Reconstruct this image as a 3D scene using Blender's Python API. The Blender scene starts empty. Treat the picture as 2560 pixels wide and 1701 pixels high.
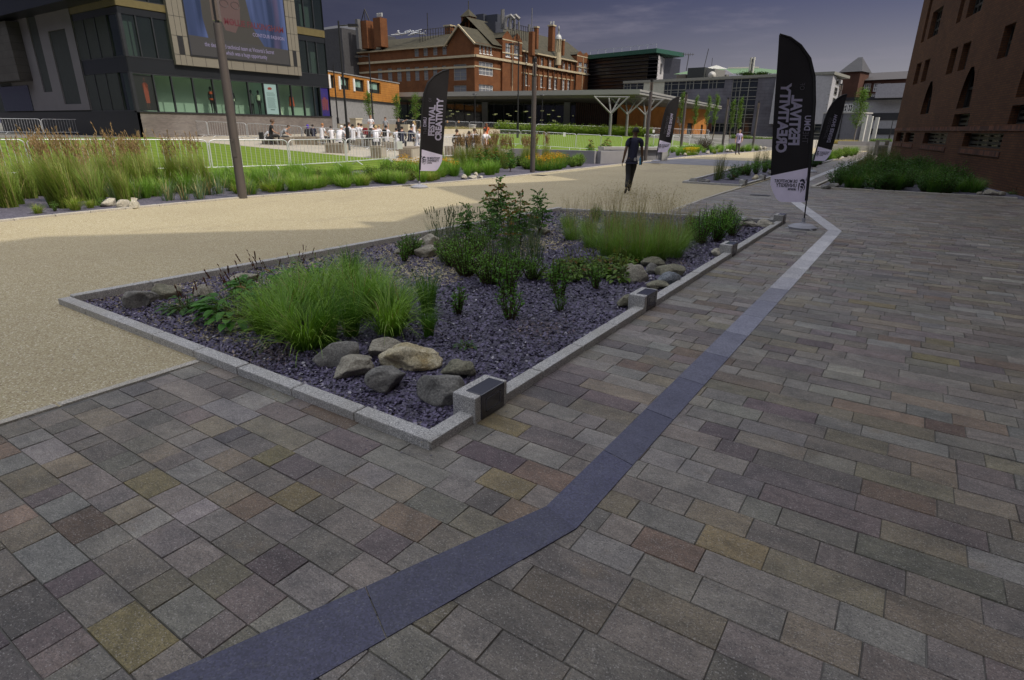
import bpy, bmesh, math, random
import numpy as np
from mathutils import Vector, Matrix, noise
R = math.radians
sc = bpy.context.scene
# ---------------------------------------------------------------- camera, sky, sun, exposure
FPX, CXP, CYP, CH, YAW = 1453.0, 1280.0, 850.5, 1.65, R(33.7)
_d = Vector((1235.0-CXP, 4836.0-CYP, FPX)).normalized(); UPC = -_d
FH = (Vector((0, 0, 1)) - UPC*UPC.z).normalized(); RT = FH.cross(UPC)
if RT.x < 0: RT = -RT
def c2w(c):
    a, b, u = c.dot(RT), c.dot(FH), c.dot(UPC)
    return Vector((a*math.cos(YAW)-b*math.sin(YAW), a*math.sin(YAW)+b*math.cos(YAW), u))
cam = bpy.data.objects.new('camera', bpy.data.cameras.new('camera')); sc.collection.objects.link(cam)
cam.data.sensor_width = 36; cam.data.lens = FPX/2560*36; cam.data.clip_end = 2000; cam.data.clip_start = .05
_x, _y, _z = c2w(Vector((1, 0, 0))), c2w(Vector((0, -1, 0))), c2w(Vector((0, 0, -1)))
cam.matrix_world = Matrix(((_x.x, _y.x, _z.x, 0), (_x.y, _y.y, _z.y, 0), (_x.z, _y.z, _z.z, CH), (0, 0, 0, 1)))
sc.camera = cam
def ray(px, py): return c2w(Vector((px-CXP, py-CYP, FPX)))
def G(px, py, z=0.0):
    r = ray(px, py); t = (z-CH)/r.z; return Vector((r.x*t, r.y*t, z))
def D(px, py, dep): return Vector((0, 0, CH)) + ray(px, py)*(dep/FPX)
def onX(X, px, py): r = ray(px, py); return Vector((0, 0, CH))+r*(X/r.x)
def onY(Y, px, py): r = ray(px, py); return Vector((0, 0, CH))+r*(Y/r.y)
def hgt(b, px, py):      # height of a pixel standing over ground point b
    r = ray(px, py); t = math.hypot(b.x, b.y)/math.hypot(r.x, r.y); return CH+r.z*t
SUN_AZ, SUN_EL = R(4), R(48)     # azimuth counted from +X towards +Y
w = bpy.data.worlds.new('World'); sc.world = w; w.use_nodes = True
nt = w.node_tree; nt.nodes.clear(); N = nt.nodes.new; Lk = nt.links.new
out = N('ShaderNodeOutputWorld'); bg = N('ShaderNodeBackground'); Lk(bg.outputs[0], out.inputs[0])
sky = N('ShaderNodeTexSky'); sky.sky_type = 'NISHITA'; sky.sun_disc = False
sky.sun_elevation = SUN_EL; sky.sun_rotation = R(90)-SUN_AZ; sky.air_density = 1.0; sky.dust_density = 1.5
tc = N('ShaderNodeTexCoord')
def VM(op, a, b=None):
    n = N('ShaderNodeVectorMath'); n.operation = op; Lk(a, n.inputs[0])
    if b is not None: n.inputs[1].default_value = b
    return n
def MP(a, f0, f1, t0, t1, sm=True):
    n = N('ShaderNodeMapRange'); Lk(a, n.inputs[0]); n.interpolation_type = 'SMOOTHSTEP' if sm else 'LINEAR'
    for i, v in enumerate((f0, f1, t0, t1)): n.inputs[1+i].default_value = v
    return n.outputs[0]
def MT(op, a, b):
    n = N('ShaderNodeMath'); n.operation = op
    for i, v in enumerate((a, b)):
        if isinstance(v, (int, float)): n.inputs[i].default_value = v
        else: Lk(v, n.inputs[i])
    return n.outputs[0]
def MX(f, a, b, bt='MIX'):
    n = N('ShaderNodeMix'); n.data_type = 'RGBA'; n.blend_type = bt
    for i, v in ((0, f), (6, a), (7, b)):
        if isinstance(v, (int, float)): n.inputs[i].default_value = v
        elif isinstance(v, tuple): n.inputs[i].default_value = (*v, 1)
        else: Lk(v, n.inputs[i])
    return n.outputs[2]
sx = N('ShaderNodeSeparateXYZ'); Lk(tc.outputs['Generated'], sx.inputs[0])
el = sx.outputs[2]
east = VM('DOT_PRODUCT', tc.outputs['Generated'], (.83, .55, 0)).outputs['Value']   # brighter towards the sun side
front = VM('DOT_PRODUCT', tc.outputs['Generated'], (-.55, .83, 0)).outputs['Value']
horizon = MX(MP(east, -.45, .75, 0, 1), (.075, .073, .115), (.34, .33, .345))
upper = MX(MP(east, -.5, .6, 0, 1), (.030, .034, .062), (.075, .086, .17))
low = MX(MP(el, .01, .21, 0, 1), horizon, upper)
cn = N('ShaderNodeTexNoise'); cn.inputs['Scale'].default_value = 2.6; cn.inputs['Detail'].default_value = 8; cn.inputs['Roughness'].default_value = .62
cm = N('ShaderNodeMapping'); cm.inputs['Scale'].default_value = (1.0, 1.0, 6.5); Lk(tc.outputs['Generated'], cm.inputs[0]); Lk(cm.outputs[0], cn.inputs['Vector'])
cl = MT('MULTIPLY', MP(cn.outputs[0], .50, .74, 0, .62), MP(east, -.15, .25, .1, 1))
low = MX(cl, low, (.27, .25, .31))
hi = MX(1.0, sky.outputs[0], (.41, .37, .32), 'MULTIPLY')
hi = MX(.4, hi, (1.55, 1.44, 1.33))
col = MX(MP(el, .36, .66, 0, 1), low, hi)
Lk(col, bg.inputs[0]); bg.inputs[1].default_value = 1.0
SUN = bpy.data.lights.new('sun', 'SUN'); SUN.energy = 2.5; SUN.angle = R(.53); SUN.color = (1, .93, .80)
so = bpy.data.objects.new('sun', SUN); sc.collection.objects.link(so)
sd = Vector((math.cos(SUN_EL)*math.cos(SUN_AZ), math.cos(SUN_EL)*math.sin(SUN_AZ), math.sin(SUN_EL)))
so.rotation_euler = (-sd).to_track_quat('-Z', 'Y').to_euler(); so.location = sd*80
vs = sc.view_settings; vs.view_transform = 'Standard'; vs.look = 'None'; vs.gamma = 1; vs.exposure = 0; vs.use_curve_mapping = False
sc.cycles.max_bounces = 6; sc.cycles.transparent_max_bounces = 12; sc.cycles.use_denoising = True
# ---------------------------------------------------------------- objects and meshes
def link(o, parent=None):
    sc.collection.objects.link(o)
    if parent is not None: o.parent = parent
    return o
def tag(o, label=None, cat=None, group=None, kind=None):
    for k, v in (('label', label), ('category', cat), ('group', group), ('kind', kind)):
        if v: o[k] = v
    return o
def thing(name, label, cat, loc=(0, 0, 0), rz=0, group=None):
    o = bpy.data.objects.new(name, None); o.empty_display_size = .2; link(o)
    o.location = loc; o.rotation_euler = (0, 0, rz); return tag(o, label, cat, group)
def copy_tree(o, parent=None):
    c = o.copy(); link(c)
    if parent is not None: c.parent = parent
    for ch in list(o.children): copy_tree(ch, c)
    return c
class MB:
    def __init__(s): s.v = []; s.f = []; s.c = []; s.m = []; s.cc = None; s.mi = 0
    def face(s, pts):
        n = len(s.v); s.v += [tuple(p) for p in pts]; s.f.append(tuple(range(n, n+len(pts)))); s.c.append(s.cc or (1, 1, 1)); s.m.append(s.mi)
    def grid(s, rows, close=False):
        n = len(s.v); k = len(rows[0])
        for r in rows: s.v += [tuple(p) for p in r]
        for i in range(len(rows)-1):
            for j in range(k if close else k-1):
                a = n+i*k+j; b = n+i*k+(j+1) % k
                s.f.append((a, b, b+k, a+k)); s.c.append(s.cc or (1, 1, 1)); s.m.append(s.mi)
    def box(s, x0, x1, y0, y1, z0, z1, M=None):
        P = [Vector(p) for p in ((x0, y0, z0), (x1, y0, z0), (x1, y1, z0), (x0, y1, z0), (x0, y0, z1), (x1, y0, z1), (x1, y1, z1), (x0, y1, z1))]
        if M is not None: P = [M @ p for p in P]
        n = len(s.v); s.v += [tuple(p) for p in P]
        for q in ((0, 3, 2, 1), (4, 5, 6, 7), (0, 1, 5, 4), (1, 2, 6, 5), (2, 3, 7, 6), (3, 0, 4, 7)):
            s.f.append(tuple(n+i for i in q)); s.c.append(s.cc or (1, 1, 1)); s.m.append(s.mi)
    def prism(s, poly, z0, z1, M=None):
        k = len(poly); lo = [Vector((p[0], p[1], z0)) for p in poly]; hi_ = [Vector((p[0], p[1], z1)) for p in poly]
        if M is not None: lo = [M @ p for p in lo]; hi_ = [M @ p for p in hi_]
        s.face(lo[::-1]); s.face(hi_)
        for i in range(k): s.face((lo[i], lo[(i+1) % k], hi_[(i+1) % k], hi_[i]))
    def tube(s, path, rad, seg=8, caps=True):
        path = [Vector(p) for p in path]; rows = []
        if not isinstance(rad, (list, tuple)): rad = [rad]*len(path)
        for i, p in enumerate(path):
            t = (path[min(i+1, len(path)-1)]-path[max(i-1, 0)]).normalized()
            a = t.orthogonal().normalized() if i == 0 else (pa-t*pa.dot(t)).normalized()
            pa = a; b = t.cross(a)
            rows.append([p+(a*math.cos(k*2*math.pi/seg)+b*math.sin(k*2*math.pi/seg))*rad[i] for k in range(seg)])
        s.grid(rows, True)
        if caps: s.face(rows[0][::-1]); s.face(rows[-1])
    def build(s, name, mats, parent=None, smooth=False, bevel=0):
        me = bpy.data.meshes.new(name); me.from_pydata(s.v, [], s.f)
        mats = mats if isinstance(mats, (list, tuple)) else [mats]
        for m in mats: me.materials.append(m)
        if len(mats) > 1: me.polygons.foreach_set('material_index', s.m)
        if any(c != (1, 1, 1) for c in s.c):
            at = me.color_attributes.new('Col', 'FLOAT_COLOR', 'CORNER'); buf = []
            for f, c in zip(s.f, s.c): buf += [c[0], c[1], c[2], 1.0]*len(f)
            at.data.foreach_set('color', buf)
        if smooth: me.polygons.foreach_set('use_smooth', [True]*len(me.polygons))
        me.update(); o = link(bpy.data.objects.new(name, me), parent)
        if bevel:
            bm = bmesh.new(); bm.from_mesh(me); bmesh.ops.remove_doubles(bm, verts=bm.verts, dist=1e-5)
            bmesh.ops.bevel(bm, geom=bm.edges[:], offset=bevel, segments=2, profile=.6, affect='EDGES'); bm.to_mesh(me); bm.free()
        return o
# ---------------------------------------------------------------- materials
MATS = {}
class NT:
    def __init__(s, name):
        s.m = bpy.data.materials.new(name); s.m.use_nodes = True; s.t = s.m.node_tree; s.b = s.t.nodes['Principled BSDF']
    def n(s, ty, **kw):
        n = s.t.nodes.new('ShaderNode'+ty)
        for k, v in kw.items(): setattr(n, k, v)
        return n
    def put(s, inp, v):
        if isinstance(v, bpy.types.NodeSocket): s.t.links.new(v, inp)
        elif isinstance(v, tuple) and len(v) == 3 and inp.type == 'RGBA': inp.default_value = (*v, 1)
        else: inp.default_value = v
    def mix(s, f, a, b, bt='MIX'):
        n = s.n('Mix', data_type='RGBA', blend_type=bt)
        for i, v in ((0, f), (6, a), (7, b)): s.put(n.inputs[i], v)
        return n.outputs[2]
    def math(s, op, a, b=0.0):
        n = s.n('Math', operation=op); s.put(n.inputs[0], a); s.put(n.inputs[1], b); return n.outputs[0]
    def rng(s, v, a, b, c=0.0, d=1.0):
        n = s.n('MapRange'); s.put(n.inputs[0], v)
        for i, x in enumerate((a, b, c, d)): n.inputs[1+i].default_value = x
        return n.outputs[0]
    def pos(s, sc_=(1, 1, 1), obj=False):
        src = s.n('TexCoord').outputs['Object'] if obj else s.n('NewGeometry').outputs['Position']
        mp = s.n('Mapping'); mp.inputs['Scale'].default_value = sc_; s.t.links.new(src, mp.inputs[0]); return mp.outputs[0]
    def noise(s, scale, detail=4, rough=.55, vec=None, dist=0):
        n = s.n('TexNoise'); n.inputs['Scale'].default_value = scale; n.inputs['Detail'].default_value = detail; n.inputs['Roughness'].default_value = rough; n.inputs['Distortion'].default_value = dist
        s.t.links.new(vec if vec is not None else s.pos(), n.inputs['Vector']); return n.outputs['Fac']
    def voro(s, scale, out='Color', feat='F1', vec=None, rnd=1.0):
        n = s.n('TexVoronoi', feature=feat); n.inputs['Scale'].default_value = scale; n.inputs['Randomness'].default_value = rnd
        s.t.links.new(vec if vec is not None else s.pos(), n.inputs['Vector']); return n.outputs[out]
    def bump(s, h, strength=.3, dist=.01):
        n = s.n('Bump'); n.inputs['Strength'].default_value = strength; n.inputs['Distance'].default_value = dist; s.put(n.inputs['Height'], h)
        s.t.links.new(n.outputs[0], s.b.inputs['Normal'])
    def fin(s, col, rough=.6, metal=0, spec=.5, **kw):
        s.put(s.b.inputs['Base Color'], col); s.put(s.b.inputs['Roughness'], rough); s.b.inputs['Metallic'].default_value = metal
        s.b.inputs['Specular IOR Level'].default_value = spec
        return s.m
def plain(name, c, rough=.6, metal=0, var=.12, scale=3, bump=0, spec=.5, bs=60):
    if name in MATS: return MATS[name]
    t = NT(name); f = t.noise(scale, 5, .6, t.pos(obj=False))
    col = t.mix(t.rng(f, .3, .7), tuple(x*(1-var) for x in c), tuple(min(1, x*(1+var)) for x in c))
    if bump: t.bump(t.noise(bs, 3), bump, .005)
    MATS[name] = t.fin(col, rough, metal, spec); return MATS[name]
def vcol(name, rough=.6, spec=.3, bump=0, bs=80, transl=0, speck=0):
    t = NT(name); a = t.n('Attribute', attribute_name='Col').outputs['Color']
    col = a
    if speck: col = t.mix(1.0, a, t.mix(t.noise(speck, 3, .7), (.72, .72, .72), (1.25, 1.25, 1.25)), 'MULTIPLY')
    if bump: t.bump(t.noise(bs, 4), bump, .005)
    m = t.fin(col, rough, 0, spec)
    if transl:
        tr = t.n('BsdfTranslucent'); t.put(tr.inputs[0], t.mix(1.0, col, (1.15, 1.25, .55), 'MULTIPLY')); mx = t.n('MixShader'); mx.inputs[0].default_value = transl
        t.t.links.new(t.b.outputs[0], mx.inputs[1]); t.t.links.new(tr.outputs[0], mx.inputs[2]); t.t.links.new(mx.outputs[0], t.t.nodes['Material Output'].inputs[0])
    return m
def granite(name, base, dark, rough=.7, speck=220, spec=.4):
    t = NT(name); v = t.voro(speck, 'Color'); s_ = t.n('SeparateColor'); t.t.links.new(v, s_.inputs[0])
    c = t.mix(t.rng(s_.outputs[0], .55, .8), base, dark); c = t.mix(t.rng(s_.outputs[1], .85, .95), c, tuple(min(1, x*1.7) for x in base))
    c = t.mix(t.rng(t.noise(1.7, 5, .65), .42, .75, 0, .55), c, tuple(x*.62 for x in (base[0]*1.05, base[1], base[2]*.85)))
    t.bump(t.noise(160, 3), .25 if rough > .5 else .03, .004); return t.fin(c, rough, 0, spec)
M_KERB = granite('kerb_granite', (.46, .45, .43), (.20, .20, .20))
M_KERBL = granite('path_kerb_granite', (.46, .43, .37), (.30, .28, .25))
t = NT('band_granite'); _a = t.n('Attribute', attribute_name='Col').outputs['Color']; _s = t.n('SeparateColor'); t.t.links.new(t.voro(150), _s.inputs[0]); _c = t.mix(1.0, _a, t.mix(_s.outputs[0], (.55, .55, .60), (1.45, 1.42, 1.38)), 'MULTIPLY'); _c = t.mix(t.rng(_s.outputs[1], .9, .97, 0, .14), _c, (.30, .29, .30)); _c = t.mix(t.rng(t.noise(6, 7, .8, t.pos((1, 1, 1)), 1.5), .60, .72, 0, .30), _c, (.22, .215, .21))
_c = t.mix(1.0, _c, t.mix(t.rng(t.noise(2.4, 6, .7), .35, .7), (.82, .82, .84), (1.2, 1.2, 1.18)), 'MULTIPLY'); t.bump(t.noise(140, 4), .12, .003); M_BAND = t.fin(_c, t.rng(t.noise(9, 5, .7), .3, .7, .28, .5), 0, .6)
def brickmat(name, c1, c2, mort, w=.225, h=.075, rough=.85, mo=.01):
    t = NT(name); g = t.n('NewGeometry').outputs['Position']; s_ = t.n('SeparateXYZ'); t.t.links.new(g, s_.inputs[0])
    cb = t.n('CombineXYZ'); t.t.links.new(t.math('ADD', s_.outputs[0], s_.outputs[1]), cb.inputs[0]); t.t.links.new(s_.outputs[2], cb.inputs[1])
    b = t.n('TexBrick'); t.t.links.new(cb.outputs[0], b.inputs['Vector'])
    b.inputs['Color1'].default_value = (*c1, 1); b.inputs['Color2'].default_value = (*c2, 1); b.inputs['Mortar'].default_value = (*mort, 1)
    b.inputs['Scale'].default_value = 1; b.inputs['Brick Width'].default_value = w; b.inputs['Row Height'].default_value = h; b.inputs['Mortar Size'].default_value = mo
    c = t.mix(t.rng(t.noise(.5, 6, .65), .35, .7), b.outputs[0], t.mix(1.0, b.outputs[0], (.66, .62, .62), 'MULTIPLY'))
    t.bump(b.outputs['Fac'], -.4, .01); return t.fin(c, rough, 0, .3)
def glass(name, tint=(.02, .025, .03), alpha=.0, rough=.03, spec=.8):
    t = NT(name); m = t.fin(tint, rough, 0, spec)
    if alpha:
        tr = t.n('BsdfTransparent'); tr.inputs[0].default_value = (.85, .93, .9, 1); mx = t.n('MixShader'); mx.inputs[0].default_value = alpha
        t.t.links.new(t.b.outputs[0], mx.inputs[1]); t.t.links.new(tr.outputs[0], mx.inputs[2]); t.t.links.new(mx.outputs[0], t.t.nodes['Material Output'].inputs[0])
    return m
def emis(name, c, s_=1.0):
    t = NT(name); t.fin((.02, .02, .02), .4); t.b.inputs['Emission Color'].default_value = (*c, 1); t.b.inputs['Emission Strength'].default_value = s_; return t.m
M_GALV = plain('galvanised_steel', (.60, .62, .64), .42, .35, .1, 8)
M_BLACK = plain('black_painted_metal', (.015, .015, .017), .45)
M_POST = plain('grey_brown_post_metal', (.115, .10, .095), .48, .3, .08, 4)
M_GLASSD = glass('dark_glass')
M_GLASSC = glass('clear_glass', (.01, .012, .012), .86)
M_CONC = plain('pale_concrete', (.42, .41, .38), .8, 0, .12, 2, .2)
M_WHITEP = plain('white_paint', (.72, .72, .70), .6)
M_TIMBER = plain('weathered_timber', (.24, .20, .15), .75, 0, .3, 6)
# ---------------------------------------------------------------- ground
def sstep(x): x = max(0.0, min(1.0, x)); return x*x*(3-2*x)
def H(X, Y):
    h = max(0.0, min(.8, .03*(-21-X)))
    return h + max(0.0, min(.45, .02*(Y-24)))*sstep((-15-X)/10)
def HP(px, py):         # pixel onto the terrain
    r = ray(px, py).normalized(); t = 1.0
    while t < 300:
        p = Vector((0, 0, CH))+r*t
        if p.z < H(p.x, p.y): return p
        t += .03
    return p
def sheet(name, poly, mat, off=0.0, step=None, thick=0):
    """flat or draped sheet of one polygon"""
    bm = bmesh.new(); vs_ = [bm.verts.new((p[0], p[1], 0)) for p in poly]; bm.faces.new(vs_)
    if step:
        xs = [p[0] for p in poly]; ys = [p[1] for p in poly]
        for ax, (a, b) in ((0, (min(xs), max(xs))), (1, (min(ys), max(ys)))):
            k = math.ceil(a/step)*step
            while k < b:
                co = [0, 0, 0]; co[ax] = k; no = [0, 0, 0]; no[ax] = 1
                bmesh.ops.bisect_plane(bm, geom=bm.verts[:]+bm.edges[:]+bm.faces[:], plane_co=co, plane_no=no); k += step
    for v in bm.verts: v.co.z = H(v.co.x, v.co.y)+off
    bmesh.ops.recalc_face_normals(bm, faces=bm.faces[:])
    for f in bm.faces:
        if f.normal.z < 0: f.normal_flip()
    me = bpy.data.meshes.new(name); bm.to_mesh(me); bm.free(); me.materials.append(mat)
    return tag(link(bpy.data.objects.new(name, me)), kind='structure')
t = NT('ground_soil'); M_SOIL = t.fin(t.mix(t.rng(t.noise(.3, 6), .4, .6), (.10, .10, .08), (.20, .19, .17)), .95)
sheet('ground', [(-600, -300), (600, -300), (600, 700), (-600, 700)], M_SOIL, -.03, 6.0)
# resin bound gravel
t = NT('resin_gravel'); v = t.voro(120); s_ = t.n('SeparateColor'); t.t.links.new(v, s_.inputs[0])
c = t.mix(s_.outputs[0], (.33, .275, .155), (.50, .44, .285)); c = t.mix(t.rng(s_.outputs[1], .80, .95), c, (.22, .155, .09)); c = t.mix(t.rng(s_.outputs[2], .88, .97), c, (.68, .64, .50))
c = t.mix(t.rng(t.noise(.35, 6, .6), .40, .70, 0, .32), c, (.29, .24, .15)); c = t.mix(t.rng(t.noise(.22, 7, .7, t.pos((1, .35, 1)), 2), .56, .62, 0, .28), c, (.26, .22, .15)); c = t.mix(t.rng(t.noise(9, 5, .75), .62, .72, 0, .35), c, (.24, .19, .12)); c = t.mix(t.rng(t.noise(3.5, 4, .7), .55, .8, 0, .2), c, (.30, .25, .18))
t.bump(t.voro(120, 'Distance'), -.5, .006); M_RESIN = t.fin(c, .82, 0, .3)
KX = [(-13.1, -8), (-13.15, 2.5), (-13.3, 5.0), (-13.3, 8.2), (-12.75, 11.5), (-12.25, 14.5), (-12.05, 18), (-12.2, 22), (-12.3, 26), (-12.4, 30.2)]
PATHR = [(-4.14, -8), (-4.14, 2.1), (-4.2, 12), (-4.44, 19.7), (-4.5, 26.6), (-4.4, 40), (-4.0, 75)]
sheet('path', [(-4.12, -8), (-4.12, 12), (-4.40, 15), (-4.42, 40), (-4, 80)]+[(-13, 80), (-11.2, 57), (-11.85, 48), (-12.6, 40), (-12.4, 34), (-12.4, 30.2)]+KX[::-1], M_RESIN, .0, None)
# wide bluish slab crossing beyond the walker
t = NT('blue_grey_paving'); M_BLUEP = t.fin(t.mix(t.rng(t.noise(1.2, 5), .4, .65), (.15, .15, .17), (.22, .215, .225)), .7)
sheet('cross_paving', [(-4.4, 30.5), (-4.4, 37.4), (-12.4, 37.0), (-12.4, 30.5)], M_BLUEP, .004)
# paving slabs as real stones
def slabs():
    rnd = random.Random(5); V = []; Fc = []; C = []
    pitch = .1645; y = .80-pitch*22; k = 0
    pal = [((.185, .175, .160), 6), ((.165, .155, .135), 5), ((.185, .165, .125), 3), ((.160, .138, .135), 1.8), ((.120, .097, .102), .9), ((.205, .200, .190), 2.6), ((.145, .108, .080), .5), ((.20, .168, .09), .3), ((.255, .25, .225), .25), ((.21, .160, .12), .4), ((.115, .108, .108), .6)]
    cols = [p[0] for p in pal]; wts = [p[1] for p in pal]
    while y < 62:
        y1 = y+pitch; gap = .0022
        x = -4.06-rnd.random()*.05 if y < 1.9 else -4.36
        xr = 9 if y < 22 else 1.0
        if 2.12 < y < 12.2: x = -1.9+rnd.random()*.0
        first = True
        while x < xr:
            w_ = rnd.choice((.16, .2, .24, .27, .31, .36, .42, .5)) if y > 1.6 or x > -1.2 else rnd.choice((.13, .16, .19, .21, .24, .27, .31))
            x1 = x+w_
            c = rnd.choices(cols, wts)[0]; f = rnd.uniform(.84, 1.34); c = tuple(q*f*w*rnd.uniform(.96, 1.04) for q, w in zip(c, (1.03, .985, .93)))
            dz = rnd.uniform(-.0012, .0012); tx = rnd.uniform(-.0016, .0016); ty = rnd.uniform(-.0016, .0016)
            b = .0022; n = len(V); j = lambda: rnd.uniform(-.0012, .0012)
            xa, xb, ya, yb = x+gap*.5+j(), x1-gap*.5+j(), y+gap*.5+j(), y1-gap*.5+j()
            if y < 14:
                V += [(xa, ya, -.008), (xb, ya, -.008), (xb, yb, -.008), (xa, yb, -.008)]
                V += [(xa+b, ya+b, dz-tx-ty), (xb-b, ya+b, dz+tx-ty), (xb-b, yb-b, dz+tx+ty), (xa+b, yb-b, dz-tx+ty)]
                Fc += [(n+4, n+5, n+6, n+7), (n, n+1, n+5, n+4), (n+1, n+2, n+6, n+5), (n+2, n+3, n+7, n+6), (n+3, n, n+4, n+7)]; C += [c]*5
            else:
                V += [(xa, ya, dz), (xb, ya, dz), (xb, yb, dz), (xa, yb, dz)]; Fc.append((n, n+1, n+2, n+3)); C.append(c)
            x = x1
        y = y1
    me = bpy.data.meshes.new('paving'); me.from_pydata(V, [], Fc)
    at = me.color_attributes.new('Col', 'FLOAT_COLOR', 'CORNER'); at.data.foreach_set('color', [q for c in C for _ in range(4) for q in (*c, 1.0)])
    t = NT('sandstone_paving'); a = t.n('Attribute', attribute_name='Col').outputs['Color']
    big = t.noise(3.6, 7, .7, t.pos((1, 1.5, 1)), .8); c = t.mix(1.0, a, t.mix(t.rng(big, .32, .68), (.64, .64, .65), (1.34, 1.31, 1.26)), 'MULTIPLY')
    rust = t.noise(2.1, 6, .75); c = t.mix(t.rng(rust, .58, .70, 0, .5), c, (.18, .125, .065))
    pale = t.noise(4.3, 6, .75, t.pos((1.1, .9, 1)), 1); c = t.mix(t.rng(pale, .66, .76, 0, .5), c, (.33, .32, .31))
    ve = t.noise(26, 7, .75, t.pos((1, 3.0, 1)), 1.8); c = t.mix(1.0, c, t.mix(t.rng(ve, .36, .64), (.68, .68, .70), (1.30, 1.30, 1.30)), 'MULTIPLY')
    gr = t.noise(150, 4, .8); c = t.mix(1.0, c, t.mix(t.rng(gr, .34, .66), (.70, .70, .70), (1.32, 1.32, 1.32)), 'MULTIPLY')
    gum = t.voro(1.7, 'Distance'); c = t.mix(t.rng(gum, .028, .02, 0, .5), c, (.06, .055, .05))
    sp = t.voro(260); s2 = t.n('SeparateColor'); t.t.links.new(sp, s2.inputs[0]); c = t.mix(t.rng(s2.outputs[0], .90, .98, 0, .55), c, (.50, .47, .44)); c = t.mix(t.rng(s2.outputs[1], .87, .98, 0, .6), c, (.045, .045, .045))
    t.bump(t.math('ADD', t.math('MULTIPLY', ve, 1.2), t.math('MULTIPLY', t.noise(90, 5, .75), .9)), .8, .006)
    me.materials.append(t.fin(c, t.rng(t.noise(14, 4), .3, .7, .36, .60), 0, .6)); me.update()
    tag(link(bpy.data.objects.new('paving', me)), kind='structure')
slabs()
t = NT('mortar'); M_MORT = t.fin(t.mix(t.rng(t.noise(2.2, 5), .35, .65), (.05, .046, .04), (.19, .185, .17)), .95)
sheet('paving_bed', [(-4.12, -3.5), (9, -3.5), (9, 22), (1, 22), (1, 64), (-4.36, 64), (-4.36, 15), (-4.2, 12), (-4.12, 2)], M_MORT, -.0064)
# polished granite band zigzagging through the paving
def band():
    Ls = [(-2.2, -.72), (-1.61, .55), (-1.12, 2.03), (-1.11, 11.73), (-3.35, 18.9), (-3.42, 25.5), (-3.36, 58)]
    Rs = [(-1.95, -.9), (-1.34, .74-.10), (-.92, 2.0), (-.89, 11.8), (-3.12, 19.0), (-3.20, 25.5), (-3.14, 58)]
    Ls[1] = (-1.62, .52); Rs[1] = (-1.46, .50)
    Ls = [(-2.05, -.5), (-1.12, 1.98), (-1.11, 11.73), (-3.25, 18.6), (-3.36, 25.5), (-3.31, 58)]
    Rs = [(-1.72, -.75), (-.93, 1.92), (-.90, 11.80), (-3.03, 18.75), (-3.14, 25.5), (-3.1, 58)]
    m = MB(); rnd = random.Random(3)
    for i in range(len(Ls)-1):
        a, b, c, d = Vector(Ls[i]), Vector(Ls[i+1]), Vector(Rs[i+1]), Vector(Rs[i])
        n = max(1, round((b-a).length/(.6 if i > 0 else .87)))
        for k in range(n):
            f0 = k/n+.005/max(.3, (b-a).length)*(k > 0); f1 = (k+1)/n
            p = [a.lerp(b, f0), a.lerp(b, f1), d.lerp(c, f1), d.lerp(c, f0)]
            z = .005+rnd.uniform(-.0004, .0004); yy = p[0].y; L_ = [(-1, (.034, .034, .075)), (2.0, (.040, .040, .082)), (3.0, (.062, .063, .105)), (4.0, (.11, .112, .155)), (4.8, (.22, .225, .275)), (5.6, (.20, .205, .25)), (6.6, (.27, .27, .31)), (7.2, (.52, .515, .51)), (70, (.50, .49, .46))]  # stones pale with distance: sky reflection painted into their colour
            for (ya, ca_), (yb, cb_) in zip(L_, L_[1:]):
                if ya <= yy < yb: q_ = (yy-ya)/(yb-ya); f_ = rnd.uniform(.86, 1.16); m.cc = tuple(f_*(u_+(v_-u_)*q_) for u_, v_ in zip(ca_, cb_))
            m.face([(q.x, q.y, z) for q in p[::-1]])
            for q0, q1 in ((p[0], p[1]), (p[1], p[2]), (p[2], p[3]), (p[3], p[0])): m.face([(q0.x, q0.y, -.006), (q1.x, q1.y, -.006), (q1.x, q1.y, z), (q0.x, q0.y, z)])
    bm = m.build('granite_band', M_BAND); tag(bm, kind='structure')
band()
# kerbs: rows of separate granite stones with open joints, one object per run
def kerb(name, pts, w_, z0, z1, mat, ln=.6, side=1, gap=.013):
    m = MB(); rnd = random.Random(len(pts)*7+int(abs(pts[0][0])*10))
    for i in range(len(pts)-1):
        a, b = Vector(pts[i][:2]), Vector(pts[i+1][:2]); L = (b-a).length; n = max(1, round(L/ln)); d = (b-a)/L; nn = Vector((-d.y, d.x))*side*w_; js = [0]+[L*k/n+rnd.uniform(-.03, .03) for k in range(1, n)]+[L]
        for k in range(n):
            s0 = js[k]+gap*.5; s1 = js[k+1]-gap*.5
            j = rnd.uniform(-.002, .002); p = [a+d*s0, a+d*s1, a+d*s1+nn, a+d*s0+nn]
            if side < 0: p = p[::-1]
            zt = z1+j; zb = H(*p[0]) if len(pts) > 3 else 0
            b_ = .006; c_ = sum(p, Vector((0, 0)))/4
            q = [x+(c_-x).normalized()*b_*1.6 for x in p]
            lo = [(x.x, x.y, z0+zb) for x in p]; mi = [(x.x, x.y, zt-b_+zb) for x in p]; up = [(x.x, x.y, zt+zb) for x in q]
            m.face(up)
            for e in range(4):
                f = (e+1) % 4; m.face([lo[e], lo[f], mi[f], mi[e]]); m.face([mi[e], mi[f], up[f], up[e]])
    return tag(m.build(name, mat), kind='structure')
A_L, A_F, A_R, A_B = (-6.65, 2.05), (-1.89, 2.05), (-1.93, 12.3), (-6.25, 11.1)
kerb('planter_kerb', [A_L, A_F], .10, -.05, .058, M_KERB, .6)
kerb('planter_kerb', [A_F, A_R], .10, -.05, .056, M_KERB, .62)
kerb('planter_kerb', [A_R, A_B], .10, -.05, .055, M_KERB, .6)
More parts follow.
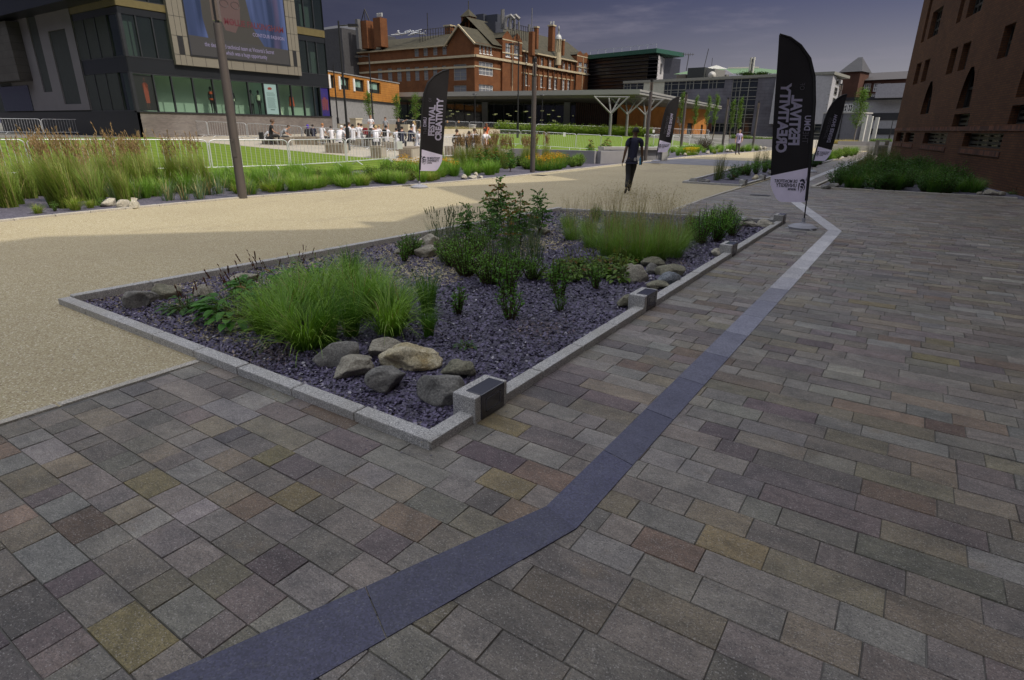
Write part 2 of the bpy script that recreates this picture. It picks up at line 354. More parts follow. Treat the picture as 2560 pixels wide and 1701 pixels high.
kerb('planter_kerb', [A_B, (-6.65, 2.15)], .10, -.05, .075, M_KERB, .75)
kerb('path_kerb', KX, .12, -.05, .035, M_KERBL, .6)
kerb('path_kerb', [(-12.4, 30.2), (-12.4, 34), (-12.6, 40), (-11.85, 48), (-11.2, 57), (-11, 70)], .14, -.05, .04, M_KERBL, .9)
kerb('paving_edging', [(-4.12, -3.5), (-4.12, 2.04)], .06, -.05, .006, M_KERBL, .9)
kerb('paving_edging', [(-4.22, 11.9), (-4.36, 15), (-4.46, 19.6)], .07, -.05, .006, M_KERBL, .9)
kerb('planter_kerb', [(-6.4, 19.66), (-4.5, 19.66)], .1, -.05, .06, M_KERB, .6)
kerb('planter_kerb', [(-4.5, 19.66), (-4.45, 30.0), (-4.4, 60)], .1, -.05, .06, M_KERB, .8)
kerb('planter_kerb', [(-7.4, 38), (-7.1, 30), (-6.4, 19.66)], .1, -.05, .06, M_KERB, .8)
kerb('wall_bed_kerb', [(2.37, 20.75), (-2.68, 20.65)], .1, -.05, .05, M_KERBL, .58, -1)
kerb('wall_bed_kerb', [(-2.68, 20.65), (-2.55, 30.0), (-2.3, 45)], .1, -.05, .05, M_KERBL, .8, -1)
# purple slate mulch: a rough sheet with loose chips on it
t = NT('slate_mulch'); v = t.voro(42, vec=t.pos((1, 1, 1))); s_ = t.n('SeparateColor'); t.t.links.new(v, s_.inputs[0])
c = t.mix(s_.outputs[0], (.085, .078, .10), (.22, .205, .245)); c = t.mix(t.rng(s_.outputs[1], .9, .98), c, (.33, .31, .36))
c = t.mix(t.rng(t.noise(1.1, 5, .7), .62, .74, 0, .35), c, (.09, .07, .055))
t.bump(t.voro(42, 'Distance'), -.9, .02); M_SLATE = t.fin(t.mix(1.0, c, (.62, .62, .66), 'MULTIPLY'), .75, 0, .3)
sheet('slate_gravel', [(-6.56, 2.14), (-1.97, 2.14), (-2.0, 12.2), (-6.2, 11.05)], M_SLATE, -.004)
sheet('slate_gravel', [(-6.3, 19.75), (-4.58, 19.75), (-4.5, 60), (-7, 60), (-7.3, 38), (-7.0, 30)], M_SLATE, .006)
sheet('slate_gravel', [(-2.5, 20.75), (3.2, 20.85), (2.3, 24), (-1.2, 40.5), (-2.2, 45)], M_SLATE, .006)
sheet('slate_gravel', [(-13.2, -8), (-13.3, 5), (-13.4, 8.2), (-12.85, 11.5), (-12.35, 14.5), (-12.15, 18), (-12.3, 22), (-12.4, 30), (-14.6, 33), (-17.6, 26), (-18.6, 10), (-18, -8)], M_SLATE, .008, 2.0)
sheet('slate_gravel', [(-12.52, 34), (-12.72, 40), (-11.97, 48), (-11.3, 57), (-18, 57), (-17, 34)], M_SLATE, .008)
M_CHIP = vcol('slate_chip', .5, .5)
def chips():
    rnd = np.random.default_rng(4); n = 95000
    x = rnd.uniform(-6.55, -1.98, n*2); y = 2.13+(10.0)*rnd.uniform(0, 1, n*2)**1.45
    ok = (y < 12.15-(-1.95-x)*.26) & (x > -6.55+(y-2)*.045); x = x[ok][:n]; y = y[ok][:n]; n = len(x)
    r = rnd.uniform(.008, .016, n)*(1+.05*(y-2)); th = rnd.uniform(0, 6.28, n)
    V = np.zeros((n, 5, 3)); asp = rnd.uniform(.5, 1, n); nx = rnd.normal(0, .38, n); ny = rnd.normal(0, .38, n)
    for k in range(5):
        a = k*2*np.pi/5+rnd.uniform(-.35, .35, n); px_ = np.cos(a)*r; py_ = np.sin(a)*r*asp
        V[:, k, 0] = px_*np.cos(th)-py_*np.sin(th); V[:, k, 1] = px_*np.sin(th)+py_*np.cos(th)
    V[:, :, 2] = V[:, :, 0]*nx[:, None]+V[:, :, 1]*ny[:, None]
    V[:, :, 0] += x[:, None]; V[:, :, 1] += y[:, None]; V[:, :, 2] += (rnd.uniform(.002, .014, n)+.008*np.sin(x*3.1)*np.sin(y*2.7))[:, None]
    me = bpy.data.meshes.new('slate_chips'); me.vertices.add(n*5); me.vertices.foreach_set('co', V.ravel()); me.loops.add(n*5); me.loops.foreach_set('vertex_index', np.arange(n*5, dtype=np.int32))
    me.polygons.add(n); me.polygons.foreach_set('loop_start', np.arange(0, n*5, 5, dtype=np.int32)); me.polygons.foreach_set('loop_total', np.full(n, 5, dtype=np.int32)); me.update(calc_edges=True)
    b = rnd.uniform(.45, 1.35, n)**1.3; C = np.stack([.098*b, .082*b, .145*b, np.ones(n)], 1); lt = rnd.random(n) > .975; C[lt, :3] = (.36, .34, .38)
    br = (np.sin(x*2.3+1)*np.sin(y*1.9)+rnd.normal(0, .12, n) > .93); C[br, :3] *= (.9, .72, .5)
    at = me.color_attributes.new('Col', 'FLOAT_COLOR', 'CORNER'); at.data.foreach_set('color', np.repeat(C, 5, 0).ravel().astype(np.float32))
    me.materials.append(M_CHIP); tag(link(bpy.data.objects.new('slate_chips', me)), 'loose purple slate chips covering the near planting bed', 'slate mulch', None, 'stuff')
chips()
def spill():
    rnd = random.Random(9); m = MB()
    for k in range(150):
        if k < 60: x, y = rnd.uniform(-6.6, -1.7), 2.04-abs(rnd.gauss(0, .10))
        elif k < 105: x, y = -1.86+abs(rnd.gauss(0, .10)), rnd.uniform(2.1, 11)
        else: x, y = rnd.uniform(-7.2, -4.4), rnd.uniform(.8, 2.0)
        z = .004 if y < 2.0 or x > -1.86 else .056; s_ = rnd.uniform(.003, .009); a = rnd.random()*6; b = rnd.uniform(.5, 1.2); m.cc = (.10*b, .09*b, .13*b) if rnd.random() < .7 else (.22*b, .17*b, .08*b)
        m.face([(x+math.cos(a+i*1.4)*s_*rnd.uniform(.6, 1.2), y+math.sin(a+i*1.4)*s_, z+.001+rnd.random()*.002) for i in range(4)])
    tag(m.build('spilled_chips', M_CHIP), 'scattered slate crumbs and dead leaves on the kerb and paving', 'debris', None, 'stuff')
spill()
# lawns and far ground
t = NT('mown_lawn'); st = t.n('TexWave', wave_type='BANDS', bands_direction='Y'); st.inputs['Scale'].default_value = .32; st.inputs['Distortion'].default_value = .6
t.t.links.new(t.pos(), st.inputs['Vector']); c = t.mix(t.rng(st.outputs['Fac'], .2, .8), (.095, .155, .018), (.125, .195, .022))
c = t.mix(t.rng(t.noise(30, 4, .8), .3, .7), c, t.mix(1.0, c, (1.35, 1.25, 1.0), 'MULTIPLY')); t.bump(t.noise(220, 2), .6, .02); M_LAWN = t.fin(c, .9, 0, .2)
sheet('lawn', [(-18.0, -8), (-18.8, 10), (-18.6, 20.0), (-20.5, 22.2), (-46, 22.2), (-46, -8)], M_LAWN, .012, 2.0)
sheet('lawn', [(-16.5, 38), (-25.5, 34), (-40.5, 55), (-34, 80), (-17.5, 62)], M_LAWN, .012, 3.0)
t = NT('terrace_paving'); v = t.n('TexBrick'); t.t.links.new(t.pos(), v.inputs['Vector']); v.inputs['Scale'].default_value = 1; v.inputs['Brick Width'].default_value = .9; v.inputs['Row Height'].default_value = .45; v.inputs['Mortar Size'].default_value = .008
v.inputs['Color1'].default_value = (.41, .37, .29, 1); v.inputs['Color2'].default_value = (.36, .33, .27, 1); v.inputs['Mortar'].default_value = (.2, .18, .15, 1); M_TERR = t.fin(v.outputs[0], .8)
sheet('terrace', [(-14.2, 24), (-18.5, 20.1), (-20.5, 22.3), (-46, 22.3), (-46, 42), (-41, 58), (-40, 56), (-25.5, 33.9), (-16, 38)], M_TERR, .008, 2.0)
# ---------------------------------------------------------------- facades
class Face:
    """vertical plane through p0 along direction d; n points outward (towards the camera side)"""
    def __init__(s, p0, d):
        s.p0 = Vector((p0[0], p0[1])); s.d = Vector((d[0], d[1])).normalized(); s.n = Vector((s.d.y, -s.d.x))
        if s.n.dot(Vector((0, 0))-s.p0) < 0: s.n = -s.n
        s.fl = s.n.dot(Vector((s.d.y, -s.d.x))) > 0
        s.M = Matrix(((s.d.x, s.n.x, 0, s.p0.x), (s.d.y, s.n.y, 0, s.p0.y), (0, 0, 1, 0), (0, 0, 0, 1)))   # local (u, out, z)
    def uz(s, px, py):
        r = ray(px, py); t = s.n.dot(s.p0)/(s.n.x*r.x+s.n.y*r.y); q = Vector((r.x*t, r.y*t)); return (q-s.p0).dot(s.d), CH+r.z*t
    def pt(s, u, z, o=0.0): q = s.p0+s.d*u+s.n*o; return (q.x, q.y, z)
    def quad(s, m, u0, u1, z0, z1, o=0.0):
        P = [s.pt(u0, z0, o), s.pt(u1, z0, o), s.pt(u1, z1, o), s.pt(u0, z1, o)]
        m.face(P if s.fl else P[::-1])
    def box(s, m, u0, u1, z0, z1, o0, o1): m.box(u0, u1, o0, o1, z0, z1, s.M)
    def wall(s, m, u0, u1, z0, z1, holes, rec=.15, top=None):
        U = sorted(set([u0, u1]+[h[0] for h in holes]+[h[1] for h in holes])); Z = sorted(set([z0, z1]+[h[2] for h in holes]+[h[3] for h in holes]))
        U = [u for u in U if u0-1e-6 <= u <= u1+1e-6]; Z = [z for z in Z if z0-1e-6 <= z <= z1+1e-6]
        for i in range(len(U)-1):
            j = 0
            while j < len(Z)-1:
                cu = (U[i]+U[i+1])/2; inh = lambda jj: any(h[0] < cu < h[1] and h[2] < (Z[jj]+Z[jj+1])/2 < h[3] for h in holes)
                if inh(j): j += 1; continue
                k = j
                while k+1 < len(Z)-1 and not inh(k+1): k += 1
                s.quad(m, U[i], U[i+1], Z[j], Z[k+1]); j = k+1
        for a, b, c, d in holes:
            for P in ([(a, c, 0), (a, c, -rec), (a, d, -rec), (a, d, 0)], [(b, c, 0), (b, d, 0), (b, d, -rec), (b, c, -rec)], [(a, c, 0), (b, c, 0), (b, c, -rec), (a, c, -rec)], [(a, d, 0), (a, d, -rec), (b, d, -rec), (b, d, 0)]):
                m.face([s.pt(*q) for q in P])
    def window(s, parent, a, b, c, d, nx=1, nz=1, gm=None, fm=None, fw=.07, rec=.12, sill=None, bar=.045, hbars=None):
        m = MB(); s.quad(m, a, b, c, d, -rec+.01); p = m.build('window', gm or M_GLASSD, parent)
        f = MB(); o0, o1 = -rec+.012, -rec+.07
        s.box(f, a, a+fw, c, d, o0, o1); s.box(f, b-fw, b, c, d, o0, o1); s.box(f, a+fw, b-fw, c, c+fw, o0, o1); s.box(f, a+fw, b-fw, d-fw, d, o0, o1)
        for i in range(1, nx): u = a+(b-a)*i/nx; s.box(f, u-bar/2, u+bar/2, c+fw, d-fw, o0, o1-.01)
        for i in range(1, nz): z = c+(d-c)*i/nz; s.box(f, a+fw, b-fw, z-bar/2, z+bar/2, o0, o1-.014)
        f.build('window_frame', fm or M_WHITEP, p)
        if sill: q = MB(); s.box(q, a-.08, b+.08, c-.14, c-.003, -rec, .09); q.build('sill', sill, p)
        return p
    def rect(s, x0, y0, x1, y1):
        xm = (x0+x1)/2; ym = (y0+y1)/2; a, _ = s.uz(x0, ym); b, _ = s.uz(x1, ym); _, c = s.uz(xm, y1); _, d = s.uz(xm, y0)
        return (min(a, b), max(a, b), min(c, d), max(c, d))
def part(name, m, mat, parent, **kw): return m.build(name, mat, parent, **kw)
# ---------------------------------------------------------------- brick hall on the right: its roof line throws the shade over the square
M_QB = brickmat('dark_red_brick', (.135, .058, .024), (.095, .038, .018), (.05, .032, .022), .225, .075)
M_QBAND = brickmat('patterned_brick_band', (.20, .085, .05), (.07, .035, .028), (.09, .06, .05), .12, .16)
M_SLATER = plain('dark_roof_slate', (.055, .055, .06), .6, 0, .2, 2, .3)
M_HALLG = glass('dull_dark_glass', (.012, .012, .012), 0, .25, .25)
def brick_hall():
    a = R(12); F = Face((2.2, 23.6), (-math.sin(a), math.cos(a)))
    T = thing('brick_hall', 'tall dark red brick hall filling the right edge behind the shaded bed', 'building', (2.2, 23.6, 0))
    T2 = T; T2.location = (0, 0, 0)
    holes = []; specs = []
    def px(x0, y0, x1, y1, nx, nz, arch=0):
        h = F.rect(x0, y0, x1, y1); holes.append(h); specs.append((h, nx, nz, arch))
    def uv(u0, u1, z0, z1, nx, nz, arch=0): holes.append((u0, u1, z0, z1)); specs.append(((u0, u1, z0, z1), nx, nz, arch))
    U = lambda x, y: F.uz(x, y)[0]; Z = lambda x, y: F.uz(x, y)[1]
    # ground floor groups (u along the wall from the image)
    zb, zt = Z(2385, 365), Z(2385, 333)
    for x0, x1, n in ((2240, 2257, 2), (2262, 2284, 2), (2309, 2367, 4), (2409, 2507, 4)): uv(U(x1, 345), U(x0, 345), zb, zt, n, 3)
    # paired windows above, then pointed lancets above those
    for x0, x1, yb, yt in ((2294, 2319, 328, 299), (2382, 2421, 322, 285), (2525, 2590, 310, 262)):
        uv(U(x1, (yb+yt)/2), U(x0, (yb+yt)/2), Z((x0+x1)/2, yb), Z((x0+x1)/2, yt), 2, 3)
    for x0, x1, yb, yt in ((2306, 2326, 285, 240), (2398, 2430, 270, 212), (2552, 2600, 240, 150)):
        zb_, zt_ = Z((x0+x1)/2, yb), Z((x0+x1)/2, yt); u0, u1 = U(x1, (yb+yt)/2), U(x0, (yb+yt)/2); u0, u1 = min(u0, u1), max(u0, u1)
        if u1-u0 > 2: u0 = u1-2
        uv(u0, u1, zb_, zt_+.6, 1, 2, 1)
    for k in range(7):       # two more storeys, repeating along the wall up to the eaves
        u = 16-k*6.2
        uv(u-1.0, u, 4.0, 5.0, 2, 2); uv(u-2.7, u-1.7, 4.0, 5.0, 2, 2)
        uv(u-.3, u+.35, 6.0, 8.2, 1, 5); uv(u-2.9, u-1.0, 6.0, 7.2, 4, 3); uv(u-2.6, u-.2, 8.8, 10.2, 4, 3)
    hs = []
    for h, s_ in zip(holes, specs):
        if all(h[1] < g[0]-.1 or h[0] > g[1]+.1 or h[3] < g[2]-.1 or h[2] > g[3]+.1 for g, _ in hs) and h[3] < 11.2: hs.append((h, s_))
    m = MB(); F.wall(m, -40, 17.92, -.1, 11.5, [h for h, _ in hs], .3)
    # shaped parapet: gables and a vent shaft rising above the eaves
    prof = [(-40, 21), (-28.8, 21.0), (-19.4, 19.2), (-17.26, 16.4), (-16.47, 15.3), (-15.9, 14.7), (-15.58, 15.4), (-15.2, 14.7), (-13.06, 14.97), (-11.72, 14.5), (-9.38, 17.65), (-4.3, 14.17), (-2.93, 16.2), (3.41, 14.9), (10.48, 13.6), (17.92, 11.66)]
    up = [F.pt(u, z) for u, z in prof]; lo = [F.pt(prof[0][0], 11.5), F.pt(prof[-1][0], 11.5)]
    m.face([lo[0], lo[1]]+up[::-1]); dn = F.n*-13
    bk = [(p[0]+dn.x, p[1]+dn.y, p[2]) for p in up]
    e0, e1 = F.pt(17.92, -.1), F.pt(17.92, 11.66)
    m.face([e0, (e0[0]+dn.x, e0[1]+dn.y, -.1), (e1[0]+dn.x, e1[1]+dn.y, 11.66), e1])
    e0, e1 = F.pt(-40, -.1), F.pt(-40, 21); m.face([e0, e1, (e1[0]+dn.x, e1[1]+dn.y, 21), (e0[0]+dn.x, e0[1]+dn.y, -.1)])
    m.face([F.pt(-40, -.1, -13), F.pt(17.92, -.1, -13)]+bk[::-1])
    part('wall', m, M_QB, T)
    r = MB()
    for i in range(len(prof)-1): r.face([up[i], up[i+1], bk[i+1], bk[i]])
    part('roof', r, M_SLATER, T)
    lv = plain('dark_louvre', (.03, .03, .03), .5)
    for h, (hh, nx, nz, arch) in hs:
        if arch:
            w_ = (h[1]-h[0])/2; q = MB(); n = 7      # pointed head: brick spandrels over the rectangular opening
            for s_ in (-1, 1):
                P = [(h[0] if s_ < 0 else h[1], h[3])]
                for k in range(n+1):
                    t = k/n; P.append(((h[0]+h[1])/2+s_*w_*math.sin(math.acos(min(1, t*.98))), h[3]-w_*2.2*(1-t)))
                P.append(((h[0]+h[1])/2, h[3])); q.face([F.pt(u, z, .004) for u, z in P])
            part('arch_head', q, M_QB, T)
        F.window(T, h[0], h[1], h[2], h[3], nx, nz, M_HALLG, lv, .05, .28, None, .09)
    b = MB(); F.box(b, -14, 17.9, Z(2385, 332)+.06, Z(2385, 332)+.22, 0, .03)
    for u0, u1 in ((-3.9, -.4), (2.6, 5.9), (9, 10.5), (12.6, 13.8)): pass
    part('brick_string_course', b, M_QBAND, T)
    for h, s_ in hs[:4]:
        b = MB(); F.box(b, h[0]-.15, h[1]+.15, h[2]-.24, h[2]-.07, 0, .03); part('brick_sill', b, M_QBAND, T)
brick_hall()
# ---------------------------------------------------------------- glazed gallery building on the left
M_RENDER = plain('grey_white_render', (.15, .14, .15), .8, 0, .06, 1)
M_ALU = plain('dark_aluminium', (.045, .048, .055), .4, .5)
M_CURT = glass('curtain_glass', (.012, .018, .018), .25, .03)
M_SPAN = plain('black_spandrel', (.016, .018, .022), .35, 0, .05, 3, 0, .3)
M_OLIVE = plain('olive_panel', (.12, .095, .035), .5)
M_PANEL = plain('beige_panel', (.17, .155, .125), .6, 0, .05, 2)
M_GREYB = brickmat('grey_brick', (.22, .195, .18), (.15, .135, .13), (.18, .165, .15), .22, .065)
M_BACK = plain('pale_display_wall', (.34, .44, .35), .8, 0, .04, .5)
M_DARKIN = plain('dark_interior', (.03, .035, .035), .8)
def gallery():
    XF = -46.0; F = Face((XF, 0), (0, 1)); S = Face((XF, 21.5), (-1, 0))
    T = thing('gallery_building', 'dark glazed gallery building with a giant screen and lit shop windows on the left', 'building')
    Y0, Y1 = 21.5, 38.5; top = 16.0
    b = MB(); F.wall(b, Y0, Y1, .4, 2.42, []); part('plinth', b, M_GREYB, T)
    b = MB(); S.box(b, 0, 26, .2, 2.5, -.2, 0); part('dark_plinth', b, M_SPAN, T)
    c = MB(); F.box(c, Y0, Y1, 2.42, 2.5, -.3, .10); part('sill_band', c, M_ALU, T)
    # display box behind the ground floor glass: floor, back wall, ceiling
    d = MB(); F.box(d, Y0+.3, Y1-.2, 2.4, 2.5, -1.6, -.31); F.quad(d, Y0+.3, Y1-.2, 2.5, 4.95, -1.55); F.box(d, Y0+.3, Y1-.2, 4.95, 5.0, -1.6, -.31)
    part('display_wall', d, M_BACK, T)
    core = MB(); core.box(-72, XF-1.7, Y0+.05, Y1-.05, .2, 15.9); part('core', core, M_DARKIN, T)
    lines = [Y0, 23.05, 24.3, 25.85, 27.4, 28.9, 30.35, 31.75, 33.1, 34.4, 35.65, 36.75, 37.45, Y1]
    fl = MB()
    for z0, z1 in ((5.0, 5.95), (8.55, 8.95)): F.box(fl, Y0, Y1, z0, z1, -.25, -.03)
    for z0, z1 in ((5.0, 5.95), (8.55, 8.95)): S.box(fl, 0, 7.0, z0, z1, -.25, -.03)
    part('spandrel', fl, M_SPAN, T)
    ol = MB(); F.box(ol, Y0, 24.8, 9.0, 9.45, -.25, .02); part('olive_band', ol, M_OLIVE, T); ol = MB(); F.box(ol, 35.45, Y1, 9.0, 9.55, -.25, .02); part('olive_band', ol, M_OLIVE, T); ol = MB(); S.box(ol, 0.03, 7, 9.0, 9.45, -.25, .02); part('olive_band', ol, M_OLIVE, T)
    for i in range(len(lines)-1):
        g = MB(); F.quad(g, lines[i], lines[i+1], 2.5, 4.98, -.12); w_ = part('shop_window', g, M_GLASSC, T)
        f = MB(); F.box(f, lines[i]-.04, lines[i]+.04, 2.5, 4.98, -.2, .0); F.box(f, lines[i]+.04, lines[i+1]-.04, 4.9, 4.98, -.2, -.01); part('mullion', f, M_ALU, w_)
    def upper(u0, u1, z0, z1, n, FF=F):
        for k in range(n):
            a, b_ = u0+(u1-u0)*k/n, u0+(u1-u0)*(k+1)/n
            g = MB(); FF.quad(g, a, b_, z0, z1, -.10); q = part('window', g, M_CURT, T)
            f = MB(); FF.box(f, a-.04, a+.04, z0, z1, -.2, 0); FF.box(f, a+.04, b_-.04, z0, z0+.06, -.2, -.01); part('window_frame', f, M_ALU, q)
    upper(Y0, 24.75, 5.95, 8.55, 3); upper(35.5, Y1, 5.95, 8.55, 3); upper(Y0, 24.75, 9.45, 15.5, 3); upper(35.5, Y1, 9.55, 13.6, 3)
    upper(0, 7.0, 2.5, 5.0, 4, S); upper(0, 7, 5.95, 8.55, 4, S); upper(0, 7, 9.45, 15.5, 4, S)
    # roller blinds and pale columns seen in the rooms
    bl = emis('lit_blind', (.16, .24, .17), .55)
    for u0, u1, z0, z1 in ((21.9, 22.3, 6.0, 8.2), (22.42, 22.58, 6.0, 8.2), (36.9, 37.1, 5.98, 7.7), (37.3, 37.75, 5.98, 7.8), (36.6, 36.8, 9.6, 11.4), (37.1, 37.5, 9.6, 11.3)):
        q = MB(); F.box(q, u0, u1, z0, z1, -.7, -.62); part('blind', q, bl, T)
    # beige surround carrying the screen
    u0, u1, v0, v1 = 25.95, 34.3, 6.45, 12.6
    fr = MB()
    for a, b_, c_, d_ in ((24.72, u0-.1, 5.70, 16), (u1+.1, 35.45, 5.70, 16), (u0-.1, u1+.1, 5.70, v0-.12)):
        F.box(fr, a, b_, c_, d_, -.3, .25)
    F.box(fr, u0-.1, u1+.1, v1+.12, 16, -.3, .25)
    su = part('screen_surround', fr, M_PANEL, T)
    j = MB()
    for uu in (25.1, 25.5, 34.75, 35.1): F.box(j, uu-.012, uu+.012, 5.7, 16, .25, .256)
    for zz in (6.38, 7.6, 8.85, 10.1, 11.3): F.box(j, 24.73, u0-.1, zz-.012, zz+.012, .25, .257); F.box(j, u1+.1, 35.44, zz-.012, zz+.012, .25, .257)
    k = u0
    while k < u1: F.box(j, k-.012, k+.012, 5.7, v0-.12, .25, .257); k += 1.02
    F.box(j, 25.12, 25.48, 6.4, 7.6, .25, .262); F.box(j, 34.77, 35.08, 6.4, 7.6, .25, .262)
    part('panel_joints', j, M_BLACK, su)
    bz = MB(); F.box(bz, u0-.1, u1+.1, v0-.12, v1+.12, -.2, .28); sc_ = part('screen', bz, M_BLACK, T)
    # picture on the screen: soft blue studio, a fair haired woman in glasses
    t = NT('screen_studio'); nz = t.noise(.55, 3, .5, t.pos((1, 1, .12)), 1.2)
    cc = t.mix(t.rng(nz, .38, .62), (.012, .024, .065), (.07, .095, .21)); cc = t.mix(t.rng(t.noise(.7, 2, .5, t.pos((1, .8, .1))), .52, .7, 0, .6), cc, (.20, .12, .20))
    t.fin((.01, .01, .01), .5, 0, .2); t.put(t.b.inputs['Emission Color'], cc); t.b.inputs['Emission Strength'].default_value = 1.0
    q = MB(); F.quad(q, u0, u1, v0, v1, .284); part('screen_picture', q, t.m, sc_)
    def poly(nm, pts, mt, o, smooth=0): q = MB(); q.face([F.pt(u, z, o) for u, z in pts]); return part(nm, q, mt, sc_)
    hair = emis('screen_hair', (.030, .026, .020)); face = emis('screen_face', (.085, .045, .040)); drk = emis('screen_dark', (.018, .015, .015))
    poly('picture_hair', [(27.5, 7.3), (27.2, 9), (27.25, 11), (27.7, 12.6), (30.3, 12.6), (30.9, 10.8), (31.2, 8.9), (32.3, 7.3)], hair, .288)
    poly('picture_face', [(28.9, 8.4), (28.6, 9.2), (28.6, 10.6), (28.9, 11.4), (29.6, 11.6), (30.2, 11.2), (30.35, 10.2), (30.2, 9.1), (29.7, 8.3)], face, .291)
    for uc in (29.05, 29.95):
        q = MB(); q.tube([F.pt(uc+.34*math.cos(a), 10.2+.24*math.sin(a), .30) for a in [i*math.pi/8 for i in range(17)]], .02, 5); part('picture_glasses', q, drk, sc_)
    poly('picture_mouth', [(29.2, 9.02), (29.5, 9.1), (29.85, 9.02), (29.5, 8.9)], emis('screen_mouth', (.10, .02, .025)), .293)
    poly('caption_band', [(u0, v0), (u1, v0), (u1, v0+1.12), (u0, v0+1.3)], emis('caption_grey', (.030, .027, .026)), .296)
    red = emis('caption_red', (.085, .006, .012)); lil = emis('caption_lilac', (.19, .16, .25))
    Rm = Matrix.Rotation(R(90), 4, 'Z') @ Matrix.Rotation(R(90), 4, 'X')
    def ftxt(s_, u, z, size, mt, o, sx=.8, off=.0, al='LEFT'):
        txt(s_, size, mt, 'caption', sc_, Matrix.Translation(F.pt(u, z, o)) @ Rm, off, sx, al)
    ftxt('MOLLIE FALKINGHAM', 34.05, 8.82, .60, red, .305, .88, .014, 'RIGHT')
    ftxt('CONTOUR FASHION', 34.05, 8.25, .36, lil, .305, .85, .004, 'RIGHT')
    ftxt('the design and technical team at Victoria\'s Secret', 32.9, 7.13, .42, lil, .305, .70, .004, 'RIGHT')
    ftxt('which was a huge opportunity', 32.2, 6.70, .42, lil, .305, .70, .004, 'RIGHT')
    # posters inside the shop windows
    def poster(u0_, u1_, z0, z1, mt, lb): q = MB(); F.box(q, u0_, u1_, z0, z1, -.2, -.13); return tag(part('poster', q, mt, T), lb)
    p1 = poster(21.75, 23.0, 2.55, 4.85, emis('poster_black', (.012, .010, .010), 1), 'dark poster of a figure in a long orange coat')
    def fig(par, uc, z0, h_, mt_top, mt_leg, o=-.12, coat=1):
        q = MB(); a = .12*h_/1.7
        P = [(-.9*a, 0.42*h_), (-1.0*a, .55*h_), (-1.3*a, .78*h_), (-.4*a, .84*h_), (.4*a, .84*h_), (1.3*a, .78*h_), (1.1*a, .55*h_), (1.0*a, .2*h_ if coat else .45*h_), (-.7*a, .2*h_ if coat else .45*h_)]
        q.face([F.pt(uc+u, z0+z, o) for u, z in P]); part('figure_dress', q, mt_top, par)
        q = MB(); q.face([F.pt(uc+u, z0+z, o) for u, z in [(-.35*a, .87*h_), (-.5*a, .95*h_), (0, h_), (.5*a, .95*h_), (.35*a, .87*h_)]])
        for s_ in (-.5, .4): q.face([F.pt(uc+u, z0+z, o-.004) for u, z in [(a*(s_-.25), .3*h_), (a*(s_-.1), 0), (a*(s_+.2), 0), (a*(s_+.3), .3*h_)]])
        part('figure_body', q, mt_leg, par)
    fig(p1, 22.45, 2.62, 2.1, emis('coat_orange', (.17, .035, .015)), emis('poster_skin', (.05, .025, .018)))
    p2 = poster(37.5, 38.4, 2.52, 4.85, emis('poster_violet', (.030, .012, .16), 1), 'violet poster with a row of red figures')
    for uu in (37.72, 37.95, 38.2): fig(p2, uu, 2.7, 1.7 if uu == 37.95 else 1.5, emis('fig_red', (.16, .03, .04)), emis('fig_violet', (.05, .01, .08)))
    p3 = poster(31.85, 33.0, 2.55, 4.85, emis('poster_white', (.36, .45, .42), 1), 'pale text poster with a red rose drawing')
    q = MB()
    for k in range(12): aa = k*.9; q.prism([(math.cos(a_)*.1, math.sin(a_)*.06) for a_ in [i*math.pi/4 for i in range(8)]], 0, .004, Matrix.Translation(F.pt(32.4+.16*math.cos(aa)*(k/12), 4.52+.08*math.sin(aa)*(k/12), -.125)) @ Matrix.Rotation(R(90), 4, 'Z') @ Matrix.Rotation(R(90), 4, 'X'))
    part('rose', q, emis('rose_red', (.30, .06, .04)), p3)
    q = MB(); rnd = random.Random(8)
    for k in range(20):
        z = 4.2-k*.062
        if k == 5: continue
        F.box(q, 32.02+rnd.uniform(0, .03), 32.86-rnd.uniform(0, .16), z, z+.022, -.128, -.122)
    F.box(q, 32.25, 32.65, 2.85, 2.93, -.128, -.122); part('poster_print', q, emis('print_grey', (.10, .14, .13)), p3)
    # mannequins on the display floor, each a thing in the window
    # white rendered stair wing set to the left
    holes = []
    W = MB(); Wf = Face((XF, 21.45), (-1, 0))
    hl = [Wf.rect(130, 60, 205, 262), Wf.rect(60, -60, 118, 230)]
    a0 = Wf.rect(228, 60, 229, 200)[0]; a1 = Wf.rect(60, 100, 61, 200)[1]
    hl = [(8.2, 11.2, 3.05, 8.2), (12.9, 14.6, 4.0, 14.0)]
    Wf.wall(W, 6.9, 21, 2.6, 15, hl, .35); W.box(XF-6.95, XF-6.9, 21.5, 24, 2.6, 15)
    part('rendered_wall', W, M_RENDER, T)
    for h in hl: Wf.window(T, *h, 3 if h is hl[0] else 2, 4, M_GLASSD, M_ALU, .08, .33, None, .07)
    q = MB(); Wf.box(q, 16.2, 24, 4.9, 9.2, 0, .9); part('brick_oriel', q, brickmat('dark_panel_brick', (.08, .075, .07), (.07, .065, .06), (.03, .03, .03), 1.6, .55), T)
    q = MB(); Wf.box(q, 0.0, 22, 9.4, 16, 0, 1.4); part('upper_overhang', q, M_SPAN, T)
    q = MB(); Wf.box(q, 17.5, 24, 2.6, 4.6, .0, .05); part('entrance_glazing', q, M_GLASSD, T)
    q = MB(); q.box(-72.1, XF-.02, 21.52, Y1, 15.9, 16.2); part('roof', q, M_SPAN, T)
    e = Face((XF, Y1), (-1, 0)); q = MB(); q.box(-72, XF, Y1-.02, Y1+.0, .2, 15.9); part('end_wall', q, M_SPAN, T)
